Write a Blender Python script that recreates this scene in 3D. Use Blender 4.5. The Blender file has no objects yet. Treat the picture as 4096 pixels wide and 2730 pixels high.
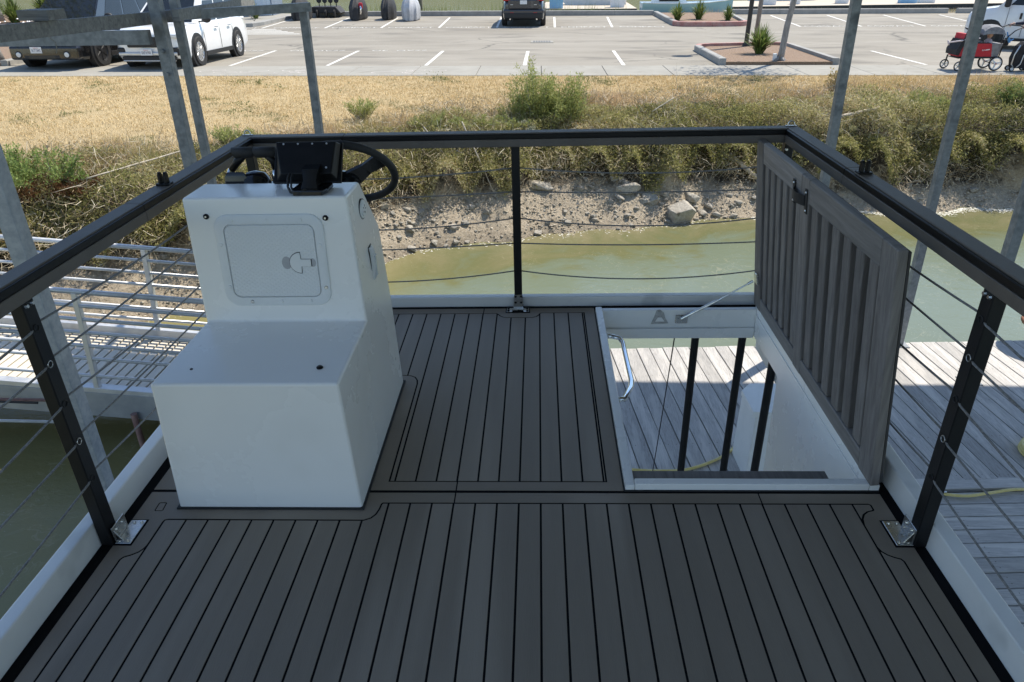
import bpy, bmesh, math, random
import numpy as np
from mathutils import Matrix, Vector, noise
from mathutils.geometry import tessellate_polygon

random.seed(7)
RNG = np.random.default_rng(7)
SC = bpy.context.scene
COL = SC.collection

# ------------------------------------------------------------------ camera, sky, sun, exposure
EYE = Vector((0.0, 0.0, 1.664))
cam_data = bpy.data.cameras.new('camera')
cam = bpy.data.objects.new('camera', cam_data)
COL.objects.link(cam)
cam_data.sensor_width = 36.0
cam_data.lens = 25.05
cam_data.clip_start = 0.05
cam_data.clip_end = 9000.0
RL = ((0.9995, 0.0103, -0.0306), (0.0319, -0.4705, 0.8818), (-0.0053, -0.8823, -0.4706))
cam.matrix_world = Matrix(((RL[0][0], -RL[0][1], -RL[0][2], 0.0),
                           (RL[1][0], -RL[1][1], -RL[1][2], 0.0),
                           (RL[2][0], -RL[2][1], -RL[2][2], EYE.z),
                           (0, 0, 0, 1)))
SC.camera = cam

SUN_DIR = Vector((0.46, 0.46, 1.0)).normalized()
world = bpy.data.worlds.new('World')
SC.world = world
world.use_nodes = True
wn = world.node_tree
bg = wn.nodes['Background']
sky = wn.nodes.new('ShaderNodeTexSky')
sky.sky_type = 'NISHITA'
sky.sun_disc = False
sky.sun_elevation = math.asin(SUN_DIR.z)
sky.sun_rotation = math.atan2(SUN_DIR.x, SUN_DIR.y)
sky.air_density = 1.0
sky.dust_density = 0.2
sky.ozone_density = 1.7
wn.links.new(sky.outputs[0], bg.inputs[0])
bg.inputs[1].default_value = 0.15

sun_data = bpy.data.lights.new('sun', 'SUN')
sun_data.energy = 4.5
sun_data.angle = math.radians(0.53)
sun_data.color = (1.0, 0.93, 0.81)
sun = bpy.data.objects.new('sun', sun_data)
COL.objects.link(sun)
sun.rotation_mode = 'QUATERNION'
sun.rotation_quaternion = SUN_DIR.to_track_quat('Z', 'Y')
sun.location = (20, 30, 60)

SC.view_settings.view_transform = 'Standard'
SC.view_settings.look = 'None'
SC.view_settings.gamma = 1.0
SC.view_settings.use_curve_mapping = False
SC.view_settings.exposure = 0.58
SC.render.engine = 'CYCLES'
SC.cycles.max_bounces = 8
SC.cycles.diffuse_bounces = 4
SC.cycles.glossy_bounces = 4
SC.cycles.caustics_reflective = False
SC.cycles.caustics_refractive = False
SC.cycles.sample_clamp_indirect = 6.0

# the boat lies a degree off level on the water: boat frame -> world
BT3 = Matrix(((0.9998, 0.0, -0.018), (0.0, 1.0, 0.0024), (0.018, -0.0024, 0.9998)))
BT = Matrix.Translation(EYE) @ BT3.to_4x4() @ Matrix.Translation(-EYE)

# ------------------------------------------------------------------ materials
def new_mat(name):
    m = bpy.data.materials.new(name)
    m.use_nodes = True
    nt = m.node_tree
    return m, nt, nt.nodes['Principled BSDF']

def mat(name, c1, c2=None, scale=6.0, rough=0.6, metal=0.0, bump=0.0, bscale=None, stretch=(1, 1, 1), lo=0.35, hi=0.65,
        spec=0.5, coat=0.0, rough2=None, detail=6.0, c3=None, s3=40.0, lo3=0.55, hi3=0.7, bdist=0.004):
    """object-space noise between two colours, optional third colour in spots, optional fine bump"""
    m, nt, p = new_mat(name)
    p.inputs['Roughness'].default_value = rough
    p.inputs['Metallic'].default_value = metal
    p.inputs['Specular IOR Level'].default_value = spec
    p.inputs['Coat Weight'].default_value = coat
    p.inputs['Base Color'].default_value = (*c1, 1)
    N, L = nt.nodes, nt.links
    tc = N.new('ShaderNodeTexCoord')
    mp = N.new('ShaderNodeMapping')
    mp.inputs['Scale'].default_value = stretch
    L.new(tc.outputs['Object'], mp.inputs[0])
    if c2 is not None:
        nz = N.new('ShaderNodeTexNoise')
        nz.inputs['Scale'].default_value = scale
        nz.inputs['Detail'].default_value = detail
        nz.inputs['Roughness'].default_value = 0.65
        L.new(mp.outputs[0], nz.inputs['Vector'])
        mr = N.new('ShaderNodeMapRange')
        mr.inputs[1].default_value = lo
        mr.inputs[2].default_value = hi
        L.new(nz.outputs[0], mr.inputs[0])
        mx = N.new('ShaderNodeMix')
        mx.data_type = 'RGBA'
        mx.inputs[6].default_value = (*c1, 1)
        mx.inputs[7].default_value = (*c2, 1)
        L.new(mr.outputs[0], mx.inputs[0])
        out = mx.outputs[2]
        if c3 is not None:
            n3 = N.new('ShaderNodeTexNoise')
            n3.inputs['Scale'].default_value = s3
            n3.inputs['Detail'].default_value = 3.0
            L.new(mp.outputs[0], n3.inputs['Vector'])
            m3 = N.new('ShaderNodeMapRange')
            m3.inputs[1].default_value = lo3
            m3.inputs[2].default_value = hi3
            L.new(n3.outputs[0], m3.inputs[0])
            x3 = N.new('ShaderNodeMix')
            x3.data_type = 'RGBA'
            L.new(m3.outputs[0], x3.inputs[0])
            L.new(out, x3.inputs[6])
            x3.inputs[7].default_value = (*c3, 1)
            out = x3.outputs[2]
        L.new(out, p.inputs['Base Color'])
        if rough2 is not None:
            rr = N.new('ShaderNodeMapRange')
            rr.inputs[3].default_value = rough
            rr.inputs[4].default_value = rough2
            L.new(mr.outputs[0], rr.inputs[0])
            L.new(rr.outputs[0], p.inputs['Roughness'])
    if bump > 0:
        nb = N.new('ShaderNodeTexNoise')
        nb.inputs['Scale'].default_value = bscale or scale * 4
        nb.inputs['Detail'].default_value = 5.0
        L.new(mp.outputs[0], nb.inputs['Vector'])
        b = N.new('ShaderNodeBump')
        b.inputs['Strength'].default_value = bump
        b.inputs['Distance'].default_value = bdist
        L.new(nb.outputs[0], b.inputs['Height'])
        L.new(b.outputs[0], p.inputs['Normal'])
    return m

def leaf_mat(name, stops, rough=0.65, trans=0.25):
    """colour per leaf from its own random number"""
    m, nt, p = new_mat(name)
    N, L = nt.nodes, nt.links
    at = N.new('ShaderNodeAttribute')
    at.attribute_name = 'rnd'
    cr = N.new('ShaderNodeValToRGB')
    el = cr.color_ramp.elements
    el[0].position, el[0].color = stops[0][0], (*stops[0][1], 1)
    el[1].position, el[1].color = stops[-1][0], (*stops[-1][1], 1)
    for pos, c in stops[1:-1]:
        e = el.new(pos)
        e.color = (*c, 1)
    L.new(at.outputs['Fac'], cr.inputs[0])
    L.new(cr.outputs[0], p.inputs['Base Color'])
    p.inputs['Roughness'].default_value = rough
    p.inputs['Specular IOR Level'].default_value = 0.3
    if trans > 0:
        tr = N.new('ShaderNodeBsdfTranslucent')
        L.new(cr.outputs[0], tr.inputs[0])
        ms = N.new('ShaderNodeMixShader')
        ms.inputs[0].default_value = trans
        out = N['Material Output']
        L.new(p.outputs[0], ms.inputs[1])
        L.new(tr.outputs[0], ms.inputs[2])
        L.new(ms.outputs[0], out.inputs['Surface'])
    return m

def wood_mat(name, a, b, axis=1, scale=3.0, rough=0.7, ring=14.0, knots=False, pale=None):
    """grain running along one object axis, shifted per object"""
    m, nt, p = new_mat(name)
    N, L = nt.nodes, nt.links
    tc = N.new('ShaderNodeTexCoord')
    oi = N.new('ShaderNodeObjectInfo')
    ad = N.new('ShaderNodeVectorMath')
    ad.operation = 'ADD'
    sc = N.new('ShaderNodeVectorMath')
    sc.operation = 'SCALE'
    cmb = N.new('ShaderNodeCombineXYZ')
    for k in range(3):
        L.new(oi.outputs['Random'], cmb.inputs[k])
    L.new(cmb.outputs[0], sc.inputs[0])
    sc.inputs['Scale'].default_value = 37.0
    L.new(tc.outputs['Object'], ad.inputs[0])
    L.new(sc.outputs[0], ad.inputs[1])
    mp = N.new('ShaderNodeMapping')
    s = [ring, ring, ring]
    s[axis] = ring * 0.06
    mp.inputs['Scale'].default_value = s
    L.new(ad.outputs[0], mp.inputs[0])
    nz = N.new('ShaderNodeTexNoise')
    nz.inputs['Scale'].default_value = scale
    nz.inputs['Detail'].default_value = 7.0
    nz.inputs['Roughness'].default_value = 0.7
    nz.inputs['Distortion'].default_value = 0.6
    L.new(mp.outputs[0], nz.inputs['Vector'])
    cr = N.new('ShaderNodeValToRGB')
    cr.color_ramp.elements[0].position = 0.33
    cr.color_ramp.elements[0].color = (*a, 1)
    cr.color_ramp.elements[1].position = 0.66
    cr.color_ramp.elements[1].color = (*b, 1)
    L.new(nz.outputs[0], cr.inputs[0])
    col = cr.outputs[0]
    if pale is not None:
        n2 = N.new('ShaderNodeTexNoise')
        n2.inputs['Scale'].default_value = 1.0
        n2.inputs['Detail'].default_value = 8.0
        mp2 = N.new('ShaderNodeMapping')
        s2 = [16.0, 16.0, 16.0]
        s2[axis] = 1.6
        mp2.inputs['Scale'].default_value = s2
        L.new(ad.outputs[0], mp2.inputs[0])
        L.new(mp2.outputs[0], n2.inputs['Vector'])
        mr = N.new('ShaderNodeMapRange')
        mr.inputs[1].default_value = 0.52
        mr.inputs[2].default_value = 0.62
        mr.inputs[4].default_value = 0.55
        L.new(n2.outputs[0], mr.inputs[0])
        mx = N.new('ShaderNodeMix')
        mx.data_type = 'RGBA'
        L.new(mr.outputs[0], mx.inputs[0])
        L.new(col, mx.inputs[6])
        mx.inputs[7].default_value = (*pale, 1)
        col = mx.outputs[2]
    hs = N.new('ShaderNodeHueSaturation')
    mv = N.new('ShaderNodeMapRange')
    mv.inputs[3].default_value = 0.82
    mv.inputs[4].default_value = 1.18
    L.new(oi.outputs['Random'], mv.inputs[0])
    L.new(mv.outputs[0], hs.inputs['Value'])
    L.new(col, hs.inputs['Color'])
    L.new(hs.outputs[0], p.inputs['Base Color'])
    p.inputs['Roughness'].default_value = rough
    bp = N.new('ShaderNodeBump')
    bp.inputs['Strength'].default_value = 0.35
    bp.inputs['Distance'].default_value = 0.002
    L.new(nz.outputs[0], bp.inputs['Height'])
    L.new(bp.outputs[0], p.inputs['Normal'])
    return m

M = {}
M['eva'] = mat('eva_foam', (0.215, 0.176, 0.134), (0.262, 0.216, 0.166), scale=5, rough=0.56, bump=0.25, bscale=350, stretch=(1, 0.08, 1), spec=0.45, c3=(0.335, 0.28, 0.22), s3=4.5, lo3=0.52, hi3=0.72)
M['eva_border'] = mat('eva_border', (0.215, 0.174, 0.131), (0.260, 0.212, 0.161), scale=5, rough=0.56, bump=0.25, bscale=350, stretch=(0.3, 0.3, 1), spec=0.45, c3=(0.33, 0.275, 0.215), s3=5, lo3=0.52, hi3=0.72)
M['black_base'] = mat('black_foam', (0.006, 0.006, 0.007), (0.010, 0.010, 0.011), rough=0.9, spec=0.1)
M['gelcoat'] = mat('white_gelcoat', (0.84, 0.825, 0.785), (0.86, 0.845, 0.805), scale=1.5, rough=0.24, rough2=0.30, c3=(0.81, 0.795, 0.75), s3=3, lo3=0.58, hi3=0.75)
M['gelcoat_flat'] = mat('white_coaming', (0.74, 0.73, 0.70), (0.81, 0.80, 0.77), scale=1.6, rough=0.42, rough2=0.55, c3=(0.52, 0.52, 0.50), s3=4, lo3=0.62, hi3=0.78)
M['plastic_white'] = mat('white_plastic', (0.70, 0.71, 0.70), (0.75, 0.755, 0.745), scale=8, rough=0.4)
M['black_metal'] = mat('black_powdercoat', (0.005, 0.0055, 0.0065), (0.009, 0.009, 0.010), scale=14, spec=0.3, rough=0.45, bump=0.12, bscale=240)
M['black_plastic'] = mat('black_plastic', (0.004, 0.004, 0.0045), (0.008, 0.008, 0.0085), scale=20, spec=0.22, rough=0.42, bump=0.08, bscale=300)
M['black_gloss'] = mat('black_gloss', (0.008, 0.009, 0.010), (0.012, 0.012, 0.013), rough=0.12)
M['black_rubber'] = mat('black_rubber', (0.012, 0.012, 0.013), (0.02, 0.02, 0.02), scale=30, rough=0.7, bump=0.2, bscale=200)
M['rail_wood'] = mat('composite_rail', (0.100, 0.084, 0.070), (0.128, 0.109, 0.092), scale=4, rough=0.55, stretch=(1, 1, 1), bump=0.2, bscale=260)
M['steel'] = mat('stainless_steel', (0.62, 0.62, 0.60), (0.48, 0.47, 0.45), scale=18, rough=0.2, rough2=0.35, metal=1.0)
M['chrome'] = mat('chrome', (0.78, 0.79, 0.80), (0.74, 0.75, 0.76), rough=0.06, metal=1.0)
M['rope'] = mat('grey_rope', (0.16, 0.155, 0.15), (0.30, 0.29, 0.28), scale=120, rough=0.85, bump=0.6, bscale=260)
M['galv'] = mat('galvanised_steel', (0.15, 0.165, 0.18), (0.25, 0.265, 0.28), scale=16, rough=0.55, rough2=0.4, metal=0.15, bump=0.12, bscale=60, c3=(0.09, 0.10, 0.11), s3=5, lo3=0.58, hi3=0.72)
M['alu'] = mat('aluminium', (0.56, 0.57, 0.58), (0.64, 0.645, 0.65), scale=7, rough=0.35, rough2=0.5, metal=0.55, c3=(0.44, 0.45, 0.46), s3=4, lo3=0.6, hi3=0.75)
M['teak'] = wood_mat('weathered_teak', (0.15, 0.136, 0.126), (0.265, 0.245, 0.23), axis=1)
M['teak_up'] = wood_mat('weathered_teak_upright', (0.115, 0.102, 0.094), (0.215, 0.196, 0.182), axis=2)
M['alu_shaded'] = mat('shaded_aluminium', (0.30, 0.32, 0.34), (0.38, 0.395, 0.41), scale=4, rough=0.5, metal=0.4)  # darker copy of alu: shade on the gangway side beams put into the colour
M['galv_skylit'] = mat('skylit_galvanised', (0.24, 0.27, 0.30), (0.36, 0.385, 0.41), scale=16, rough=0.5, metal=0.2, bump=0.12, bscale=60)  # lighter copy of galv: skylight on the near left post put into the colour
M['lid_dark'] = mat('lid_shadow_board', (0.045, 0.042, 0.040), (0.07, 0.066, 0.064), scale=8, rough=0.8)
M['dockwood'] = wood_mat('weathered_dock_board', (0.29, 0.278, 0.265), (0.52, 0.50, 0.478), axis=1, scale=3.2, ring=46, rough=0.85, pale=(0.60, 0.57, 0.53))
M['dockwood_x'] = wood_mat('weathered_dock_board_cross', (0.29, 0.278, 0.265), (0.52, 0.50, 0.478), axis=0, scale=3.2, ring=46, rough=0.85, pale=(0.60, 0.57, 0.53))
M['beam_wood'] = wood_mat('grey_timber', (0.10, 0.10, 0.10), (0.22, 0.22, 0.21), axis=0, ring=10, rough=0.8)
M['hose'] = mat('yellow_hose', (0.62, 0.50, 0.16), (0.70, 0.60, 0.28), scale=20, rough=0.5)
M['roof'] = mat('galvanised_roof', (0.30, 0.31, 0.32), (0.36, 0.37, 0.38), scale=3, rough=0.6, metal=0.2)
M['nail'] = mat('rusty_nail', (0.05, 0.04, 0.035), (0.09, 0.07, 0.06), rough=0.8)
M['asphalt'] = mat('old_asphalt', (0.250, 0.228, 0.190), (0.315, 0.29, 0.245), scale=0.45, rough=0.92, detail=10, bump=0.6, bscale=70, stretch=(0.6, 1.6, 1), c3=(0.19, 0.175, 0.15), s3=.7, lo3=0.54, hi3=0.72, spec=0.2, bdist=0.01)
def add_cracks(m, scale, width, col, amount):
    nt = m.node_tree
    p = nt.nodes['Principled BSDF']
    src = p.inputs['Base Color'].links[0].from_socket
    tc = nt.nodes.new('ShaderNodeTexCoord')
    nz = nt.nodes.new('ShaderNodeTexNoise'); nz.inputs['Scale'].default_value = .6; nz.inputs['Detail'].default_value = 6
    nt.links.new(tc.outputs['Object'], nz.inputs['Vector'])
    ad = nt.nodes.new('ShaderNodeVectorMath'); ad.operation = 'MULTIPLY_ADD'
    nt.links.new(nz.outputs['Color'], ad.inputs[0]); ad.inputs[1].default_value = (2.2, 2.2, 0); nt.links.new(tc.outputs['Object'], ad.inputs[2])
    vo = nt.nodes.new('ShaderNodeTexVoronoi'); vo.feature = 'DISTANCE_TO_EDGE'; vo.inputs['Scale'].default_value = scale
    nt.links.new(ad.outputs[0], vo.inputs['Vector'])
    mr = nt.nodes.new('ShaderNodeMapRange'); mr.inputs[1].default_value = 0; mr.inputs[2].default_value = width; mr.inputs[3].default_value = amount; mr.inputs[4].default_value = 0
    nt.links.new(vo.outputs['Distance'], mr.inputs[0])
    n2 = nt.nodes.new('ShaderNodeTexNoise'); n2.inputs['Scale'].default_value = .25
    nt.links.new(tc.outputs['Object'], n2.inputs['Vector'])
    m2 = nt.nodes.new('ShaderNodeMapRange'); m2.inputs[1].default_value = .45; m2.inputs[2].default_value = .6
    nt.links.new(n2.outputs[0], m2.inputs[0])
    mu = nt.nodes.new('ShaderNodeMath'); mu.operation = 'MULTIPLY'
    nt.links.new(mr.outputs[0], mu.inputs[0]); nt.links.new(m2.outputs[0], mu.inputs[1])
    mx = nt.nodes.new('ShaderNodeMix'); mx.data_type = 'RGBA'
    nt.links.new(mu.outputs[0], mx.inputs[0]); nt.links.new(src, mx.inputs[6]); mx.inputs[7].default_value = (*col, 1)
    nt.links.new(mx.outputs[2], p.inputs['Base Color'])
add_cracks(M['asphalt'], .16, .012, (.10, .095, .085), .75)
M['concrete'] = mat('pale_concrete', (0.29, 0.275, 0.24), (0.34, 0.325, 0.285), scale=1.4, rough=0.9, detail=9, bump=0.3, bscale=60, c3=(0.25, 0.235, 0.20), s3=2.2, lo3=0.6, hi3=0.8, spec=0.2)
M['curb'] = mat('curb_concrete', (0.28, 0.275, 0.26), (0.37, 0.36, 0.335), scale=3, rough=0.9, bump=0.3, bscale=50, spec=0.2)
M['red_curb'] = mat('faded_red_curb', (0.36, 0.15, 0.13), (0.42, 0.27, 0.24), scale=3, rough=0.85, bump=0.2, bscale=50)
M['bright_red_curb'] = mat('red_curb', (0.42, 0.055, 0.05), (0.46, 0.09, 0.08), scale=3, rough=0.7)
M['yellow_curb'] = mat('yellow_curb', (0.62, 0.40, 0.08), (0.66, 0.48, 0.16), scale=3, rough=0.7)
M['paint'] = mat('white_road_paint', (0.66, 0.645, 0.59), (0.76, 0.74, 0.68), scale=9, rough=0.8, c3=(0.42, 0.40, 0.37), s3=34, lo3=0.53, hi3=0.66)
M['mulch'] = mat('bark_mulch', (0.15, 0.095, 0.06), (0.34, 0.24, 0.165), scale=34, rough=0.95, bump=1.0, bscale=40, bdist=0.03)
M['bark'] = mat('grey_bark', (0.19, 0.175, 0.16), (0.33, 0.31, 0.29), scale=9, rough=0.9, stretch=(2, 2, 0.4), bump=0.7, bscale=14, bdist=0.02)
M['rock'] = mat('shore_rock', (0.33, 0.30, 0.25), (0.52, 0.48, 0.41), scale=6, rough=0.92, bump=0.8, bscale=18, bdist=0.02, c3=(0.19, 0.165, 0.13), s3=3, lo3=0.55, hi3=0.7, spec=0.2)
M['drift'] = mat('dead_wood', (0.42, 0.36, 0.28), (0.58, 0.52, 0.43), scale=6, rough=0.9, stretch=(0.4, 3, 3), bump=0.4, bscale=30)
M['pile'] = mat('tarred_pile', (0.10, 0.085, 0.065), (0.19, 0.165, 0.13), scale=6, rough=0.9, stretch=(2, 2, 0.4), bump=0.6, bscale=14, bdist=0.02)
M['rust'] = mat('rusty_steel', (0.24, 0.09, 0.045), (0.36, 0.17, 0.10), scale=9, rough=0.8, bump=0.4)
M['pipe'] = mat('reddish_pipe', (0.20, 0.11, 0.10), (0.30, 0.19, 0.17), scale=9, rough=0.6)
M['float'] = mat('dark_float', (0.02, 0.022, 0.024), (0.05, 0.05, 0.05), scale=5, rough=0.8)
M['clearcoat_black'] = mat('black_car_paint', (0.010, 0.010, 0.011), (0.014, 0.013, 0.013), rough=0.16, coat=0.7)
M['clearcoat_white'] = mat('white_car_paint', (0.76, 0.76, 0.75), (0.79, 0.79, 0.78), rough=0.22, coat=0.6)
M['clearcoat_grey'] = mat('dark_grey_car_paint', (0.032, 0.036, 0.046), (0.036, 0.040, 0.050), rough=0.2, metal=0.3, coat=0.8)
M['van_white'] = mat('van_white_paint', (0.70, 0.72, 0.74), (0.74, 0.75, 0.76), rough=0.28, coat=0.5)
M['car_glass'] = mat('tinted_car_glass', (0.012, 0.016, 0.020), (0.016, 0.020, 0.025), rough=0.06, spec=0.30)
M['tyre'] = mat('tyre_rubber', (0.014, 0.014, 0.014), (0.022, 0.021, 0.02), scale=30, rough=0.8, bump=0.3, bscale=80)
M['rim'] = mat('alloy_rim', (0.55, 0.56, 0.57), (0.62, 0.62, 0.62), rough=0.25, metal=0.8)
M['rim_dark'] = mat('dark_rim', (0.05, 0.05, 0.052), (0.07, 0.07, 0.07), rough=0.3, metal=0.6)
M['trim'] = mat('dark_trim', (0.014, 0.014, 0.015), (0.02, 0.02, 0.02), scale=20, rough=0.6)
M['silver_trim'] = mat('silver_trim', (0.52, 0.53, 0.54), (0.58, 0.58, 0.58), rough=0.3, metal=0.6)
M['lamp_glass'] = mat('lamp_glass', (0.55, 0.57, 0.58), (0.66, 0.67, 0.67), rough=0.1, spec=0.8)
M['lamp_red'] = mat('red_lamp', (0.40, 0.02, 0.02), (0.45, 0.03, 0.03), rough=0.2)
M['plate'] = mat('number_plate', (0.70, 0.70, 0.70), (0.74, 0.74, 0.74), rough=0.4)
M['ink'] = mat('plate_ink', (0.02, 0.025, 0.08), (0.025, 0.03, 0.09), rough=0.5)
M['ink_red'] = mat('plate_red_ink', (0.5, 0.05, 0.05), (0.5, 0.06, 0.06), rough=0.5)
M['cover_black'] = mat('black_cover_cloth', (0.022, 0.022, 0.024), (0.045, 0.044, 0.044), scale=3, rough=0.75, bump=0.3, bscale=14, bdist=0.02)
M['cover_silver'] = mat('silver_cover_cloth', (0.36, 0.36, 0.37), (0.52, 0.52, 0.53), scale=3, rough=0.5, bump=0.3, bscale=14, bdist=0.02)
M['red_cloth'] = mat('red_cloth', (0.42, 0.015, 0.03), (0.50, 0.03, 0.04), scale=8, rough=0.75, bump=0.3, bscale=40)
M['grey_cloth'] = mat('grey_cloth', (0.15, 0.15, 0.165), (0.26, 0.26, 0.27), scale=10, rough=0.8, bump=0.4, bscale=30)
M['dark_cloth'] = mat('dark_cloth', (0.012, 0.012, 0.014), (0.026, 0.026, 0.03), scale=10, rough=0.85, bump=0.3, bscale=40)
M['navy_cloth'] = mat('navy_cloth', (0.014, 0.020, 0.045), (0.026, 0.032, 0.06), scale=10, rough=0.85)
M['pale_cloth'] = mat('pale_cloth', (0.58, 0.50, 0.52), (0.66, 0.58, 0.60), scale=10, rough=0.85)
M['white_cloth'] = mat('white_cloth', (0.66, 0.66, 0.66), (0.72, 0.72, 0.72), scale=10, rough=0.85)
M['blue_cloth'] = mat('blue_cloth', (0.05, 0.20, 0.50), (0.10, 0.28, 0.55), scale=10, rough=0.8)
M['skin'] = mat('skin', (0.50, 0.30, 0.22), (0.55, 0.34, 0.26), scale=10, rough=0.55)
M['hair'] = mat('brown_hair', (0.13, 0.06, 0.03), (0.20, 0.10, 0.05), scale=30, rough=0.6)
M['boat_blue'] = mat('pale_blue_hull', (0.34, 0.50, 0.58), (0.38, 0.54, 0.62), scale=2, rough=0.35)
M['boat_white'] = mat('boat_white', (0.66, 0.67, 0.68), (0.74, 0.74, 0.74), scale=2, rough=0.4)
M['box_blue'] = mat('blue_dock_box', (0.22, 0.42, 0.62), (0.26, 0.46, 0.65), scale=3, rough=0.5)
M['far_deck'] = mat('far_dock_planks', (0.46, 0.39, 0.31), (0.56, 0.49, 0.40), scale=4, stretch=(0.3, 3, 1), rough=0.9)
M['kiosk_blue'] = mat('grey_blue_boards', (0.17, 0.21, 0.27), (0.21, 0.25, 0.31), scale=3, rough=0.7)
M['kiosk_white'] = mat('pale_blue_boards', (0.50, 0.58, 0.66), (0.60, 0.66, 0.72), scale=3, rough=0.7, stretch=(3, 3, 0.3))
M['scar'] = mat('bare_glue_patch', (0.32, 0.30, 0.27), (0.55, 0.54, 0.51), scale=40, rough=0.9, bump=0.5)
M['lamp_post'] = mat('dark_bronze_post', (0.025, 0.022, 0.02), (0.04, 0.036, 0.03), scale=6, rough=0.55)
M['foam'] = mat('water_foam', (0.55, 0.53, 0.44), (0.68, 0.66, 0.58), scale=12, rough=0.8)
M['drain'] = mat('drain_iron', (0.09, 0.095, 0.10), (0.14, 0.14, 0.145), rough=0.7)
M['chalk'] = mat('pale_chalk', (0.55, 0.50, 0.46), (0.62, 0.57, 0.53), scale=14, rough=0.9)

# ------------------------------------------------------------------ object helpers
ORG = {}

def tag(o, label=None, cat=None, group=None, kind=None):
    if label: o['label'] = label
    if cat: o['category'] = cat
    if group: o['group'] = group
    if kind: o['kind'] = kind
    return o

def thing(name, loc, label, cat, group=None, boat=False):
    o = bpy.data.objects.new(name, None)
    o.empty_display_size = 0.1
    COL.objects.link(o)
    loc = Vector(loc)
    o.matrix_world = (BT @ Matrix.Translation(loc)) if boat else Matrix.Translation(loc)
    ORG[o] = loc
    return tag(o, label, cat, group)

def link_mesh(name, me, mt=None, parent=None, boat=False, smooth=False, kind=None):
    if mt is not None and not me.materials:
        me.materials.append(M[mt] if isinstance(mt, str) else mt)
    o = bpy.data.objects.new(name, me)
    COL.objects.link(o)
    if smooth:
        me.polygons.foreach_set('use_smooth', [True] * len(me.polygons))
    if parent is not None:
        org = ORG[parent]
        me.transform(Matrix.Translation(-org))
        o.parent = parent
        ORG[o] = org
    else:
        ORG[o] = Vector((0, 0, 0))
        if boat:
            o.matrix_world = BT.copy()
    if kind: o['kind'] = kind
    return o

def copy_tree(o, mtx=None, parent=None):
    c = o.copy()
    COL.objects.link(c)
    if parent is not None:
        c.parent = parent
        c.matrix_parent_inverse = o.matrix_parent_inverse.copy()
    elif mtx is not None:
        c.matrix_world = mtx
    if o in ORG: ORG[c] = ORG[o]
    for ch in list(o.children):
        copy_tree(ch, None, c)
    return c

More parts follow.
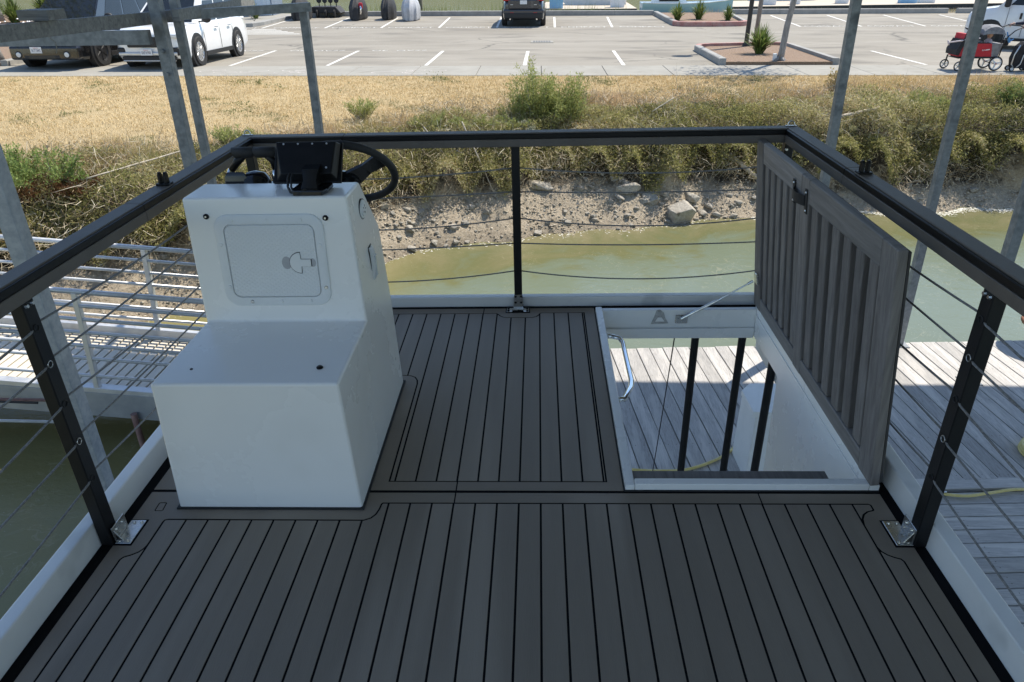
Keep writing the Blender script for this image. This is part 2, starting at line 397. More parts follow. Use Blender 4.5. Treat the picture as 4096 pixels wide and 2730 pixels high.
class MB:
    """collects simple solids in frame coordinates and links them as one mesh"""
    def __init__(s):
        s.bm = bmesh.new()

    def poly(s, pts):
        return s.bm.faces.new([s.bm.verts.new(p) for p in pts])

    def box(s, x0, x1, y0, y1, z0, z1, bev=0.0, seg=1, mtx=None):
        b = bmesh.new() if bev > 0 else s.bm
        vs = [b.verts.new(p) for p in ((x0, y0, z0), (x1, y0, z0), (x1, y1, z0), (x0, y1, z0),
                                       (x0, y0, z1), (x1, y0, z1), (x1, y1, z1), (x0, y1, z1))]
        for f in ((3, 2, 1, 0), (4, 5, 6, 7), (0, 1, 5, 4), (1, 2, 6, 5), (2, 3, 7, 6), (3, 0, 4, 7)):
            b.faces.new([vs[i] for i in f])
        if bev > 0:
            bmesh.ops.bevel(b, geom=list(b.edges), offset=bev, segments=seg, profile=0.5, affect='EDGES')
            s.merge(b, mtx)
        elif mtx is not None:
            for v in vs: v.co = mtx @ v.co
        return s

    def merge(s, b, mtx=None):
        me = bpy.data.meshes.new('tmp')
        b.to_mesh(me)
        b.free()
        if mtx is not None: me.transform(mtx)
        s.bm.from_mesh(me)
        bpy.data.meshes.remove(me)

    def prism(s, pts, vec, bev=0.0, seg=1):
        """planar polygon (3D points) extruded by vec"""
        b = bmesh.new()
        vs = [b.verts.new(p) for p in pts]
        f = b.faces.new(vs)
        f.normal_update()
        r = bmesh.ops.extrude_face_region(b, geom=[f])
        vv = [g for g in r['geom'] if isinstance(g, bmesh.types.BMVert)]
        bmesh.ops.translate(b, verts=vv, vec=vec)
        bmesh.ops.recalc_face_normals(b, faces=b.faces)
        if bev > 0:
            bmesh.ops.bevel(b, geom=list(b.edges), offset=bev, segments=seg, profile=0.5, affect='EDGES')
        s.merge(b)
        return s

    def tube(s, path, r, n=8, cap=True, sy=1.0):
        path = [Vector(p) for p in path]
        rs = r if isinstance(r, (list, tuple)) else [r] * len(path)
        rings = []
        up = Vector((0, 0, 1))
        prev = None
        for i, p in enumerate(path):
            if i == 0: t = path[1] - p
            elif i == len(path) - 1: t = p - path[i - 1]
            else: t = (path[i + 1] - p).normalized() + (p - path[i - 1]).normalized()
            if t.length < 1e-9: t = Vector((0, 0, 1))
            t.normalize()
            if prev is None:
                a = t.cross(up)
                if a.length < 0.05: a = t.cross(Vector((1, 0, 0)))
            else:
                a = prev - t * prev.dot(t)
                if a.length < 1e-6: a = t.cross(up)
            a.normalize()
            prev = a
            b = t.cross(a)
            rings.append([s.bm.verts.new(p + (a * math.cos(6.28318 * k / n) + b * math.sin(6.28318 * k / n) * sy) * rs[i]) for k in range(n)])
        for i in range(len(rings) - 1):
            for k in range(n):
                s.bm.faces.new((rings[i][k], rings[i][(k + 1) % n], rings[i + 1][(k + 1) % n], rings[i + 1][k]))
        if cap:
            s.bm.faces.new(rings[0][::-1])
            s.bm.faces.new(rings[-1])
        return s

    def cyl(s, a, b, r, n=12):
        return s.tube([a, b], r, n)

    def lathe(s, prof, n=20, mtx=None):
        """prof (radius, height) around z"""
        rings = []
        for r, z in prof:
            ring = []
            for k in range(n):
                v = Vector((r * math.cos(6.28318 * k / n), r * math.sin(6.28318 * k / n), z))
                ring.append(s.bm.verts.new(mtx @ v if mtx else v))
            rings.append(ring)
        for i in range(len(rings) - 1):
            for k in range(n):
                s.bm.faces.new((rings[i][k], rings[i][(k + 1) % n], rings[i + 1][(k + 1) % n], rings[i + 1][k]))
        s.bm.faces.new(rings[0][::-1])
        s.bm.faces.new(rings[-1])
        return s

    def loft(s, sections, cap=True):
        rings = [[s.bm.verts.new(p) for p in sec] for sec in sections]
        n = len(rings[0])
        for i in range(len(rings) - 1):
            for k in range(n):
                s.bm.faces.new((rings[i][k], rings[i][(k + 1) % n], rings[i + 1][(k + 1) % n], rings[i + 1][k]))
        if cap:
            s.bm.faces.new(rings[0][::-1])
            s.bm.faces.new(rings[-1])
        return s

    def build(s, name, mt, parent=None, boat=False, smooth=False, kind=None, recalc=True, autosmooth=False, mtx=None):
        if recalc: bmesh.ops.recalc_face_normals(s.bm, faces=s.bm.faces)
        if autosmooth:
            for f in s.bm.faces: f.smooth = True
            for e in s.bm.edges:
                if len(e.link_faces) == 2 and e.calc_face_angle(0) > 0.75: e.smooth = False
        me = bpy.data.meshes.new(name)
        s.bm.to_mesh(me)
        s.bm.free()
        if mtx is not None: me.transform(mtx)
        o = link_mesh(name, me, mt, parent, boat, smooth, kind)
        if autosmooth:
            wm_ = o.modifiers.new('weighted_normals', 'WEIGHTED_NORMAL')
            wm_.keep_sharp = True
        return o

def np_mesh(name, V, F, mt, rnd=None, parent=None, kind=None, smooth=False):
    """fast mesh from arrays: F all the same side count; rnd is one value per face"""
    V = np.asarray(V, np.float32)
    F = np.asarray(F, np.int32)
    me = bpy.data.meshes.new(name)
    me.vertices.add(len(V))
    me.vertices.foreach_set('co', V.ravel())
    k = F.shape[1]
    me.loops.add(F.size)
    me.loops.foreach_set('vertex_index', F.ravel())
    me.polygons.add(len(F))
    me.polygons.foreach_set('loop_start', np.arange(0, F.size, k, dtype=np.int32))
    me.update(calc_edges=True)
    if rnd is not None:
        a = me.attributes.new('rnd', 'FLOAT', 'FACE')
        a.data.foreach_set('value', np.asarray(rnd, np.float32))
    return link_mesh(name, me, mt, parent, False, smooth, kind)

def smoothstep(a, b, x):
    t = np.clip((x - a) / (b - a), 0, 1)
    return t * t * (3 - 2 * t)

def text_obj(name, body, size, mtx, mt, parent=None, boat=False, sx=1.0, sp=1.0):
    cu = bpy.data.curves.new(name, 'FONT')
    cu.body = body
    cu.size = size
    cu.align_x = 'CENTER'
    cu.align_y = 'CENTER'
    cu.space_character = sp
    cu.extrude = 0.0008
    cu.offset = 0.0
    cu.resolution_u = 3
    ob = bpy.data.objects.new(name, cu)
    COL.objects.link(ob)
    dg = bpy.context.evaluated_depsgraph_get()
    me = bpy.data.meshes.new_from_object(ob.evaluated_get(dg))
    bpy.data.objects.remove(ob)
    me.materials.clear()
    me.transform(mtx @ Matrix.Diagonal((sx, 1, 1, 1)))
    me.name = name
    return link_mesh(name, me, mt, parent, boat)

# ------------------------------------------------------------------ boat: upper deck (setting)
PITCH = 0.0762
def flat_piece(name, outer, holes, parent, mt, xr=None, yr=None, inset=0.0, z1=0.0, z0=-0.004, bev=0.0007):
    """a flat sheet cut to outline, with holes, clipped to a strip and given thickness and a rounded edge"""
    bm = bmesh.new()
    loops = [outer] + list(holes)
    if holes:
        flat = [Vector((p[0], p[1], 0)) for l in loops for p in l]
        tris = tessellate_polygon([[Vector((p[0], p[1], 0)) for p in l] for l in loops])
        vs = [bm.verts.new(p) for p in flat]
        for t in tris:
            try: bm.faces.new([vs[i] for i in t])
            except ValueError: pass
    else:
        bm.faces.new([bm.verts.new((p[0], p[1], 0)) for p in outer])
    bmesh.ops.recalc_face_normals(bm, faces=bm.faces)
    if inset:
        f0 = list(bm.faces)
        r = bmesh.ops.inset_region(bm, faces=f0, thickness=inset, use_even_offset=True, use_boundary=True)
        bmesh.ops.delete(bm, geom=r['faces'], context='FACES')
    def cut(co, no):
        bmesh.ops.bisect_plane(bm, geom=list(bm.verts) + list(bm.edges) + list(bm.faces), plane_co=co, plane_no=no, clear_outer=True)
    if xr:
        cut((xr[1], 0, 0), (1, 0, 0))
        cut((xr[0], 0, 0), (-1, 0, 0))
    if yr:
        cut((0, yr[1], 0), (0, 1, 0))
        cut((0, yr[0], 0), (0, -1, 0))
    if not bm.faces:
        bm.free()
        return None
    if holes: bev = 0
    else: bmesh.ops.dissolve_limit(bm, angle_limit=0.02, verts=list(bm.verts), edges=list(bm.edges))
    for f in bm.faces:
        if f.normal.z < 0: f.normal_flip()
    for v in bm.verts: v.co.z = z1
    top = list(bm.faces)
    r = bmesh.ops.extrude_face_region(bm, geom=top)
    newv = [g for g in r['geom'] if isinstance(g, bmesh.types.BMVert)]
    for v in newv: v.co.z = z0
    bmesh.ops.recalc_face_normals(bm, faces=bm.faces)
    if bev:
        ed = [e for e in bm.edges if len(e.link_faces) == 2 and abs(e.verts[0].co.z - z1) < 1e-5 and abs(e.verts[1].co.z - z1) < 1e-5 and e.calc_face_angle(0) > 0.8]
        bmesh.ops.bevel(bm, geom=ed, offset=bev, segments=1, profile=0.5, affect='EDGES')
    me = bpy.data.meshes.new(name)
    bm.to_mesh(me)
    bm.free()
    return link_mesh(name, me, mt, parent)

YB = -1.7
deck = MB().box(-1.411, 1.183, YB, 1.997, -0.06, -0.0016).box(-1.411, 0.296, 1.997, 3.52, -0.06, -0.0016).build('upper_deck', 'black_base', boat=True, kind='structure')
QR = [(-1.3575, YB + .05), (-1.3575, 1.655), (-1.350, 1.668), (-1.331, 1.677), (-1.313, 1.690), (-1.303, 1.706), (-1.299, 1.722), (-1.299, 1.832), (-1.296, 1.842), (-1.285, 1.846),
      (-0.605, 1.846), (-0.584, 1.856), (-0.571, 1.874), (-0.564, 1.900), (-0.561, 1.928), (-0.555, 1.934), (1.122, 1.936), (1.131, 1.930), (1.131, 1.903), (1.124, 1.897), (1.106, 1.892),
      (1.088, 1.878), (1.077, 1.859), (1.070, 1.830), (1.070, 1.730), (1.076, 1.712), (1.088, 1.698), (1.104, 1.688), (1.122, 1.681), (1.128, 1.668), (1.127, YB + .05)][::-1]
rim_hole = [(-1.354, 1.888), (-1.350, 1.884), (-1.326, 1.884), (-1.322, 1.888), (-1.326, 1.926), (-1.330, 1.930), (-1.352, 1.930), (-1.356, 1.926)]
OUT_R = [(-1.409, YB), (1.181, YB), (1.181, 1.985), (-1.409, 1.985)]
for a, b in ((-1.42, -0.3055), (-0.3005, 0.7605), (0.7655, 1.19)):
    flat_piece('deck_border', OUT_R, [QR, rim_hole] if a < -1 else [QR], deck, 'eva_border', xr=(a, b))
flat_piece('deck_inset', rim_hole[::-1], [], deck, 'eva_border', inset=0.004)
for k in range(-19, 16):
    flat_piece('deck_plank', QR, [], deck, 'eva', xr=(k * PITCH + 0.0035, (k + 1) * PITCH - 0.0035), inset=0.0066)
QF = [(-1.350, 2.845), (-1.350, 3.464), (-0.232, 3.464), (-0.222, 3.455), (-0.208, 3.430), (-0.195, 3.418), (-0.175, 3.411), (-0.042, 3.410), (-0.020, 3.420), (-0.008, 3.440), (-0.002, 3.458), (0.006, 3.466),
      (0.241, 3.467), (0.241, 2.046), (-0.557, 2.046), (-0.557, 2.735), (-0.562, 2.765), (-0.575, 2.790), (-0.596, 2.803), (-0.627, 2.806), (-1.350, 2.806)]
OUT_F = [(-1.409, 2.000), (0.294, 2.000), (0.294, 3.519), (-1.409, 3.519)]
for a, b in ((-1.42, -0.3055), (-0.3005, 0.30)):
    flat_piece('deck_border', OUT_F, [QF], deck, 'eva_border', xr=(a, b))
for k in range(-19, 4):
    flat_piece('deck_plank', QF, [], deck, 'eva', xr=(k * PITCH + 0.0035, (k + 1) * PITCH - 0.0035), inset=0.0066)

co = MB()
co.prism([(-1.455, YB, -0.30), (-1.455, YB, 0.088), (-1.455, 2.9, 0.088), (-1.455, 3.607, 0.052), (-1.455, 3.607, -0.30)], (-0.050, 0, 0), 0.007, 2)
co.prism([(1.222, YB, -0.30), (1.222, YB, 0.088), (1.222, 2.9, 0.088), (1.222, 3.607, 0.052), (1.222, 3.607, -0.30)], (0.052, 0, 0), 0.007, 2)
co.box(-1.4545, 1.2215, 3.559, 3.607, -0.10, 0.050, 0.007, 2)
coam = co.build('roof_coaming', 'gelcoat_flat', boat=True, autosmooth=True, kind='structure')
MB().box(-1.4545, -1.4115, YB, 3.558, -0.12, -0.006).box(1.1835, 1.2215, YB, 3.558, -0.12, -0.006).box(-1.411, 1.183, 3.5205, 3.5585, -0.12, -0.006).build('gutter_lining', 'black_base', coam)
hull = MB().box(-1.35, 1.15, -4.0, 4.0, -2.22, -2.12, 0.02).box(-1.30, -0.62, -4.2, 4.1, -2.95, -2.22, 0.12, 3).box(0.45, 1.12, -4.2, 4.1, -2.95, -2.22, 0.12, 3).build('houseboat_hull', 'gelcoat_flat', boat=True)
tag(hull, 'white pontoon hull floating under the upper deck', 'hull')
MB().box(-1.2, 0.28, -3.6, 2.9, -2.12, -0.062).build('cabin', 'gelcoat_flat', hull)

# ------------------------------------------------------------------ boat: railing
rail = thing('deck_railing', (0, 3.5, 0), 'black deck railing with square posts, rope lines and flat grey cap rail', 'railing', boat=True)
def rail_run(name, mt, li, lo, fi, fo, ri, ro, z0, z1, splits):
    """three mitred runs of a strip (left, front, right), split at the joints"""
    g = 0.0012
    ys = [YB] + [splits[0]] + [None]
    def pr(pts, z0=z0, z1=z1):
        MB().prism([(p[0], p[1], z0) for p in pts], (0, 0, z1 - z0), 0.002).build(name, mt, rail)
    pr([(lo, YB), (li, YB), (li, splits[0] - g), (lo, splits[0] - g)])
    pr([(lo, splits[0] + g), (li, splits[0] + g), (li, fi), (lo, fo)])
    pr([(lo + g, fo), (li + g, fi), (splits[1] - g, fi), (splits[1] - g, fo)])
    pr([(splits[1] + g, fo), (splits[1] + g, fi), (ri - g, fi), (ro - g, fo)])
    pr([(ro, fo), (ri, fi), (ri, splits[2] + g), (ro, splits[2] + g)])
    pr([(ro, splits[2] - g), (ri, splits[2] - g), (ri, YB), (ro, YB)])
rail_run('cap_board', 'rail_wood', -1.409, -1.470, 3.496, 3.560, 1.182, 1.240, 0.922, 0.945, (2.41, -0.95, 2.76))
rail_run('inlay_strip', 'black_plastic', -1.3985, -1.4088, 3.4845, 3.4958, 1.1705, 1.1818, 0.918, 0.9405, (2.41, -0.95, 2.76))
rail_run('side_board', 'rail_wood', -1.3965, -1.412, 3.4825, 3.498, 1.1685, 1.185, 0.880, 0.9165, (2.41, -0.95, 2.76))
rail_run('rail_channel', 'black_metal', -1.4135, -1.456, 3.4995, 3.548, 1.1865, 1.228, 0.878, 0.9215, (2.41, -0.95, 2.76))
P_L, P_R = 1.745, 1.757
posts = [(-1.433, -0.25), (-1.433, P_L), (-1.433, 3.522), (-0.115, 3.540), (1.2025, 3.522), (1.2025, P_R), (1.2025, -0.25)]
for x, y in posts:
    MB().box(x - .0205, x + .0205, y - .025, y + .025, -0.005, 0.879, 0.003).build('rail_post', 'black_metal', rail)
def wobble(a, b, sag, n=14):
    a, b = Vector(a), Vector(b)
    return [a.lerp(b, i / n) - Vector((0, 0, sag * 4 * (i / n) * (1 - i / n))) for i in range(n + 1)]
ZS = (0.792, 0.674, 0.539, 0.402, 0.261)
SG = (0.030, 0.010, 0.036, 0.014, 0.036)
for z, s in zip(ZS, SG):
    for x, ya in ((-1.433, P_L), (1.2025, P_R)):
        e = 0.021 if x < 0 else -0.021
        MB().tube(wobble((x, ya + .0255, z), (x, 3.4965, z - .02), s), 0.0034, 6).build('rope_line', 'rope', rail, smooth=True)
        # behind the near post the rope leaves through a hole on the inner face
        p0 = Vector((x + e, ya - .012, z)) if True else None
        MB().tube([(x + e * .6, ya, z)] + wobble((x + e, ya - .03, z - .004), (x, -0.225, z - .01), s), 0.0034, 6).build('rope_line', 'rope', rail, smooth=True)
        ring = MB()
        ring.tube([(x + e * 1.02, ya - .004 + .010 * math.cos(t), z + .010 * math.sin(t)) for t in np.linspace(0, 6.2832, 15)], 0.0018, 6)
        if z in (ZS[1], ZS[3]): ring.build('rope_grommet', 'steel', rail, smooth=True)
        else: ring.build('rope_grommet', 'black_rubber', rail, smooth=True)
for z, s in zip((0.764, 0.643, 0.503, 0.368, 0.212), (0.034, 0.010, 0.046, 0.014, 0.050)):
    MB().tube(wobble((-1.412, 3.53, z - .03), (-0.136, 3.54, z), s * .8), 0.0034, 6).build('rope_line', 'rope', rail, smooth=True)
    MB().tube(wobble((-0.094, 3.54, z), (1.181, 3.53, z), s), 0.0034, 6).build('rope_line', 'rope', rail, smooth=True)
def bolts(mb, pts, r=0.005, h=0.004):
    for p, ax in pts:
        p = Vector(p)
        d = Vector(ax)
        mb.tube([p, p + d * h], [r * 1.2, r * 0.8], 8)
def bolt_set(pts, r, h, mt):
    for p in pts:
        q_ = MB()
        bolts(q_, [p], r, h)
        q_.build('bolt', mt, rail)
# side brackets: floor plate, upright ear against the post, bolts
for x0, x1, y0, y1, px, sgn in ((-1.406, -1.354, 1.722, 1.834, -1.4115, 1), (1.130, 1.182, 1.733, 1.845, 1.1815, -1)):
    MB().box(x0 - .006, x1 + .006, y0 - .006, y1 + .006, -0.004, 0.0008).build('bracket_recess', 'black_base', rail)
    b = MB().box(x0, x1, y0, y1, 0.0009, 0.004, 0.001)
    fx = x0 if sgn > 0 else x1
    b.box(min(fx, fx + sgn * .004), max(fx, fx + sgn * .004), y0 + .004, y1 - .030, 0.0045, 0.062, 0.001)
    b.prism([(fx, y0 + .008, 0.0045), (fx + sgn * .028, y0 + .008, 0.0045), (fx, y0 + .008, 0.055)], (0, 0.003, 0))
    b.build('post_bracket', 'steel', rail)
    bolt_set([((x0 + .012, y0 + .012, .004), (0, 0, 1)), ((x1 - .012, y0 + .012, .004), (0, 0, 1)), ((x0 + .016, y1 - .012, .004), (0, 0, 1)), ((x1 - .010, y1 - .012, .004), (0, 0, 1)),
              ((fx + sgn * .004, y0 + .025, .045), (sgn, 0, 0)), ((fx + sgn * .004, y0 + .06, .045), (sgn, 0, 0)), ((fx + sgn * .004, y0 + .03, .022), (sgn, 0, 0)), ((fx + sgn * .004, y0 + .065, .022), (sgn, 0, 0))], 0.0048, 0.006, 'steel')
MB().box(-0.184, -0.052, 3.463, 3.5195, -0.004, 0.0008).build('bracket_recess', 'black_base', rail)
b = MB()
b.prism([(-0.178, 3.470, 0.0009), (-0.150, 3.470, 0.0009), (-0.140, 3.5185, 0.0009), (-0.178, 3.5185, 0.0009)], (0, 0, 0.003), 0.0008)
b.prism([(-0.058, 3.470, 0.0009), (-0.086, 3.470, 0.0009), (-0.094, 3.5185, 0.0009), (-0.058, 3.5185, 0.0009)], (0, 0, 0.003), 0.0008)
b.build('post_bracket', 'steel', rail)
MB().prism([(-0.142, 3.5135, 0.004), (-0.088, 3.5135, 0.004), (-0.092, 3.5135, 0.085), (-0.138, 3.5135, 0.085)], (0, -0.004, 0), 0.0008).prism([(-0.148, 3.49, 0.001), (-0.082, 3.49, 0.001), (-0.090, 3.517, 0.001), (-0.14, 3.517, 0.001)], (0, 0, 0.006), 0.0008).build('post_ear', 'steel', rail)
bolt_set([((-0.169, 3.482, .004), (0, 0, 1)), ((-0.169, 3.508, .004), (0, 0, 1)), ((-0.067, 3.482, .004), (0, 0, 1)), ((-0.067, 3.508, .004), (0, 0, 1)), ((-0.130, 3.5095, .075), (0, -1, 0)), ((-0.100, 3.5095, .075), (0, -1, 0)), ((-0.130, 3.5095, .04), (0, -1, 0)), ((-0.100, 3.5095, .04), (0, -1, 0))], 0.006, 0.005, 'black_plastic')
# bolt pairs where the caps sit on the posts
bolt_set([((-1.412, P_L - .012, .862), (1, 0, 0)), ((-1.412, P_L + .012, .862), (1, 0, 0)), ((1.1815, P_R - .012, .862), (-1, 0, 0)), ((1.1815, P_R + .012, .862), (-1, 0, 0)), ((1.19, 3.4965, .845), (0, -1, 0))], 0.0065, 0.006, 'steel')
for x in (-1.438, 1.210):
    MB().tube([(x + .016 * math.cos(t), 3.545, .9465 + .022 * math.sin(t)) for t in np.linspace(0, math.pi, 9)], 0.003, 6).box(x - .026, x + .026, 3.538, 3.552, .9455, .9485, .001).build('pad_eye', 'steel', rail, smooth=False)
for x, y, lab in ((-1.436, 2.655, 'black twin-lug clip on the left cap rail beside the helm console'), (1.206, 2.672, 'black twin-lug clip on the right cap rail beyond the open hatch lid')):
    t = thing('rail_clip', (x, y, 0.946), lab, 'clip', 'black clips on the cap rail', boat=True)
    MB().box(x - .026, x + .026, y - .020, y + .020, .9455, .953, .002).build('clip_base', 'black_plastic', t)
    for dx in (-.011, .011):
        MB().prism([(x + dx - .005, y - .014, .9531), (x + dx - .005, y + .014, .9531), (x + dx - .005, y + .012, .985), (x + dx - .005, y + .005, .994), (x + dx - .005, y - .005, .994), (x + dx - .005, y - .012, .985)], (.010, 0, 0), .0015).build('lug', 'black_plastic', t)

# ------------------------------------------------------------------ boat: helm console
con = thing('helm_console', (-0.94, 2.3, 0), 'white moulded helm console with seat box and square access hatch', 'helm console', boat=True)
prof = [(1.900, 0.0, -1.269, -0.620), (1.930, 0.490, -1.262, -0.645), (2.385, 0.490, -1.264, -0.649), (2.432, 0.955, -1.270, -0.677), (2.620, 0.955, -1.268, -0.674), (2.800, 0.727, -1.268, -0.661), (2.800, 0.400, -1.268, -0.643), (2.750, 0.0, -1.269, -0.618)]
bm = bmesh.new()
lv = [bm.verts.new((p[2], p[0], p[1] + .0005)) for p in prof]
rv = [bm.verts.new((p[3], p[0], p[1] + .0005)) for p in prof]
n = len(prof)
for i in range(n):
    j = (i + 1) % n
    bm.faces.new((lv[i], rv[i], rv[j], lv[j]))
bm.faces.new(lv)
bm.faces.new(rv[::-1])
bmesh.ops.recalc_face_normals(bm, faces=bm.faces)
bmesh.ops.bevel(bm, geom=[e for e in bm.edges if max(v.co.z for v in e.verts) > .01], offset=0.010, segments=4, profile=0.5, affect='EDGES', clamp_overlap=True)
mb = MB()
mb.merge(bm)
mb.build('shell', 'gelcoat', con, autosmooth=True)
MB().prism([(-1.275, 1.893, 0), (-0.613, 1.893, 0), (-0.610, 2.757, 0), (-1.275, 2.757, 0)], (0, 0, 0.006)).build('sealant_bead', 'black_rubber', con)
SLO = Vector((0, 0.047, 0.465)).normalized()
NRM = Vector((0, -SLO.z, SLO.y))
def PP(u, v, w): return Vector((u, 2.385, 0.490)) + SLO * v + NRM * w
def rrect(x0, x1, y0, y1, r, n=6):
    out = []
    for cx, cy, a0 in ((x1 - r, y1 - r, 0), (x0 + r, y1 - r, 90), (x0 + r, y0 + r, 180), (x1 - r, y0 + r, 270)):
        for i in range(n + 1):
            a = math.radians(a0 + 90 * i / n)
            out.append((cx + r * math.cos(a), cy + r * math.sin(a)))
    return out
def slope_loft(levels, name, mt, parent, close=True):
    """levels of (outline, height) on the sloping panel; last one filled"""
    mb = MB()
    rings = [[mb.bm.verts.new(PP(p[0], p[1], w)) for p in o] for o, w in levels]
    m = len(rings[0])
    for a, b in zip(rings[:-1], rings[1:]):
        for k in range(m): mb.bm.faces.new((a[k], a[(k + 1) % m], b[(k + 1) % m], b[k]))
    if close: mb.bm.faces.new(rings[-1])
    return mb.build(name, mt, parent, autosmooth=True)
HX0, HX1, HV0, HV1 = -1.172, -0.768, 0.062, 0.410
hf = slope_loft([(rrect(HX0, HX1, HV0, HV1, .055), -.003), (rrect(HX0 + .004, HX1 - .004, HV0 + .004, HV1 - .004, .052), .006), (rrect(HX0 + .012, HX1 - .012, HV0 + .012, HV1 - .012, .046), .009),
                 (rrect(HX0 + .036, HX1 - .036, HV0 + .036, HV1 - .036, .030), .0085), (rrect(HX0 + .038, HX1 - .038, HV0 + .038, HV1 - .038, .028), .001)], 'hatch_frame', 'plastic_white', con)
# door with a raised lozenge grid
m_d, nt, p = new_mat('lozenge_plastic')
p.inputs['Base Color'].default_value = (0.70, 0.71, 0.705, 1)
p.inputs['Roughness'].default_value = 0.42
tc = nt.nodes.new('ShaderNodeTexCoord')
h = None
for ang in (0.9, -0.9):
    mp = nt.nodes.new('ShaderNodeMapping')
    mp.inputs['Rotation'].default_value = (0, ang, 0)
    nt.links.new(tc.outputs['Object'], mp.inputs[0])
    wv = nt.nodes.new('ShaderNodeTexWave')
    wv.bands_direction = 'X'
    wv.inputs['Scale'].default_value = 26.0
    nt.links.new(mp.outputs[0], wv.inputs['Vector'])
    if h is None: h = wv
    else:
        mm = nt.nodes.new('ShaderNodeMath')
        mm.operation = 'MAXIMUM'
        nt.links.new(h.outputs[1], mm.inputs[0])
        nt.links.new(wv.outputs[1], mm.inputs[1])
bpn = nt.nodes.new('ShaderNodeBump')
bpn.inputs['Strength'].default_value = 0.5
bpn.inputs['Distance'].default_value = 0.002
nt.links.new(mm.outputs[0], bpn.inputs['Height'])
nt.links.new(bpn.outputs[0], p.inputs['Normal'])
M['lozenge'] = m_d
D0, D1, D2, D3 = HX0 + .040, HX1 - .040, HV0 + .040, HV1 - .040
door = slope_loft([(rrect(D0, D1, D2, D3, .026), -.002), (rrect(D0, D1, D2, D3, .026), .006), (rrect(D0 + .002, D1 - .002, D2 + .002, D3 - .002, .024), .008), (rrect(D0 + .010, D1 - .010, D2 + .010, D3 - .010, .018), .0075)], 'hatch_door', 'lozenge', con)
lu, lvv = -0.868, 0.230
pts = [(lu, lvv + .038)] + [(lu - .040 * math.sin(t), lvv + .038 * math.cos(t)) for t in np.linspace(0.15, math.pi - .15, 12)] + [(lu, lvv - .038), (lu + .002, lvv - .013), (lu + .038, lvv - .013), (lu + .038, lvv + .013), (lu + .002, lvv + .013)]
mb = MB()
mb.prism([PP(a, b, .0085) for a, b in pts], NRM * .003, .0008)
mb.build('latch', 'plastic_white', door)
mb = MB()
mb.prism([PP(lu + (a - lu) * 1.05 + (.0 if a < lu else .001), lvv + (b - lvv) * 1.07, .0072) for a, b in pts], NRM * .0012)
mb.build('latch_shadow_gap', 'black_rubber', door)
MB().prism([PP(lu - .052 + .018 * math.cos(t), lvv + .024 * math.sin(t), .0076) for t in np.linspace(0, 6.1, 14)], NRM * .0006).build('latch_recess', 'cover_silver', door)
MB().prism([PP(lu + .044 + .012 * math.cos(t), lvv + .016 * math.sin(t), .0076) for t in np.linspace(0, 6.1, 12)], NRM * .0006).build('latch_recess', 'cover_silver', door)
for u, v in ((-1.10, .388), (-0.975, .389), (-0.85, .388), (-1.152, .30), (-0.79, .295), (-1.145, .14), (-0.786, .135), (-1.07, .082), (-0.96, .083), (-0.85, .083)):
    mb = MB()
    mb.tube([PP(u, v, .0087), PP(u, v, .0112)], [.0075, .0055], 12)
    mb.build('screw_cap', 'plastic_white' if (u, v) not in ((-0.786, .135), (-1.07, .082)) else 'steel', hf)
for u, v in ((-1.190, .402), (-0.760, .392)):
    mb = MB()
    mb.tube([PP(u, v, 0), PP(u, v, .005), PP(u, v, .007)], [.010, .010, .006], 14)
    sn = mb.build('snap_stud', 'black_plastic', con)
    MB().tube([PP(u, v, .0071), PP(u, v, .0095)], .0035, 8).build('snap_pin', 'steel', sn)
MB().tube([(-0.732, 2.031, .490), (-0.732, 2.031, .4945), (-0.732, 2.031, .498)], [.011, .011, .007], 14).build('snap_stud', 'black_plastic', con)
MB().tube([(-1.165, 2.026, .490), (-1.165, 2.026, .493)], [.006, .004], 10).build('snap_stud', 'black_plastic', con)
# round vent and pull on the right flank
X = -0.667
mb = MB()
R0 = Matrix.Translation((-0.671, 2.588, .860)) @ Matrix.Rotation(math.radians(90), 4, 'Y') @ Matrix.Rotation(math.radians(4), 4, 'X')
mb.lathe([(.036, -.004), (.036, .006), (.034, .009), (.027, .0095), (.026, .0125), (.0245, .0135)], 28, R0)
v = mb.build('round_vent', 'plastic_white', con, autosmooth=True)
mb = MB()
mb.lathe([(.039, -.004), (.039, .0055), (.037, .0058)], 28, R0)
mb.build('vent_gasket', 'black_rubber', con)
mb = MB()
for k in range(5):
    a = k * 1.2566
    mb.box(-.0018, .0018, .009, .017, .0136, .0140, mtx=R0 @ Matrix.Rotation(a, 4, 'Z'))
mb.build('vent_slot', 'black_plastic', v)
mb = MB()
mb.loft([[(-0.662 + dx, 2.600 + dy, zz) for dx, dy in ((-.004, -.024), (w, -.020), (w + .004, 0), (w, .020), (-.004, .024))] for zz, w in ((.566, .004), (.580, .016), (.640, .020), (.690, .016), (.705, .004))])
mb.build('side_light', 'plastic_white', con, autosmooth=True)
mb = MB()
mb.loft([[(-0.662 + dx, 2.600 + dy, zz) for dx, dy in ((-.006, -.027), (w, -.025), (w + .002, 0), (w, .025), (-.006, .027))] for zz, w in ((.561, .002), (.575, .006), (.640, .007), (.690, .006), (.710, .002))])
mb.build('side_light_gasket', 'black_rubber', con)
mb = MB()
mb.loft([[(-0.6445 + dx, 2.600 + dy, zz) for dx, dy in ((0, -.013), (.0055, -.010), (.0075, 0), (.0055, .010), (0, .013))] for zz in (.590, .60, .66, .672)])
mb.build('side_light_lens', 'lamp_glass', con, autosmooth=True)
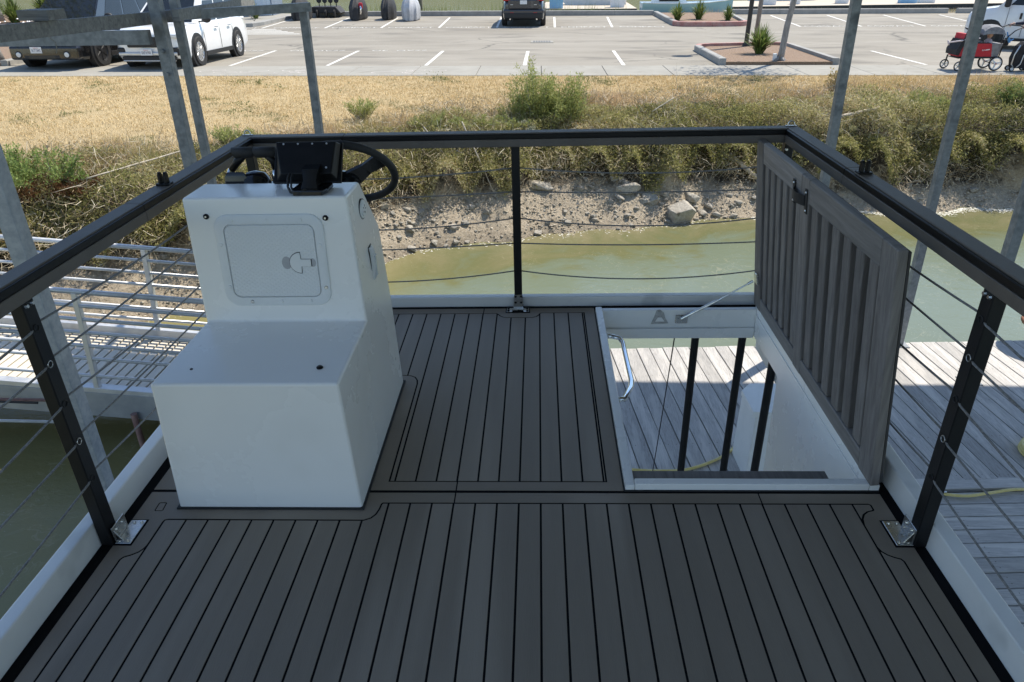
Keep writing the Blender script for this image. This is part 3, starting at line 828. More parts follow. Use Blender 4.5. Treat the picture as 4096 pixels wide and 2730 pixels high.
# display on its bracket
disp = Matrix.Translation((-0.853, 2.60, 1.036)) @ Matrix.Rotation(math.radians(-38), 4, 'X')
mb = MB()
bmx = bmesh.new()
vs = [bmx.verts.new(p) for p in ((-.112, -.028, .068), (.112, -.028, .068), (.100, -.028, -.058), (-.084, -.028, -.058), (-.118, .006, .074), (.122, .006, .074), (.116, .006, -.070), (-.110, .006, -.070))]
for f in ((0, 1, 2, 3), (7, 6, 5, 4), (0, 4, 5, 1), (1, 5, 6, 2), (2, 6, 7, 3), (3, 7, 4, 0)): bmx.faces.new([vs[i] for i in f])
bmesh.ops.recalc_face_normals(bmx, faces=bmx.faces)
bmesh.ops.bevel(bmx, geom=list(bmx.edges), offset=.004, segments=2, profile=.5, affect='EDGES')
mb.merge(bmx, disp)
mb.box(-.124, .128, .007, .022, -.076, .080, .003, 2, disp)
d_ = mb.build('display_screen', 'black_plastic', con)
mb = MB()
for i in range(4):
    mb.tube([disp @ Vector((-.080 + i * .053, -.029, .058)), disp @ Vector((-.080 + i * .053, -.031, .058))], .0035, 8)
mb.tube([disp @ Vector((.082, -.029, -.035)), disp @ Vector((.082, -.031, -.035))], .004, 8)
mb.build('display_screw', 'silver_trim', d_)
mb = MB()
mb.prism([(-.868, 2.438, .956), (-.764, 2.438, .956), (-.752, 2.470, .956), (-.752, 2.548, .956), (-.875, 2.548, .956), (-.880, 2.470, .956)], (0, 0, .018), .004, 2)
mb.loft([[(-.848, 2.470, .974), (-.788, 2.470, .974), (-.788, 2.535, .974), (-.848, 2.535, .974)], [(-.842, 2.492, .998), (-.796, 2.492, .998), (-.796, 2.548, .998), (-.842, 2.548, .998)], [(-.850, 2.520, 1.030), (-.790, 2.520, 1.030), (-.790, 2.590, 1.040), (-.850, 2.590, 1.040)]])
mb.build('display_mount', 'black_gloss', con)
for dx, r in ((0, .0045), (.012, .0038)):
    MB().tube([Vector(p) for p in ((-.905 + dx, 2.560, 1.015), (-.908 + dx, 2.525, 0.995), (-.900 + dx, 2.490, .975), (-.880 + dx, 2.452, .966), (-.850 + dx, 2.440, .963), (-.822, 2.446, .978))], r, 8).build('display_cable', 'black_rubber', con, smooth=True)
# steering wheel on the far slope
wc = Vector((-0.778, 2.845, .930))
wm = Matrix.Translation(wc) @ Matrix.Rotation(math.radians(-48), 4, 'X')
mb = MB()
mb.tube([wm @ Vector((.194 * math.cos(t), .194 * math.sin(t), 0)) for t in np.linspace(0, 6.2832, 49)], .0155, 12, cap=False)
w = mb.build('steering_wheel', 'black_rubber', con, smooth=True)
mb = MB()
for a in (90, 210, 330):
    R = wm @ Matrix.Rotation(math.radians(a), 4, 'Z')
    mb.loft([[R @ Vector(p) for p in ((.03, -.045, -.045), (.03, .045, -.045), (.03, .045, -.03), (.03, -.045, -.03))], [R @ Vector(p) for p in ((.11, -.028, -.022), (.11, .028, -.022), (.11, .028, -.008), (.11, -.028, -.008))], [R @ Vector(p) for p in ((.188, -.036, -.006), (.188, .036, -.006), (.188, .036, .006), (.188, -.036, .006))]])
mb.lathe([(.06, -.05), (.062, -.032), (.05, -.02), (.02, -.016)], 20, wm)
mb.lathe([(.035, -.14), (.035, -.05)], 14, wm)
mb.build('wheel_spokes', 'black_gloss', w)
# throttle box with twin levers
mb = MB()
mb.loft([[(-1.205, 2.655, .90), (-1.085, 2.655, .90), (-1.085, 2.79, .74), (-1.205, 2.79, .74)], [(-1.200, 2.664, .970), (-1.118, 2.664, .970), (-1.100, 2.80, .84), (-1.200, 2.80, .84)], [(-1.190, 2.672, .985), (-1.130, 2.672, .985), (-1.115, 2.78, .90), (-1.190, 2.78, .90)]])
mb.lathe([(.052, -.04), (.058, -.01), (.050, .025), (.030, .042), (.008, .048)], 20, Matrix.Translation((-1.085, 2.70, .925)) @ Matrix.Rotation(math.radians(90), 4, 'Y'))
mb.box(-1.05, -.985, 2.66, 2.72, .925, .937, .004, 2)
th = mb.build('throttle_box', 'black_gloss', con, autosmooth=True)
for gx, ax_, bx in ((-1.122, -1.185, -1.225), (-1.040, -1.035, -1.030)):
    MB().tube([(gx - .044, 2.70, 1.050), (gx - .040, 2.70, 1.052), (gx + .036, 2.70, 1.052), (gx + .042, 2.70, 1.050)], [.010, .021, .021, .010], 14).build('lever_grip', 'black_rubber', th, smooth=True)
    e_ = ax_ if gx < -1.1 else -1.012
    MB().tube([(gx, 2.70, 1.045), ((gx + e_) / 2 + (.0 if gx < -1.1 else .012), 2.702, 1.020), (e_, 2.705, .985)], [.014, .016, .013], 10).build('lever_arm', 'black_plastic', th, smooth=True)
    MB().tube([(e_, 2.705, .986), ((e_ + bx) / 2, 2.707, .955), (bx + .004, 2.712, .915)], [.0128, .012, .011], 10).build('lever_foot', 'chrome', th, smooth=True)

# ------------------------------------------------------------------ boat: open deck hatch
hat = thing('deck_hatch', (0.74, 2.75, 0), 'open deck hatch with white frame and slatted grey wooden lid standing upright', 'hatch', boat=True)
Z = .030
f = MB()
f.box(.300, .334, 2.000, 3.485, -.10, Z - .006, .005, 2)                # left rim
f.box(.3345, 1.150, 2.000, 2.034, -.10, Z, .005, 2)              # near rim
f.box(1.1505, 1.185, 2.000, 3.485, -.14, Z - .004, .004, 2)      # right rim under the hinge
f.box(.3345, 1.150, 3.452, 3.485, -.09, .016, .004, 2)              # far beam face
f.box(.3345, 1.150, 3.440, 3.490, -.150, -.0905, .006, 2)        # far beam lip
f.build('hatch_frame', 'gelcoat', hat, autosmooth=True)
MB().box(.2955, .2995, 1.9955, 3.49, -.05, .004).box(.30, 1.183, 1.9955, 1.9995, -.05, .004).build('hatch_gasket', 'black_rubber', hat)
MB().prism([(1.146, 2.036, -.012), (1.146, 3.451, -.012), (1.146, 3.430, -.09), (1.146, 3.000, -.108), (1.146, 2.965, -.75), (1.146, 2.93, -2.1), (1.146, 2.036, -2.1)], (.004, 0, 0)).build('well_panel', 'gelcoat', hat)
MB().box(.3345, 1.030, 2.0345, 2.098, -.022, .012, .002).build('inner_tread', 'teak', hat)
V1 = Vector((-.10, 0, .870)).normalized()
W1 = Vector((-V1.z, 0, V1.x))            # towards the opening
def LP(y, v, w): return Vector((1.152, y, .030)) + V1 * v + W1 * w
def lidbox(name, mt, y0, y1, v0, v1, w0, w1, parent, bev=.003):
    mb = MB()
    b = bmesh.new()
    vs = [b.verts.new(LP(*q)) for q in ((y0, v0, w0), (y1, v0, w0), (y1, v1, w0), (y0, v1, w0), (y0, v0, w1), (y1, v0, w1), (y1, v1, w1), (y0, v1, w1))]
    for q in ((3, 2, 1, 0), (4, 5, 6, 7), (0, 1, 5, 4), (1, 2, 6, 5), (2, 3, 7, 6), (3, 0, 4, 7)): b.faces.new([vs[i] for i in q])
    bmesh.ops.recalc_face_normals(b, faces=b.faces)
    bmesh.ops.bevel(b, geom=list(b.edges), offset=bev, segments=1, profile=.5, affect='EDGES')
    mb.merge(b)
    return mb.build(name, mt, parent)
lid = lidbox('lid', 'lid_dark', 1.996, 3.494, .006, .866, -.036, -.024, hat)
H1 = .876
for y0, y1 in ((1.990, 2.098), (2.757, 2.850), (3.396, 3.500)):
    lidbox('stile', 'teak_up', y0, y1, 0.0, H1, -.023, .008, lid)
for y0, y1 in ((2.0995, 2.7555), (2.8515, 3.3945)):
    lidbox('top_rail', 'teak', y0, y1, H1 - .098, H1, -.023, .006, lid)
    lidbox('bottom_rail', 'teak', y0, y1, 0.0, .074, -.023, .006, lid)
    n = 6
    p_ = (y1 - y0) / n
    for k in range(n):
        yc = y0 + (k + .5) * p_
        lidbox('slat', 'teak_up', yc - p_ * .29, yc + p_ * .29, .0755, H1 - .0995, -.0225, .001, lid)
st = MB()
for yy in (2.775, 2.925):
    a = [LP(yy - .012, .735, .0085), LP(yy + .012, .735, .0085), LP(yy + .012, .835, .0085), LP(yy - .012, .835, .0085)]
    st.prism(a, W1 * .004, .001)
sec = []
for k in range(9):
    t = k / 8
    sec.append([LP(2.785 + .13 * t, .765 + .003 * math.sin(6 * t), .013 + .016 * math.sin(math.pi * t)), LP(2.785 + .13 * t, .808, .013 + .016 * math.sin(math.pi * t)), LP(2.785 + .13 * t, .808, .016 + .016 * math.sin(math.pi * t)), LP(2.785 + .13 * t, .765, .016 + .016 * math.sin(math.pi * t))])
st.loft(sec)
strap = st.build('lid_strap', 'black_rubber', hat)
q = MB()
for yy in (2.775, 2.925):
    for vv in (.748, .822): q.tube([LP(yy, vv, .0126), LP(yy, vv, .0165)], [.006, .004], 8)
q.build('strap_screw', 'steel', strap)
s = MB()
s.tube([(.752, 3.436, -.028), (.930, 3.432, .078)], .0075, 10)
s.tube([(.925, 3.432, .075), (1.085, 3.428, .180)], .0042, 8)
s.tube([(1.075, 3.428, .174), (1.10, 3.428, .190)], .007, 8)
s.box(.725, .790, 3.4455, 3.4515, -.062, -.012, .003)
s.prism([LP(3.40, .150, .009), LP(3.455, .150, .009), LP(3.44, .205, .009), LP(3.415, .205, .009)], W1 * .012, .002)
s.build('gas_strut', 'steel', hat)
h_ = MB().tube([(.338, 3.255, -.032), (.370, 3.262, -.040), (.412, 3.275, -.058), (.424, 3.235, -.064), (.424, 2.85, -.062), (.414, 2.79, -.056), (.372, 2.672, -.044), (.338, 2.660, -.040)], .0125, 12)
h_.lathe([(.022, 0), (.022, .004), (.013, .010)], 14, Matrix.Translation((.3345, 3.255, -.032)) @ Matrix.Rotation(math.radians(90), 4, 'Y'))
h_.lathe([(.022, 0), (.022, .004), (.013, .010)], 14, Matrix.Translation((.3345, 2.66, -.040)) @ Matrix.Rotation(math.radians(90), 4, 'Y'))
h_.build('grab_handle', 'chrome', hat, smooth=True)
MB().prism([(.596, 3.4515, -.066), (.690, 3.4515, -.062), (.672, 3.4515, -.03), (.662, 3.4515, .0), (.640, 3.4515, .020), (.622, 3.4515, .016), (.612, 3.4515, -.022)], (0, -.002, 0)).build('glue_patch', 'scar', hat)
MB().prism([(.618, 3.449, -.05), (.668, 3.449, -.05), (.652, 3.449, -.026), (.632, 3.449, -.026)], (0, -.0015, 0)).build('glue_patch', 'gelcoat', hat)
for x, y, zt, lab, col in ((.868, 3.556, -.151, 'black pole under the hatch, nearest the chrome grab handle', False), (1.128, 3.556, -.151, 'black pole under the hatch with a chrome collar at its top', True), (1.205, 3.25, -.06, 'black pole against the white side panel of the hatch well', False)):
    t = thing('deck_pole', (x, y, -2.15), lab, 'pole', 'black poles seen through the hatch', boat=True)
    MB().cyl((x, y, -2.118), (x, y, zt - (.03 if col else 0)), .0215, 16).build('pole_shaft', 'black_metal', t, autosmooth=True)
    if col: MB().lathe([(.026, -.035), (.0275, -.03), (.0275, -.002), (.024, 0)], 18, Matrix.Translation((x, y, zt))).build('pole_collar', 'chrome', t, autosmooth=True)

# ------------------------------------------------------------------ shore profile
SHX = np.array([-80, -20, -9, -6, -4, -2.4, -1.75, 0.17, 2.2, 4.3, 6.6, 9.3, 14, 30, 80], float)
SHY = np.array([5.0, 6.6, 7.3, 8.3, 9.4, 11.0, 11.75, 12.3, 12.95, 13.5, 13.8, 14.05, 14.4, 15.0, 15.5], float)
def sin_noise(x, y, k, ph=0.0):
    return (np.sin(x * k + 1.3 * np.sin(y * k * .7 + ph)) + np.sin(y * k * 1.31 + 1.7 * np.sin(x * k * .83 + 2 + ph)) + .6 * np.sin((x + y) * k * 2.1 + ph) + .5 * np.sin((x - 1.4 * y) * k * 3.3 + 1.1)) / 3.1
def shore(x):
    x = np.asarray(x, float)
    w = sum(np.interp(x + d, SHX, SHY) for d in (-.5, -.25, 0, .25, .5)) / 5
    return w + .10 * np.sin(x * 2.3) + .06 * np.sin(x * 5.9 + 1)
def cut(x):
    return np.interp(x, [-20, -6, -3, -1.5, 0, 2, 4, 6, 9, 12], [1.1, 1.15, 1.25, 1.2, 1.25, 1.12, .92, .68, .70, .85])
def bank_s(x, y):
    """distance inland from the cut, on a scale where the cut starts at 1.35"""
    return y - shore(x) - (cut(x) - 1.35)
def ground(x, y):
    x = np.asarray(x, float); y = np.asarray(y, float)
    s = y - shore(x)
    j = .22 * np.sin(x * 1.7 + .6) + .12 * np.sin(x * 4.3)
    k_ = cut(x) + j
    e = np.maximum(18.72 - shore(x), 4.2)
    z = np.where(s < k_, -2.75 + .58 * s, 0)
    zc = -2.75 + .58 * k_
    t = np.clip((s - k_) / .38, 0, 1)
    z = np.where(s >= k_, zc + (-1.50 - zc) * t, z)
    t2 = np.clip((s - k_ - .38) / 1.3, 0, 1)
    z = np.where(s >= k_ + .38, -1.50 + .38 * t2, z)
    t3 = np.clip((s - k_ - 1.68) / (e - k_ - 1.68), 0, 1)
    z = np.where(s >= k_ + 1.68, -1.12 + .26 * t3 ** .8, z)
    f = np.clip((18.7 - y) / 1.0, 0, 1)
    rough = np.where(s < 1.4, .045, .05) * f
    m_ = np.where(s < k_ + .1, 1.0, .35) * f
    clod = np.abs(sin_noise(x, y, 9.3, .3)) * .030 + np.abs(sin_noise(y * 1.07, x * .94, 17.9, 2.0)) * .022 + sin_noise(x * .8 + y, y * .8 - x, 29.0, 4.0) * .010
    return z + rough * sin_noise(x, y, 2.6) + .022 * f * sin_noise(x, y, 7.7, 1.0) + m_ * (clod - .025)

# ------------------------------------------------------------------ water
def grid_mesh(name, xs, ys, zf, mt, attr=None, kind='structure'):
    X, Y = np.meshgrid(xs, ys)
    Zv = zf(X, Y)
    V = np.stack([X, Y, Zv], -1).reshape(-1, 3)
    nx, ny = len(xs), len(ys)
    i = np.arange(nx - 1)[None, :] + np.arange(ny - 1)[:, None] * nx
    F = np.stack([i, i + 1, i + 1 + nx, i + nx], -1).reshape(-1, 4)
    o = np_mesh(name, V, F, mt, kind=kind, smooth=True)
    if attr is not None:
        for an, fn in attr.items():
            a = o.data.attributes.new(an, 'FLOAT', 'POINT')
            a.data.foreach_set('value', fn(X, Y).astype(np.float32).ravel())
    return o

m_w, nt, p = new_mat('murky_water')
N, L = nt.nodes, nt.links
at = N.new('ShaderNodeAttribute'); at.attribute_name = 'offshore'
tc = N.new('ShaderNodeTexCoord')
def noise_node(scale, detail=4, stretch=(1, 1, 1), dist=0.0, rough=.55):
    mp = N.new('ShaderNodeMapping'); mp.inputs['Scale'].default_value = stretch
    L.new(tc.outputs['Object'], mp.inputs[0])
    n = N.new('ShaderNodeTexNoise')
    n.inputs['Scale'].default_value = scale
    n.inputs['Detail'].default_value = detail
    n.inputs['Distortion'].default_value = dist
    n.inputs['Roughness'].default_value = rough
    L.new(mp.outputs[0], n.inputs['Vector'])
    return n
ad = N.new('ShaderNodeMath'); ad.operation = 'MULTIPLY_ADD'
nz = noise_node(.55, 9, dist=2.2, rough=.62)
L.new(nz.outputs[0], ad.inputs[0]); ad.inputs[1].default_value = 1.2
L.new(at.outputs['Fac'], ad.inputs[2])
cr = N.new('ShaderNodeValToRGB')  # own murk plus bank (olive) and sky (jade) reflections painted into the ramp
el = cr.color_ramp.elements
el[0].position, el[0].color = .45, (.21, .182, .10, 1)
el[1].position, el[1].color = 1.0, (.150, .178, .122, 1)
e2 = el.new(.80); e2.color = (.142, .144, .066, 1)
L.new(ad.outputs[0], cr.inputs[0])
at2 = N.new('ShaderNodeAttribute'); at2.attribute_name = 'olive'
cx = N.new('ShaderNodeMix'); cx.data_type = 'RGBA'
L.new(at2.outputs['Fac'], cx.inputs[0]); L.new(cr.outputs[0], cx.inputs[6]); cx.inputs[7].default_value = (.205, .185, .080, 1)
# thin scum lines
sc_ = noise_node(1.6, 3, dist=2.6)
mr = N.new('ShaderNodeMath'); mr.operation = 'SUBTRACT'; L.new(sc_.outputs[0], mr.inputs[0]); mr.inputs[1].default_value = .5
ab = N.new('ShaderNodeMath'); ab.operation = 'ABSOLUTE'; L.new(mr.outputs[0], ab.inputs[0])
ma = N.new('ShaderNodeMapRange'); ma.inputs[1].default_value = .0; ma.inputs[2].default_value = .012; ma.inputs[3].default_value = .28; ma.inputs[4].default_value = 0
L.new(ab.outputs[0], ma.inputs[0])
n5 = noise_node(.9, 2)
mb_ = N.new('ShaderNodeMapRange'); mb_.inputs[1].default_value = .46; mb_.inputs[2].default_value = .6
L.new(n5.outputs[0], mb_.inputs[0])
mu = N.new('ShaderNodeMath'); mu.operation = 'MULTIPLY'; L.new(ma.outputs[0], mu.inputs[0]); L.new(mb_.outputs[0], mu.inputs[1])
mx = N.new('ShaderNodeMix'); mx.data_type = 'RGBA'
L.new(mu.outputs[0], mx.inputs[0]); L.new(cx.outputs[2], mx.inputs[6]); mx.inputs[7].default_value = (.42, .38, .26, 1)
fl_ = N.new('ShaderNodeTexVoronoi'); fl_.inputs['Scale'].default_value = 17.0; L.new(tc.outputs['Object'], fl_.inputs['Vector'])  # white specks: bubbles, plus sun sparkle painted into the colour
fm = N.new('ShaderNodeMapRange'); fm.inputs[1].default_value = .10; fm.inputs[2].default_value = .04; fm.inputs[3].default_value = 0; fm.inputs[4].default_value = .75
L.new(fl_.outputs['Distance'], fm.inputs[0])
n6 = noise_node(.55, 4, dist=1.0)
m6 = N.new('ShaderNodeMapRange'); m6.inputs[1].default_value = .46; m6.inputs[2].default_value = .60; L.new(n6.outputs[0], m6.inputs[0])
mf = N.new('ShaderNodeMath'); mf.operation = 'MULTIPLY'; L.new(fm.outputs[0], mf.inputs[0]); L.new(m6.outputs[0], mf.inputs[1])
mx9 = N.new('ShaderNodeMix'); mx9.data_type = 'RGBA'; L.new(mf.outputs[0], mx9.inputs[0]); L.new(mx.outputs[2], mx9.inputs[6]); mx9.inputs[7].default_value = (.50, .48, .40, 1)
L.new(mx9.outputs[2], p.inputs['Base Color'])
p.inputs['Roughness'].default_value = .05
p.inputs['IOR'].default_value = 1.36
b1 = N.new('ShaderNodeBump'); b1.inputs['Strength'].default_value = .13; b1.inputs['Distance'].default_value = .05
w1 = noise_node(2.6, 3, (1, 1.6, 1), .8)
L.new(w1.outputs[0], b1.inputs['Height'])
b2 = N.new('ShaderNodeBump'); b2.inputs['Strength'].default_value = .28; b2.inputs['Distance'].default_value = .012
w2 = noise_node(17, 4, (1, 1.3, 1), .4, .6)
L.new(w2.outputs[0], b2.inputs['Height']); L.new(b1.outputs[0], b2.inputs['Normal'])
L.new(b2.outputs[0], p.inputs['Normal'])
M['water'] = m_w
xs = np.concatenate([[-3500, -400, -80, -30], np.arange(-14, 16, .35), [30, 80, 400, 3500]])
ys = np.concatenate([[-3000, -200, -20], np.arange(-2, 16, .35), [22, 60, 300, 3500]])
water = grid_mesh('water', xs, ys, lambda x, y: np.full_like(x, -2.75), 'water', {'offshore': lambda x, y: np.where(y > 40, .75, np.clip(-(y - shore(x)) / 4.2, -.2, .75)), 'olive': lambda x, y: np.where(y > 40, .4, smoothstep(-1.0, -3.5, x))})

# ------------------------------------------------------------------ terrain
m_g, nt, p = new_mat('bank_ground')
N, L = nt.nodes, nt.links
at = N.new('ShaderNodeAttribute'); at.attribute_name = 'climb'
tc = N.new('ShaderNodeTexCoord')
nz = noise_node(3.0, 8, dist=.4, rough=.7)
nf = noise_node(21, 9, rough=.78)
def ramp(stops, src):
    c = N.new('ShaderNodeValToRGB')
    e = c.color_ramp.elements
    e[0].position, e[0].color = stops[0][0], (*stops[0][1], 1)
    e[1].position, e[1].color = stops[-1][0], (*stops[-1][1], 1)
    for q_, col in stops[1:-1]:
        k_ = e.new(q_); k_.color = (*col, 1)
    L.new(src, c.inputs[0])
    return c.outputs[0]
mud = ramp([(.28, (.17, .13, .085)), (.44, (.40, .33, .24)), (.68, (.58, .50, .38))], nf.outputs[0])
soil = ramp([(.3, (.04, .032, .024)), (.7, (.10, .08, .056))], nf.outputs[0])
straw = ramp([(.3, (.38, .28, .14)), (.5, (.52, .40, .22)), (.7, (.60, .48, .29))], nf.outputs[0])
adn = N.new('ShaderNodeMath'); adn.operation = 'MULTIPLY_ADD'
L.new(nz.outputs[0], adn.inputs[0]); adn.inputs[1].default_value = .9; L.new(at.outputs['Fac'], adn.inputs[2])
def step(a_, b_):
    r = N.new('ShaderNodeMapRange'); r.inputs[1].default_value = a_; r.inputs[2].default_value = b_
    L.new(adn.outputs[0], r.inputs[0]); return r.outputs[0]
x1 = N.new('ShaderNodeMix'); x1.data_type = 'RGBA'; L.new(step(1.60, 1.82), x1.inputs[0]); L.new(mud, x1.inputs[6]); L.new(soil, x1.inputs[7])
x2 = N.new('ShaderNodeMix'); x2.data_type = 'RGBA'; L.new(step(3.3, 4.2), x2.inputs[0]); L.new(x1.outputs[2], x2.inputs[6]); L.new(straw, x2.inputs[7])
# wet strip at the water line
wet = N.new('ShaderNodeMapRange'); wet.inputs[1].default_value = .5; wet.inputs[2].default_value = .9; wet.inputs[3].default_value = .55; wet.inputs[4].default_value = 1.0
L.new(adn.outputs[0], wet.inputs[0])
hv = N.new('ShaderNodeHueSaturation'); L.new(wet.outputs[0], hv.inputs['Value']); L.new(x2.outputs[2], hv.inputs['Color'])
L.new(hv.outputs[0], p.inputs['Base Color'])
p.inputs['Roughness'].default_value = .9
p.inputs['Specular IOR Level'].default_value = .25
bp = N.new('ShaderNodeBump'); bp.inputs['Strength'].default_value = 1.0; bp.inputs['Distance'].default_value = .05
L.new(nf.outputs[0], bp.inputs['Height']); L.new(bp.outputs[0], p.inputs['Normal'])
M['ground'] = m_g
xs = np.concatenate([np.arange(-80, -22, 4.0), np.arange(-22, -6.5, .16), np.arange(-6.5, 12.5, .045), np.arange(12.5, 17, .16), np.arange(17, 81, 4.0)])
T = np.concatenate([np.linspace(0, .98, 6), np.linspace(1, 2, 46), np.linspace(2.03, 3, 30)])
X, Q = np.meshgrid(xs, T)
SA, SB = shore(X) - .25, shore(X) + cut(X) + .65
Y = np.where(Q < 1, SA - 3.0 * (1 - Q), np.where(Q <= 2, SA + (SB - SA) * (Q - 1), SB + (18.735 - SB) * (Q - 2)))
Zg = ground(X, Y)
V = np.stack([X, Y, Zg], -1).reshape(-1, 3)
nx = len(xs)
i = np.arange(nx - 1)[None, :] + np.arange(len(T) - 1)[:, None] * nx
bank = np_mesh('bank_ground', V, np.stack([i, i + 1, i + 1 + nx, i + nx], -1).reshape(-1, 4), 'ground', kind='structure', smooth=True)
a = bank.data.attributes.new('climb', 'FLOAT', 'POINT')
a.data.foreach_set('value', bank_s(X, Y).astype(np.float32).ravel())

# ------------------------------------------------------------------ parking lot, sidewalk, kerbs
ZL = -0.85
YV = 28.5
def zlot(y):
    """the lot falls to a valley along the drain and rises again to the far kerb"""
    return ZL - .022 * (y - 20.6) if y < YV else ZL - .022 * (YV - 20.6) + .0118 * (min(y, 42) - YV)
def onlot(x, y):
    """plan point surveyed on a level lot -> point on the dished one"""
    k = 1.0
    for _ in range(40):
        k = (EYE.z - zlot(y * k)) / (EYE.z - ZL)
    return Vector((x * k, y * k, zlot(y * k)))
ly_ = np.array([20.60, 22, 24, 26, 28, YV, 29, 31, 34, 38, 42.0, 43.5])
lot = grid_mesh('parking_lot', np.arange(-90, 91, 6.0), ly_, lambda x, y: np.vectorize(zlot)(y) - 1.6 * np.clip(y - 42.0, 0, 9), 'asphalt')
walk = MB().box(-90, 90, 18.72, 20.598, ZL - .3, ZL - .060).build('sidewalk', 'curb', kind='structure')
JX = 3.40
for k in range(-14, 9):
    x0 = JX + k * 1.64
    MB().box(x0 + .007, x0 + 1.633, 18.73, 20.594, ZL - .058, ZL + .003, .006).build('paving_slab', 'concrete', walk)
MB().box(-90, JX - 14 * 1.64 - .01, 18.73, 20.594, ZL - .058, ZL + .003).box(JX + 9 * 1.64 + .01, 90, 18.73, 20.594, ZL - .058, ZL + .003).build('far_paving', 'concrete', walk)
def strip(x0, y0, x1, y1, w=.10, name='painted_line', mt='paint', z=ZL + .004):
    a_, b_ = onlot(x0, y0), onlot(x1, y1)
    d = (b_ - a_).normalized()
    n_ = Vector((-d.y, d.x, 0)) * w / 2
    up_ = Vector((0, 0, .005))
    mb = MB()
    mb.poly([a_ + n_ + up_, a_ - n_ + up_, b_ - n_ + up_, b_ + n_ + up_])
    return mb.build(name, mt, lot)
for x in (-8.46, -5.75, -3.03, -0.33, 2.36): strip(x, 20.66, x + .05, 24.1 + .04 * abs(x))
strip(10.43, 20.66, 10.33, 24.0)
for x0, x1 in ((-11.9, -12.3), (-9.15, -9.55), (-6.71, -7.05), (-4.21, -4.42), (-1.72, -1.80), (0.76, 0.86), (3.20, 3.52)): strip(x0, 33.2, x1, 39.4)
for x0, x1 in ((11.13, 11.87), (13.67, 14.70), (16.33, 17.52), (18.95, 20.3)): strip(x0, 33.2, x1, 40.2)
for xc in (-13.1, -10.45, -7.9, -5.45, -2.95, -0.45, 2.0, 4.50, 12.30, 14.95, 17.6):
    text_obj('painted_word', 'COMPACT', .52, Matrix.Translation(onlot(xc, 33.32) + Vector((0, 0, .006))) @ Matrix.Rotation(math.atan(.0118), 4, 'X'), 'paint', lot, sx=.80, sp=1.05)
for xc in (-9.7, -7.05, -4.40):
    text_obj('painted_word', 'OF  OV77', .42, Matrix.Translation(onlot(xc, 24.35) + Vector((0, 0, .006))) @ Matrix.Rotation(math.atan(-.022), 4, 'X'), 'paint', lot, sx=.95, sp=1.1)
for k in range(5): strip(-12.6 + .12 * k, 30.4 + .55 * k, -9.4 - .42 * k, 30.4 + .55 * k, .22)
for k, (x, y, w_, h_) in enumerate(((-7.9, 19.6, 1.3, .5), (-6.1, 19.5, 1.0, .55), (-3.3, 19.5, 1.4, .55))):
    mb = MB()
    for j in range(7):
        t0 = random.uniform(0, 6); cx = x + random.uniform(-.5, .5) * w_; cy = y + random.uniform(-.5, .5) * h_
        rr = random.uniform(.12, .34)
        pp = [(cx + rr * 1.4 * math.cos(t0 + s_ * .5), cy + rr * .6 * math.sin(t0 + s_ * .5)) for s_ in range(7)]
        for a_, b_ in zip(pp[:-1], pp[1:]):
            d = Vector((b_[0] - a_[0], b_[1] - a_[1], 0)); n_ = Vector((-d.y, d.x, 0)).normalized() * .012
            mb.poly([(a_[0] + n_.x, a_[1] + n_.y, ZL + .0046 + j * .0001), (a_[0] - n_.x, a_[1] - n_.y, ZL + .0046 + j * .0001), (b_[0] - n_.x, b_[1] - n_.y, ZL + .0046 + j * .0001), (b_[0] + n_.x, b_[1] + n_.y, ZL + .0046 + j * .0001)])
    mb.build('chalk_drawing', 'chalk', walk)
dq = onlot(.18, 27.08)
dr = thing('storm_drain', dq, 'long iron storm drain grate set in the asphalt', 'drain')
MB().box(dq.x - .42, dq.x + .42, dq.y - .38, dq.y + .38, dq.z - .05, dq.z + .012).build('drain_surround', 'concrete', dr)
for k in range(7):
    MB().box(dq.x - .33 + .096 * k, dq.x - .265 + .096 * k, dq.y - .24, dq.y + .24, dq.z + .0122, dq.z + .016).build('drain_slot', 'drain', dr)
# far kerb and the islands
def kerb(name, path, mt, w=.15, h=.15, closed=False, parent=None, z=ZL, bev=.02):
    """offset strip along a path (left side), box section"""
    pts = [onlot(p_[0], p_[1]) for p_ in path]
    n_ = len(pts)
    off = []
    for i_ in range(n_):
        a_ = pts[(i_ - 1) % n_] if (closed or i_ > 0) else pts[i_]
        b_ = pts[(i_ + 1) % n_] if (closed or i_ < n_ - 1) else pts[i_]
        d = (b_ - a_); d.z = 0; d.normalize()
        off.append(pts[i_] + Vector((-d.y, d.x, 0)) * w)
    mb = MB()
    secs = [[(p_.x, p_.y, p_.z - .1), (p_.x, p_.y, p_.z + h - .02), (p_.x * .88 + o_.x * .12, p_.y * .88 + o_.y * .12, p_.z + h), (o_.x, o_.y, p_.z + h), (o_.x, o_.y, p_.z - .1)] for p_, o_ in zip(pts, off)]
    if closed: secs.append(secs[0])
    mb.loft(secs, cap=not closed)
    return mb.build(name, mt, parent)
def mulch(pts, h, parent, mt='mulch', name='mulch_bed'):
    q = [onlot(*p_) for p_ in pts]
    mb = MB()
    mb.loft([[v - Vector((0, 0, .05)) for v in q], [v + Vector((0, 0, h)) for v in q]])
    return mb.build(name, mt, parent)
def arc(cx, cy, r, a0, a1, n=7):
    return [(cx + r * math.cos(math.radians(a0 + (a1 - a0) * k / n)), cy + r * math.sin(math.radians(a0 + (a1 - a0) * k / n))) for k in range(n + 1)]
fk = thing('far_kerb', (0, 40.6, ZL), 'grey concrete kerb along the far side of the parking lot', 'kerb')
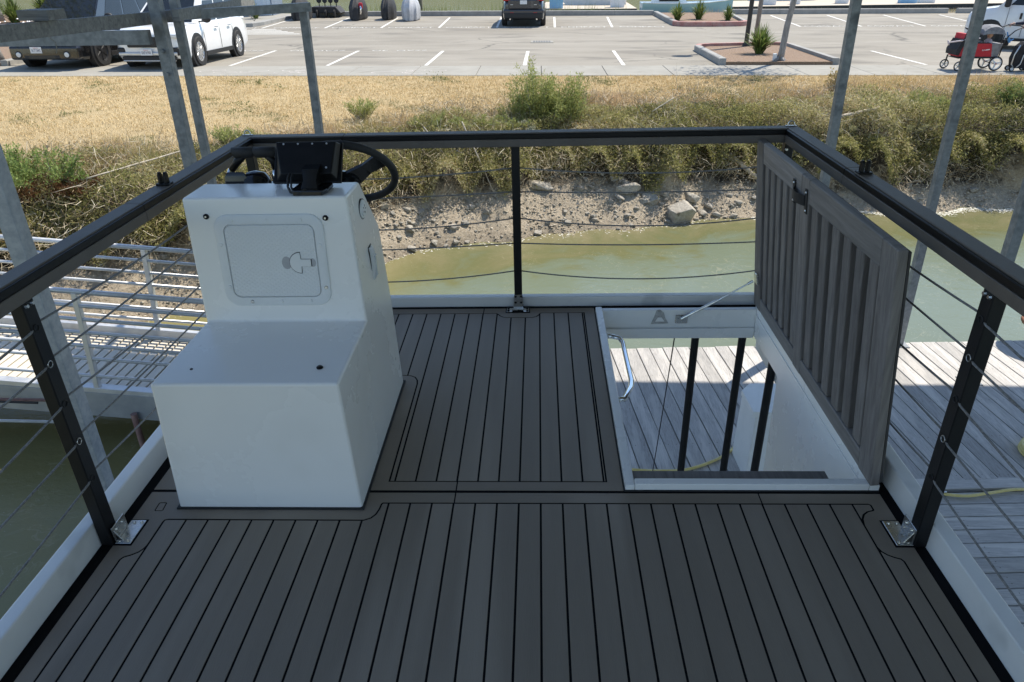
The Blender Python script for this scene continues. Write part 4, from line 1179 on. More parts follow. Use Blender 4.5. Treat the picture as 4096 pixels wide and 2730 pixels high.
for a_, b_ in ((-11.8, -8.4), (-8.39, -5.0), (-4.99, -1.6), (-1.59, 1.8), (1.81, 4.0), (4.01, 5.98)): kerb('kerb_stone', [(a_, 40.55 - .005 * a_), (b_, 40.55 - .005 * b_)], 'curb', .22, .24, parent=fk)
for a_, b_ in ((9.9, 12.6), (12.61, 15.8), (15.81, 18.9), (18.91, 21.3), (21.8, 25.5), (25.51, 32)): kerb('kerb_stone', [(a_, 41.1 + .02 * (a_ - 10)), (b_, 41.1 + .02 * (b_ - 10))], 'curb', .22, .24, parent=fk)
isl = thing('far_kerb_island', (7.5, 37, ZL), 'far planting island with faded red kerb nose beside the blue boat', 'planter')
kerb('kerb_side', [(6.0, 40.6), (5.88, 34.1)], 'curb', .2, .2, parent=isl)
kerb('kerb_nose', [(5.88, 34.09)] + arc(6.55, 34.0, .67, 180, 270)[1:] + [(7.45, 33.30)], 'red_curb', .2, .2, parent=isl)
kerb('kerb_nose', [(7.46, 33.30), (8.3, 33.42)] + arc(8.35, 34.2, .78, 270, 360)[1:], 'red_curb', .2, .2, parent=isl)
kerb('kerb_side', [(9.13, 34.21), (9.9, 41.1)], 'curb', .2, .2, parent=isl)
mulch([(6.15, 41), (6.0, 34.2), (6.6, 33.55), (8.4, 33.6), (8.95, 34.3), (9.7, 41)], .10, isl)
isn = thing('near_kerb_island', (6.5, 22.9, ZL), 'bark mulched planting island by the sidewalk with lamp post and bare trunk', 'planter')
ring = [(4.93, 20.70), (8.13, 20.70), (8.13, 24.75), (7.95, 25.08), (7.6, 25.22), (6.5, 25.05), (5.5, 24.85), (5.1, 24.62), (4.93, 24.2)]
kerb('kerb_side', [ring[1], ring[2]], 'curb', .18, .17, parent=isn)
kerb('kerb_nose', ring[2:], 'red_curb', .18, .17, parent=isn)
kerb('kerb_side', [ring[8], (4.93, 22.6)], 'curb', .18, .17, parent=isn)
kerb('kerb_side', [(4.93, 22.59), (4.93, 20.70)], 'curb', .18, .17, parent=isn)
mulch([(5.1, 20.70), (7.96, 20.70), (7.96, 24.8), (7.5, 25.05), (5.5, 24.7), (5.1, 24.3)], .08, isn)

# ------------------------------------------------------------------ dock
ZD = -2.30
dock = MB().box(-3.4, 9.0, 4.86, 7.30, ZD - .30, ZD - .045).box(1.5, 4.9, -3.0, 4.84, ZD - .30, ZD - .045).box(-3.5, -2.2, 3.3, 4.85, ZD - .30, ZD - .045).build('dock', 'float', kind='structure')
BDIR = Vector((-.100, 1.0, 0))
mb = MB()
w_, L_ = .1435, 2.46
for zz in (0,):
    mb.prism([(0, 0, 0), (w_, w_ * .07, 0), (w_ - BDIR.x * L_, w_ * .07 - L_, 0), (-BDIR.x * L_, -L_, 0)], (0, 0, -.040), .003)
proto = mb.build('dock_board', 'dockwood')
bme = proto.data
bpy.data.objects.remove(proto)
NAILS = []
for k in range(-25, 53):
    x = .884 + .1527 * k
    o = bpy.data.objects.new('dock_board', bme)
    COL.objects.link(o)
    o.parent = dock
    zj = random.uniform(-.003, .003)
    o.location = (x, 7.262 + (x - .884) * .066 + random.uniform(-.006, .006), ZD + zj)
    o.rotation_euler = (0, 0, random.uniform(-.0008, .0008))
    for f_ in (.05, .62, 1.24, 1.85, 2.40):
        for g_ in (.035, .112):
            NAILS.append((o.location.x + g_ - BDIR.x * f_, o.location.y + g_ * .07 - f_, ZD + zj + .0006))
mb = MB()
mb.prism([(0, 0, 0), (3.3, .18, 0), (3.3, .18 - .140, 0), (0, -.140, 0)], (0, 0, -.040), .003)
proto = mb.build('cross_board', 'dockwood_x')
cme = proto.data
bpy.data.objects.remove(proto)
for k in range(0, 46):
    o = bpy.data.objects.new('cross_board', cme)
    COL.objects.link(o)
    o.parent = dock
    o.location = (1.60 + random.uniform(-.01, .01), 4.70 - .149 * k, ZD + random.uniform(-.003, .003))
    for f_ in (1.85, 2.5, 3.1):
        NAILS.append((1.6 + f_, 4.70 - .149 * k + f_ * .0545 - .04, o.location.z + .0006)); NAILS.append((1.6 + f_, 4.70 - .149 * k + f_ * .0545 - .10, o.location.z + .0006))
ed = bpy.data.objects.new('edge_board', MB().prism([(-3.4, 4.62, ZD + .001), (9.0, 5.28, ZD + .001), (9.0, 5.14, ZD + .001), (-3.4, 4.48, ZD + .001)], (0, 0, -.040), .003).build('tmp_board', 'dockwood_x').data)
bpy.data.objects.remove(bpy.data.objects['tmp_board'])
COL.objects.link(ed); ed.parent = dock
NV = []; NF = []
for (x, y, z) in NAILS:
    b0 = len(NV)
    NV += [(x - .005, y, z), (x, y - .005, z), (x + .005, y, z), (x, y + .005, z)]
    NF.append((b0, b0 + 1, b0 + 2, b0 + 3))
np_mesh('nail_heads', NV, NF, 'nail', parent=dock, kind='stuff')
MB().prism([(-3.4, 7.0, ZD - .045), (9.0, 7.82, ZD - .045), (9.0, 7.75, ZD - .045), (-3.4, 6.93, ZD - .045)], (0, 0, -.22)).build('waler', 'pile', dock)

# dock box, hose, cord, piling
bx = thing('dock_box', (2.05, 5.1, ZD), 'white dock box with chamfered lid on the dock, seen through the hatch', 'dock box')
MB().prism([(1.83, 4.93, ZD), (2.52, 4.93, ZD), (2.50, 5.30, ZD), (1.81, 5.30, ZD)], (0, 0, .66), .006).build('box_body', 'plastic_white', bx)
MB().prism([(1.79, 4.90, ZD + .661), (2.55, 4.90, ZD + .661), (2.53, 5.22, ZD + .661), (2.44, 5.36, ZD + .661), (1.88, 5.36, ZD + .661), (1.78, 5.24, ZD + .661)], (0, 0, .055), .010, 2).build('box_lid', 'plastic_white', bx, autosmooth=True)
for k in range(3): MB().box(1.95 + .14 * k, 2.05 + .14 * k, 5.06, 5.075, ZD + .7165, ZD + .7185).build('lid_groove', 'gelcoat_flat', bx)
MB().box(1.8235, 1.829, 5.14, 5.17, ZD + .50, ZD + .57).build('box_latch', 'black_plastic', bx)
def hose(name, pts, label, r=.013):
    P_ = []
    pts = [Vector(q_) for q_ in pts]
    for i_ in range(len(pts) - 1):
        p0, p1, p2, p3 = pts[max(i_ - 1, 0)], pts[i_], pts[i_ + 1], pts[min(i_ + 2, len(pts) - 1)]
        for t in np.linspace(0, 1, 6, endpoint=False):
            P_.append(.5 * ((2 * p1) + (p2 - p0) * t + (2 * p0 - 5 * p1 + 4 * p2 - p3) * t * t + (3 * p1 - p0 - 3 * p2 + p3) * t ** 3))
    P_.append(pts[-1])
    o = MB().tube(P_, r, 10).build(name, 'hose', smooth=True)
    return tag(o, label, 'hose')
zh = ZD + .0165
hose('garden_hose', [(.2, 5.06, zh), (.62, 5.04, zh), (.88, 5.02, zh), (1.10, 5.01, zh), (1.33, 5.03, zh), (1.54, 5.12, zh), (1.72, 5.24, zh), (1.84, 5.36, zh), (1.95, 5.5, zh), (2.3, 5.6, zh)], 'yellow hose curving across the dock boards under the hatch, towards the white dock box')
hose('garden_hose', [(2.4, 4.70, zh), (2.9, 4.80, zh), (3.30, 4.78, zh), (3.54, 4.745, zh), (3.67, 4.75, zh), (3.85, 4.79, zh), (4.14, 4.84, zh), (4.7, 4.80, zh), (5.4, 4.9, zh)], 'yellow hose lying straight along the edge board of the dock, right of the railing post')
cl = MB().tube([(3.41, 4.765, ZD + .004), (3.43, 4.766, ZD + .034), (3.455, 4.768, ZD + .034), (3.468, 4.768, ZD + .010)], .005, 6).box(3.40, 3.475, 4.752, 4.784, ZD + .0035, ZD + .007).build('hose_clip', 'steel')
tag(cl, 'small steel clip over the yellow hose on the dock edge board', 'clip')
co_ = MB()
for q_ in range(3):
    co_.tube([(4.62 + (.20 - .004 * q_) * math.cos(t), 5.34 + (.20 - .004 * q_) * math.sin(t), zh + .026 * q_) for t in np.linspace(0, 6.2832, 30)], .013, 8, cap=False)
tag(co_.build('hose_coil', 'hose', smooth=True), 'coil of yellow hose on the dock at the right edge of the view', 'hose')
cd = MB().tube(wobble((.775, 3.50, -.16), (1.035, 4.94, ZD + .006), .05), .0035, 6).build('hanging_cord', 'black_rubber', smooth=True)
tag(cd, 'thin dark cord hanging from the far hatch beam to the dock', 'cord')
pl = thing('dock_pile', (6.33, 7.98, -3.2), 'tarred round pile beyond the dock edge with an orange rusty hoop', 'pile')
MB().lathe([(.17, -4.5), (.17, -1.0), (.16, -.9)], 16, Matrix.Translation((6.33, 7.98, 0))).build('pile_shaft', 'pile', pl, autosmooth=True)
MB().lathe([(.34, -.90), (.34, -.86), (.05, -.55)], 20, Matrix.Translation((6.33, 7.98, 0))).build('pile_cap', 'boat_white', pl)
MB().tube([(6.24 + .27 * math.cos(t), 7.90 + .27 * math.sin(t), -2.24) for t in np.linspace(0, 6.2832, 25)], .035, 8, cap=False).build('pile_hoop', 'rust', pl, smooth=True)

# ------------------------------------------------------------------ boathouse canopy
can = thing('boathouse_canopy', (2.0, 7.4, ZD), 'galvanised steel frame of the boathouse canopy with square posts and cross beams', 'canopy')
def gpost(x, y, z0, z1, w=.09, plate=True, mt='galv', lean=0.0):
    h_ = w / 2
    dx_ = lean * (z1 - z0)
    MB().prism([(x - h_, y - h_, z0), (x + h_, y - h_, z0), (x + h_, y + h_, z0), (x - h_, y + h_, z0)], (dx_, 0, z1 - z0), .008, 2).build('canopy_post', mt, can, autosmooth=True)
    if plate: MB().box(x - .10, x + .10, y - .09, y + .09, z0 - .012, z0 - .001, .002).build('base_plate', 'galv', can)
ZR = 4.2
gpost(-3.14, 4.02, ZD + .012, ZR, .105, mt='galv_skylit')
gpost(-3.10, 6.30, ZD + .012, ZR, .095)
gpost(-3.135, 6.72, ZD + .012, ZR, .072)
gpost(-2.26, 7.52, -2.9, 1.245, .078, False)
gpost(3.05, 7.40, ZD + .012, ZR, .085, lean=-.028)
gpost(4.235, 7.44, ZD + .012, ZR, .085, lean=-.034)
gpost(4.62, 6.62, ZD + .012, ZR, .10, lean=-.03)
# beams beside and across the left posts
def beam(a, b, w, h, name='canopy_beam', mt='galv'):
    a, b = Vector(a), Vector(b)
    d = (b - a).normalized()
    s_ = Vector((-d.y, d.x, 0)).normalized() * (w / 2)
    u_ = Vector((0, 0, h / 2))
    mb = MB()
    mb.loft([[q_ - s_ - u_, q_ + s_ - u_, q_ + s_ + u_, q_ - s_ + u_] for q_ in (a, b)])
    return mb.build(name, mt, can)
beam((-3.24, 4.0, 1.305), (-3.245, 6.0, 1.265), .05, .095, mt='beam_wood')
beam((-3.245, 6.003, 1.265), (-3.245, 6.9, 1.25), .05, .095, mt='beam_wood')
beam((-2.93, 6.25, 1.29), (-3.20, 8.75, 1.285), .05, .085, mt='beam_wood')
beam((-6.6, 6.15, 1.10), (-3.19, 6.27, 1.125), .06, .11)
beam((-3.13, 6.72, 1.262), (-2.19, 7.50, 1.285), .06, .078)
for y in (4.0, 6.3): beam((-3.14, y, ZR - .06), (10.1, y, ZR - .06), .08, .16)
MB().box(-3.36, -3.16, 4.95, 5.15, 1.338, 1.40).build('beam_block', 'beam_wood', can)
bq = MB()
for z in (1.02, .84): bq.tube([(-3.10, 6.2405, z), (-3.10, 6.233, z)], [.016, .013], 10)
bq.build('bolt_head', 'galv', can)
MB().tube([(-3.24, 5.02, 1.24), (-3.215, 5.04, 1.20), (-3.225, 5.05, 1.16), (-3.245, 5.06, 1.13)], .003, 5).tube([(-3.18, 8.5, 1.18), (-3.1, 8.45, 1.10), (-3.05, 8.35, 1.12), (-3.10, 8.2, 1.19)], .004, 5).build('loose_wire', 'rope', can)
for z in (-.29, -.45, -.98, -1.16):
    MB().cyl((-9.0, 4.05, z + .03), (-3.19, 4.02, z), .013 if z > -.9 else .011, 8).build('conduit', 'pipe' if z == -.98 else 'alu', can, smooth=True)
# corrugated roof over the berth
rx = np.arange(-2.05, 10.2, .05)
mb = MB()
top = [(x, ZR + .05 + .016 * math.sin(k * math.pi / 2)) for k, x in enumerate(rx)]
v0 = [mb.bm.verts.new((x, -3.4, z)) for x, z in top]
v1 = [mb.bm.verts.new((x, 9.52, z)) for x, z in top]
for k in range(len(top) - 1): mb.bm.faces.new((v0[k], v0[k + 1], v1[k + 1], v1[k]))
mb.build('roof_sheet', 'roof', can)
for y in (-3.3, .7, 7.4, 9.45): beam((-3.3, y, ZR - .05), (10.1, y, ZR - .05), .06, .14)
for x in (-3.14, 9.5):
    for y in (-2.4, .7): gpost(x, y, -2.9, ZR - .13, .10, False)

# ------------------------------------------------------------------ gangway
gw = thing('gangway', (-5.0, 6.4, -2.1), 'ribbed aluminium gangway with pipe handrails sloping down to the dock', 'gangway')
gx = Vector((1, -.02, -.068)).normalized()
gy = Vector((.02, 1, 0)).normalized()
gz = gx.cross(gy).normalized()
G = Matrix(((gx.x, gy.x, gz.x, -5.33), (gx.y, gy.y, gz.y, 5.90), (gx.z, gy.z, gz.z, -2.0), (0, 0, 0, 1)))
def gbox(name, mt, *b, bev=.003):
    mb = MB(); mb.box(*b, bev); return mb.build(name, mt, gw, mtx=G)
S0, S1, GW = -5.0, 2.72, 1.14
gbox('side_beam', 'alu_shaded', S0, S1, -.03, .05, -.30, -.02)
gbox('side_beam', 'alu_shaded', S0, S1, GW - .05, GW + .03, -.30, -.02)
gbox('kick_rail', 'alu', S0, S1, -.03, .06, -.018, .035)
gbox('kick_rail', 'alu', S0, S1, GW - .03, GW + .03, -.018, .10)
gbox('deck_pan', 'galv', S0, S1, .05, GW - .05, -.06, -.045)
M['tread'] = mat('ribbed_tread', (0.58, 0.53, 0.44), (0.70, 0.64, 0.54), scale=5, rough=.6, stretch=(3, .3, 1))
mb = MB(); mb.box(0, .082, .065, GW - .035, -.044, -.004, .003)
tp = mb.build('tread', 'tread', None, mtx=Matrix(((gx.x, gy.x, gz.x, 0), (gx.y, gy.y, gz.y, 0), (gx.z, gy.z, gz.z, 0), (0, 0, 0, 1))))
tme = tp.data
bpy.data.objects.remove(tp)
s_ = S0 + .02
while s_ < S1 - .08:
    o = bpy.data.objects.new('tread', tme); COL.objects.link(o); o.parent = gw
    o.location = (G @ Vector((s_, 0, 0))) - ORG[gw]
    s_ += .102
for side, yy in (('near', .0), ('far', GW)):
    mb = MB(); mb.tube([(S0, yy, 1.07), (S1, yy, 1.07)], .026, 12); mb.build('handrail', 'alu', gw, smooth=True, mtx=G)
    for q_ in range(6):
        z = .215 + .142 * q_
        if side == 'near' and q_ == 0: z = .16
        mb = MB(); mb.tube([(S0, yy, z), (S1, yy, z)], .0165 if side == 'far' else .018, 10); mb.build('guard_pipe', 'alu', gw, smooth=True, mtx=G)
    s_ = 1.02 if side == 'near' else 1.08
    s_ -= 1.36 * 4
    while s_ < S1:
        gbox('stanchion', 'alu', s_ - .026, s_ + .026, yy - .026, yy + .026, -.018, 1.06)
        s_ += 1.36
MB().lathe([(.035, 0), (.035, .05), (.042, .055), (.042, .09), (.03, .095), (.03, .7)], 14, Matrix.Translation((-3.98, 5.80, -3.0))).build('drain_pipe', 'pipe', gw, autosmooth=True)
MB().tube([(-9.2, 5.62, -1.95), (-4.9, 5.78, -2.17)], .012, 6).build('drain_pipe', 'black_rubber', gw)

# ------------------------------------------------------------------ vegetation helpers
def rand_dirs(n, up=0.0):
    v = RNG.normal(size=(n, 3)); v[:, 2] = v[:, 2] * 1.0 + up
    return v / np.linalg.norm(v, axis=1, keepdims=True)
def leaves(P, length, width, dirs, jit=.4):
    """one pointed four-corner leaf per point"""
    n = len(P)
    l = (length * RNG.uniform(1 - jit, 1 + jit, n))[:, None]
    w = (width * RNG.uniform(1 - jit, 1 + jit, n))[:, None]
    side = np.cross(dirs, RNG.normal(size=(n, 3)))
    side /= np.linalg.norm(side, axis=1, keepdims=True) + 1e-9
    V = np.stack([P, P + dirs * l * .45 + side * w * .5, P + dirs * l, P + dirs * l * .45 - side * w * .5], 1).reshape(-1, 3)
    F = np.arange(n * 4).reshape(-1, 4)
    return V, F
def blades(P, h, w, lean):
    n = len(P)
    ang = RNG.uniform(0, 6.283, n)
    d = np.stack([np.cos(ang), np.sin(ang), np.zeros(n)], 1)
    side = np.stack([-np.sin(ang), np.cos(ang), np.zeros(n)], 1) * (w * .5)
    hh = h[:, None] if isinstance(h, np.ndarray) else np.full((n, 1), h)
    ln = lean * RNG.uniform(.2, 1.0, n)[:, None]
    tip = P + np.array([0, 0, 1.0]) * hh * np.sqrt(np.maximum(1 - np.minimum(ln, .95) ** 2, .05)) + d * hh * ln
    V = np.stack([P - side, P + side, tip], 1).reshape(-1, 3)
    return V, np.arange(n * 3).reshape(-1, 3)
def on_ground(n, x0, x1, smin, smax, dens=None):
    """random ground points between two distances from the shore line (arrays or numbers as functions of x)"""
    x = RNG.uniform(x0, x1, n)
    a_ = smin(x) if callable(smin) else smin
    b_ = smax(x) if callable(smax) else smax
    y = shore(x) + (cut(x) - 1.35) + a_ + (b_ - a_) * RNG.uniform(0, 1, n)
    if dens is not None:
        k = RNG.uniform(0, 1, n) < dens(x, y)
        x, y = x[k], y[k]
    k = y < 18.70
    x, y = x[k], y[k]
    return x, y, ground(x, y)
def top_s(x): return np.interp(x, [-22, -12, -6, -3, 0, 2.5, 5, 8, 13, 17], [3.8, 3.7, 3.5, 2.9, 2.75, 2.7, 2.75, 2.9, 3.0, 3.0])

# ------------------------------------------------------------------ bank vegetation (uncountable)
BR = leaf_mat('bank_brush_leaves', [(0.0, (.09, .09, .04)), (.2, (.20, .20, .07)), (.38, (.36, .345, .115)), (.55, (.38, .34, .15)), (.72, (.50, .44, .25)), (.90, (.62, .55, .38)), (1.0, (.44, .29, .13))], trans=.48)
def lump_at(x, y): return .5 + .5 * sin_noise(x, y, 2.1, .4) + .3 * sin_noise(x, y, 5.1, 2.2)
n = 260000
x = RNG.uniform(-19, 15.5, n)
s = 1.42 + (top_s(x) - 1.30) * RNG.uniform(0, 1, n) ** 1.15
y = shore(x) + s + cut(x) - 1.35
k = y < 18.6
x, y, s = x[k], y[k], s[k]
z = ground(x, y)
lump = lump_at(x, y)
tall = np.interp(x, [-19, -4, 1, 4, 7, 15], [.8, .75, .75, 1.0, 1.35, 1.3])
Hh = np.interp(s, [1.4, 1.6, 2.0, 2.7, 3.5, 4.3], [.22, .42, .44, .30, .17, .08]) * np.clip(.35 + 1.0 * lump, .12, 1.6) * tall
k = RNG.uniform(0, 1, len(x)) < np.clip(.4 + .9 * lump, .25, 1)
x, y, z, s, Hh = x[k], y[k], z[k], s[k], Hh[k]
n = len(x)
u = RNG.uniform(0, 1, n) ** .6
P = np.stack([x, y, z + Hh * u + .01], 1)
dirs = rand_dirs(n, .35)
tone_a = np.clip(.46 + .30 * sin_noise(x, y, 1.1, 3.0) + .22 * sin_noise(x, y, 4.1, 1.0) + RNG.normal(0, .17, n), 0, 1)
# the curtain that hangs over the cut down to the mud
m = 135000
xc = RNG.uniform(-19, 15.5, m)
jc = .22 * np.sin(xc * 1.7 + .6) + .12 * np.sin(xc * 4.3)
drop = np.clip(.55 + .55 * sin_noise(xc, xc * 0, 2.7, 1.0) + .3 * np.sin(xc * 9.1), .12, 1.1)
uc = RNG.uniform(0, 1, m)
zc_ = -1.42 - .78 * drop * uc ** .8
yc = shore(xc) + cut(xc) + jc + .40 - .48 * uc - RNG.exponential(.10, m)
zg_ = ground(xc, yc)
zc_ = np.maximum(zc_, zg_ + .01)
dc = rand_dirs(m, -.25); dc[:, 1] -= .35; dc /= np.linalg.norm(dc, axis=1, keepdims=True)
tone_c = np.clip(.42 + .28 * sin_noise(xc, yc, 1.6, 3.0) + RNG.normal(0, .22, m), 0, 1)
P = np.concatenate([P, np.stack([xc, yc, zc_], 1)]); dirs = np.concatenate([dirs, dc])
V, F = leaves(P, .062, .015, dirs)
np_mesh('bank_brush', V, F, BR, np.concatenate([tone_a, tone_c]), kind='stuff')['label'] = 'low olive and straw brush covering the cut bank'
# stems and twigs, also hanging over the cut
n = 42000
x = RNG.uniform(-19, 15.5, n)
s = 1.15 + 2.6 * RNG.uniform(0, 1, n) ** 1.4
y = shore(x) + s + cut(x) - 1.35
k = y < 18.4
x, y, s = x[k], y[k], s[k]
z = ground(x, y)
n = len(x)
P = np.stack([x, y, z + np.where(s < 1.9, RNG.uniform(.02, .5, n), RNG.uniform(0, .22, n))], 1)
dv = rand_dirs(n, .5)
hang = s < 1.9
dv[hang, 2] -= .9
dv[hang, 1] -= .5
dv /= np.linalg.norm(dv, axis=1, keepdims=True)
ln = RNG.uniform(.08, .34, n)[:, None]
side = np.cross(dv, RNG.normal(size=(n, 3))); side /= np.linalg.norm(side, axis=1, keepdims=True)
bend = RNG.normal(0, .3, (n, 3))
mid = P + dv * ln * .5
tip = P + (dv + bend) * ln
tip[:, 2] = np.maximum(tip[:, 2], -2.6)
wv_ = .0032
V = np.stack([P - side * wv_, P + side * wv_, mid + side * wv_, tip, mid - side * wv_], 1).reshape(-1, 3)
F = (np.arange(n) * 5)[:, None, None] + np.array([(0, 1, 2), (0, 2, 4), (4, 2, 3)])[None]
F = F.reshape(-1, 3)
TW = leaf_mat('dry_twigs', [(0, (.26, .19, .11)), (.4, (.44, .35, .22)), (.8, (.58, .50, .36)), (1, (.66, .60, .47))], trans=0)
np_mesh('dry_twigs', V, F, TW, np.repeat(RNG.uniform(0, 1, n), 3), kind='stuff')['label'] = 'dry twigs and dead stalks on the cut bank'
# tall dry grass between brush and lawn
n = 120000
def dn(x, y): return np.clip(.30 + .75 * sin_noise(x, y, 1.5, 5.0), .05, 1)
x, y, z = on_ground(n, -19, 15.5, lambda q: top_s(q) - .9, lambda q: top_s(q) + np.interp(q, [-19, -4, 0, 3, 6, 15], [.9, .9, 1.3, 1.7, 1.9, 1.9]), dn)
h = RNG.uniform(.10, .34, len(x)) * np.clip(.6 + .6 * sin_noise(x, y, 1.9, 1.0), .3, 1.2)
V, F = blades(np.stack([x, y, z], 1), h, .008, .55)
GR = leaf_mat('tall_grass_blades', [(0, (.22, .25, .07)), (.25, (.36, .35, .12)), (.45, (.50, .40, .19)), (.7, (.58, .44, .27)), (1.0, (.58, .42, .31))], trans=.3)
tone = np.clip(.55 + .35 * sin_noise(x, y, 1.3, 2.0) + RNG.normal(0, .15, len(x)), 0, 1)
np_mesh('tall_grass', V, F, GR, tone, kind='stuff')['label'] = 'tall dry pinkish grass above the bank brush'
# mown dry lawn
n = 330000
def dl(x, y):
    s = bank_s(x, y)
    return np.clip(.85 + .35 * sin_noise(x, y, 2.4, 2.0), .35, 1) * np.clip((s - top_s(x) + .6) / .5, 0, 1)
x, y, z = on_ground(n, -21, 15.5, lambda q: top_s(q) - .5, lambda q: 18.80 - shore(q) - cut(q) + 1.35, dl)
V, F = blades(np.stack([x, y, z - .004], 1), RNG.uniform(.025, .075, len(x)), .011, .95)
LW = leaf_mat('dry_lawn_blades', [(0, (.20, .21, .08)), (.10, (.39, .31, .14)), (.35, (.56, .42, .215)), (.7, (.72, .56, .305)), (1, (.82, .68, .44))], trans=.15)
gpatch = np.clip((sin_noise(x, y, 1.7, 7.0) + .5 * sin_noise(x, y, 6.1, 3.0) - .48) * 2.2, 0, .55)
pink = np.clip((1.4 - (bank_s(x, y) - top_s(x))) * .12, 0, .2)
tone = np.clip(.55 + RNG.normal(0, .20, len(x)) + .12 * sin_noise(x, y, 1.0, 1.0) - gpatch - pink, 0, 1)
np_mesh('dry_lawn', V, F, LW, tone, kind='stuff')['label'] = 'mown straw yellow lawn between bank and sidewalk'
# green weeds in the lawn and on the bank top
n = 700
x, y, z = on_ground(n, -19, 14, lambda q: top_s(q) - 1.1, lambda q: 18.7 - shore(q) - cut(q) + 1.35, lambda x, y: np.where(bank_s(x, y) < top_s(x) + .5, .9, np.clip(sin_noise(x, y, 1.7, 7.0) * .7, .0, .5)))
m = 26
cx = np.repeat(x, m); cy = np.repeat(y, m); cz = np.repeat(z, m)
rr = np.repeat(RNG.uniform(.03, .13, len(x)), m)
P = np.stack([cx + RNG.normal(0, 1, len(cx)) * rr, cy + RNG.normal(0, 1, len(cx)) * rr, cz + np.abs(RNG.normal(0, 1, len(cx))) * rr * .5 + .01], 1)
V, F = leaves(P, .055, .016, rand_dirs(len(P), 1.0))
WD = leaf_mat('weed_leaves', [(0, (.09, .12, .035)), (.5, (.16, .19, .06)), (1, (.26, .26, .10))], trans=.3)
np_mesh('weeds', V, F, WD, RNG.uniform(0, 1, len(P)), kind='stuff')['label'] = 'scattered green weeds in the dry lawn'

# ------------------------------------------------------------------ single shrubs
def shrub(name, label, x, y, h, w, nst, nlf, cols, lsize=(.06, .013), spread=.55, spike=1.0, lobes=((0, 0, 1, 1),), cat='shrub', group='shrubs on the bank top', lw=None, base_dark=0.0):
    z = float(ground(np.array([x]), np.array([y]))[0])
    t = thing(name, (x, y, z), label, cat, group)
    st = MB(); LP_ = []; LD = []
    for i_ in range(nst):
        lb = lobes[i_ % len(lobes)]
        a_ = random.uniform(0, 6.283); r_ = math.sqrt(random.random()) * w * lb[3]
        hb = h * lb[2] * random.uniform(.55, 1.0) * (1 - .25 * (r_ / (w * lb[3] + 1e-6)) ** 2)
        bx_, by_ = x + lb[0] + r_ * .25 * math.cos(a_), y + lb[1] + r_ * .25 * math.sin(a_)
        ex, ey = x + lb[0] + r_ * math.cos(a_) * spread * 2, y + lb[1] + r_ * math.sin(a_) * spread * 2
        p0, p2 = Vector((bx_, by_, z - .03)), Vector((ex, ey, z + hb))
        p1 = p0.lerp(p2, .5) + Vector((random.uniform(-.05, .05), random.uniform(-.05, .05), hb * .08))
        if i_ < 60: st.tube([p0, p1, p2], [.006, .004, .0015], 4)
        m_ = nlf // nst
        tt = RNG.uniform(.12, 1.0, m_) ** .8
        for q_ in tt:
            c_ = p0.lerp(p1, q_ * 2) if q_ < .5 else p1.lerp(p2, q_ * 2 - 1)
            rad = (.07 * (1.15 - q_) + .012) * (1.6 if spike < 1 else 1.0) * h
            LP_.append((c_.x + random.gauss(0, rad), c_.y + random.gauss(0, rad), c_.z + random.gauss(0, rad * .6)))
    st.build('stems', 'bark', t)
    P = np.array(LP_)
    P[:, 2] = np.maximum(P[:, 2], z + .01)
    V, F = leaves(P, lsize[0], lsize[1], rand_dirs(len(P), 1.0 * spike))
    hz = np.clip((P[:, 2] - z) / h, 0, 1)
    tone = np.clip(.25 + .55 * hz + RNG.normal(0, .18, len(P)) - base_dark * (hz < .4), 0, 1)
    np_mesh('foliage', V, F, leaf_mat(name + '_leaves', cols, trans=.35), tone, parent=t)
    return t
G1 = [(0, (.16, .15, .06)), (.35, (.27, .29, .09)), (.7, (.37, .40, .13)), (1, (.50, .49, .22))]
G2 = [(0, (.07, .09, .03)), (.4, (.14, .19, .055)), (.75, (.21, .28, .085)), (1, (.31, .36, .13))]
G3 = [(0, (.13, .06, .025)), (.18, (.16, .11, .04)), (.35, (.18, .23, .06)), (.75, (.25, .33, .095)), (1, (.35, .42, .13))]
G4 = [(0, (.13, .125, .065)), (.4, (.24, .235, .11)), (.8, (.36, .34, .18)), (1, (.48, .43, .27))]
GY = [(0, (.22, .17, .06)), (.5, (.40, .31, .13)), (1, (.50, .42, .2))]
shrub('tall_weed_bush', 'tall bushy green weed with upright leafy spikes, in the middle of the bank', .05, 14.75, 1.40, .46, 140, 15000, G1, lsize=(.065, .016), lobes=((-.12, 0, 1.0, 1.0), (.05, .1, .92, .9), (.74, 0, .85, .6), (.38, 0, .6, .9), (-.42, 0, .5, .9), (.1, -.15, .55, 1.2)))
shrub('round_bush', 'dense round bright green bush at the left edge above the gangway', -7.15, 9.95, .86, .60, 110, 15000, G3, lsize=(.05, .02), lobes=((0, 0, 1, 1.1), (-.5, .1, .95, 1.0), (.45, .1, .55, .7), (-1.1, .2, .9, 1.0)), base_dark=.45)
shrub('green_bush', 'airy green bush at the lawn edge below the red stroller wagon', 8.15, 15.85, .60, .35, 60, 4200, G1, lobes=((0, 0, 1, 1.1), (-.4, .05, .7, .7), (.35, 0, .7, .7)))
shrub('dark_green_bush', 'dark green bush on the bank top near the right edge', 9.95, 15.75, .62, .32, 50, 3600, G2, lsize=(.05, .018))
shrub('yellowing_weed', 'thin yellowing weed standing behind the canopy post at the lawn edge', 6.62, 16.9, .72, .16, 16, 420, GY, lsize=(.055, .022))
shrub('small_green_bush', 'small green bush low on the bank between the canopy posts', 6.75, 15.35, .34, .28, 40, 2400, G1, lobes=((0, 0, 1, 1), (.4, .1, .7, .8)))
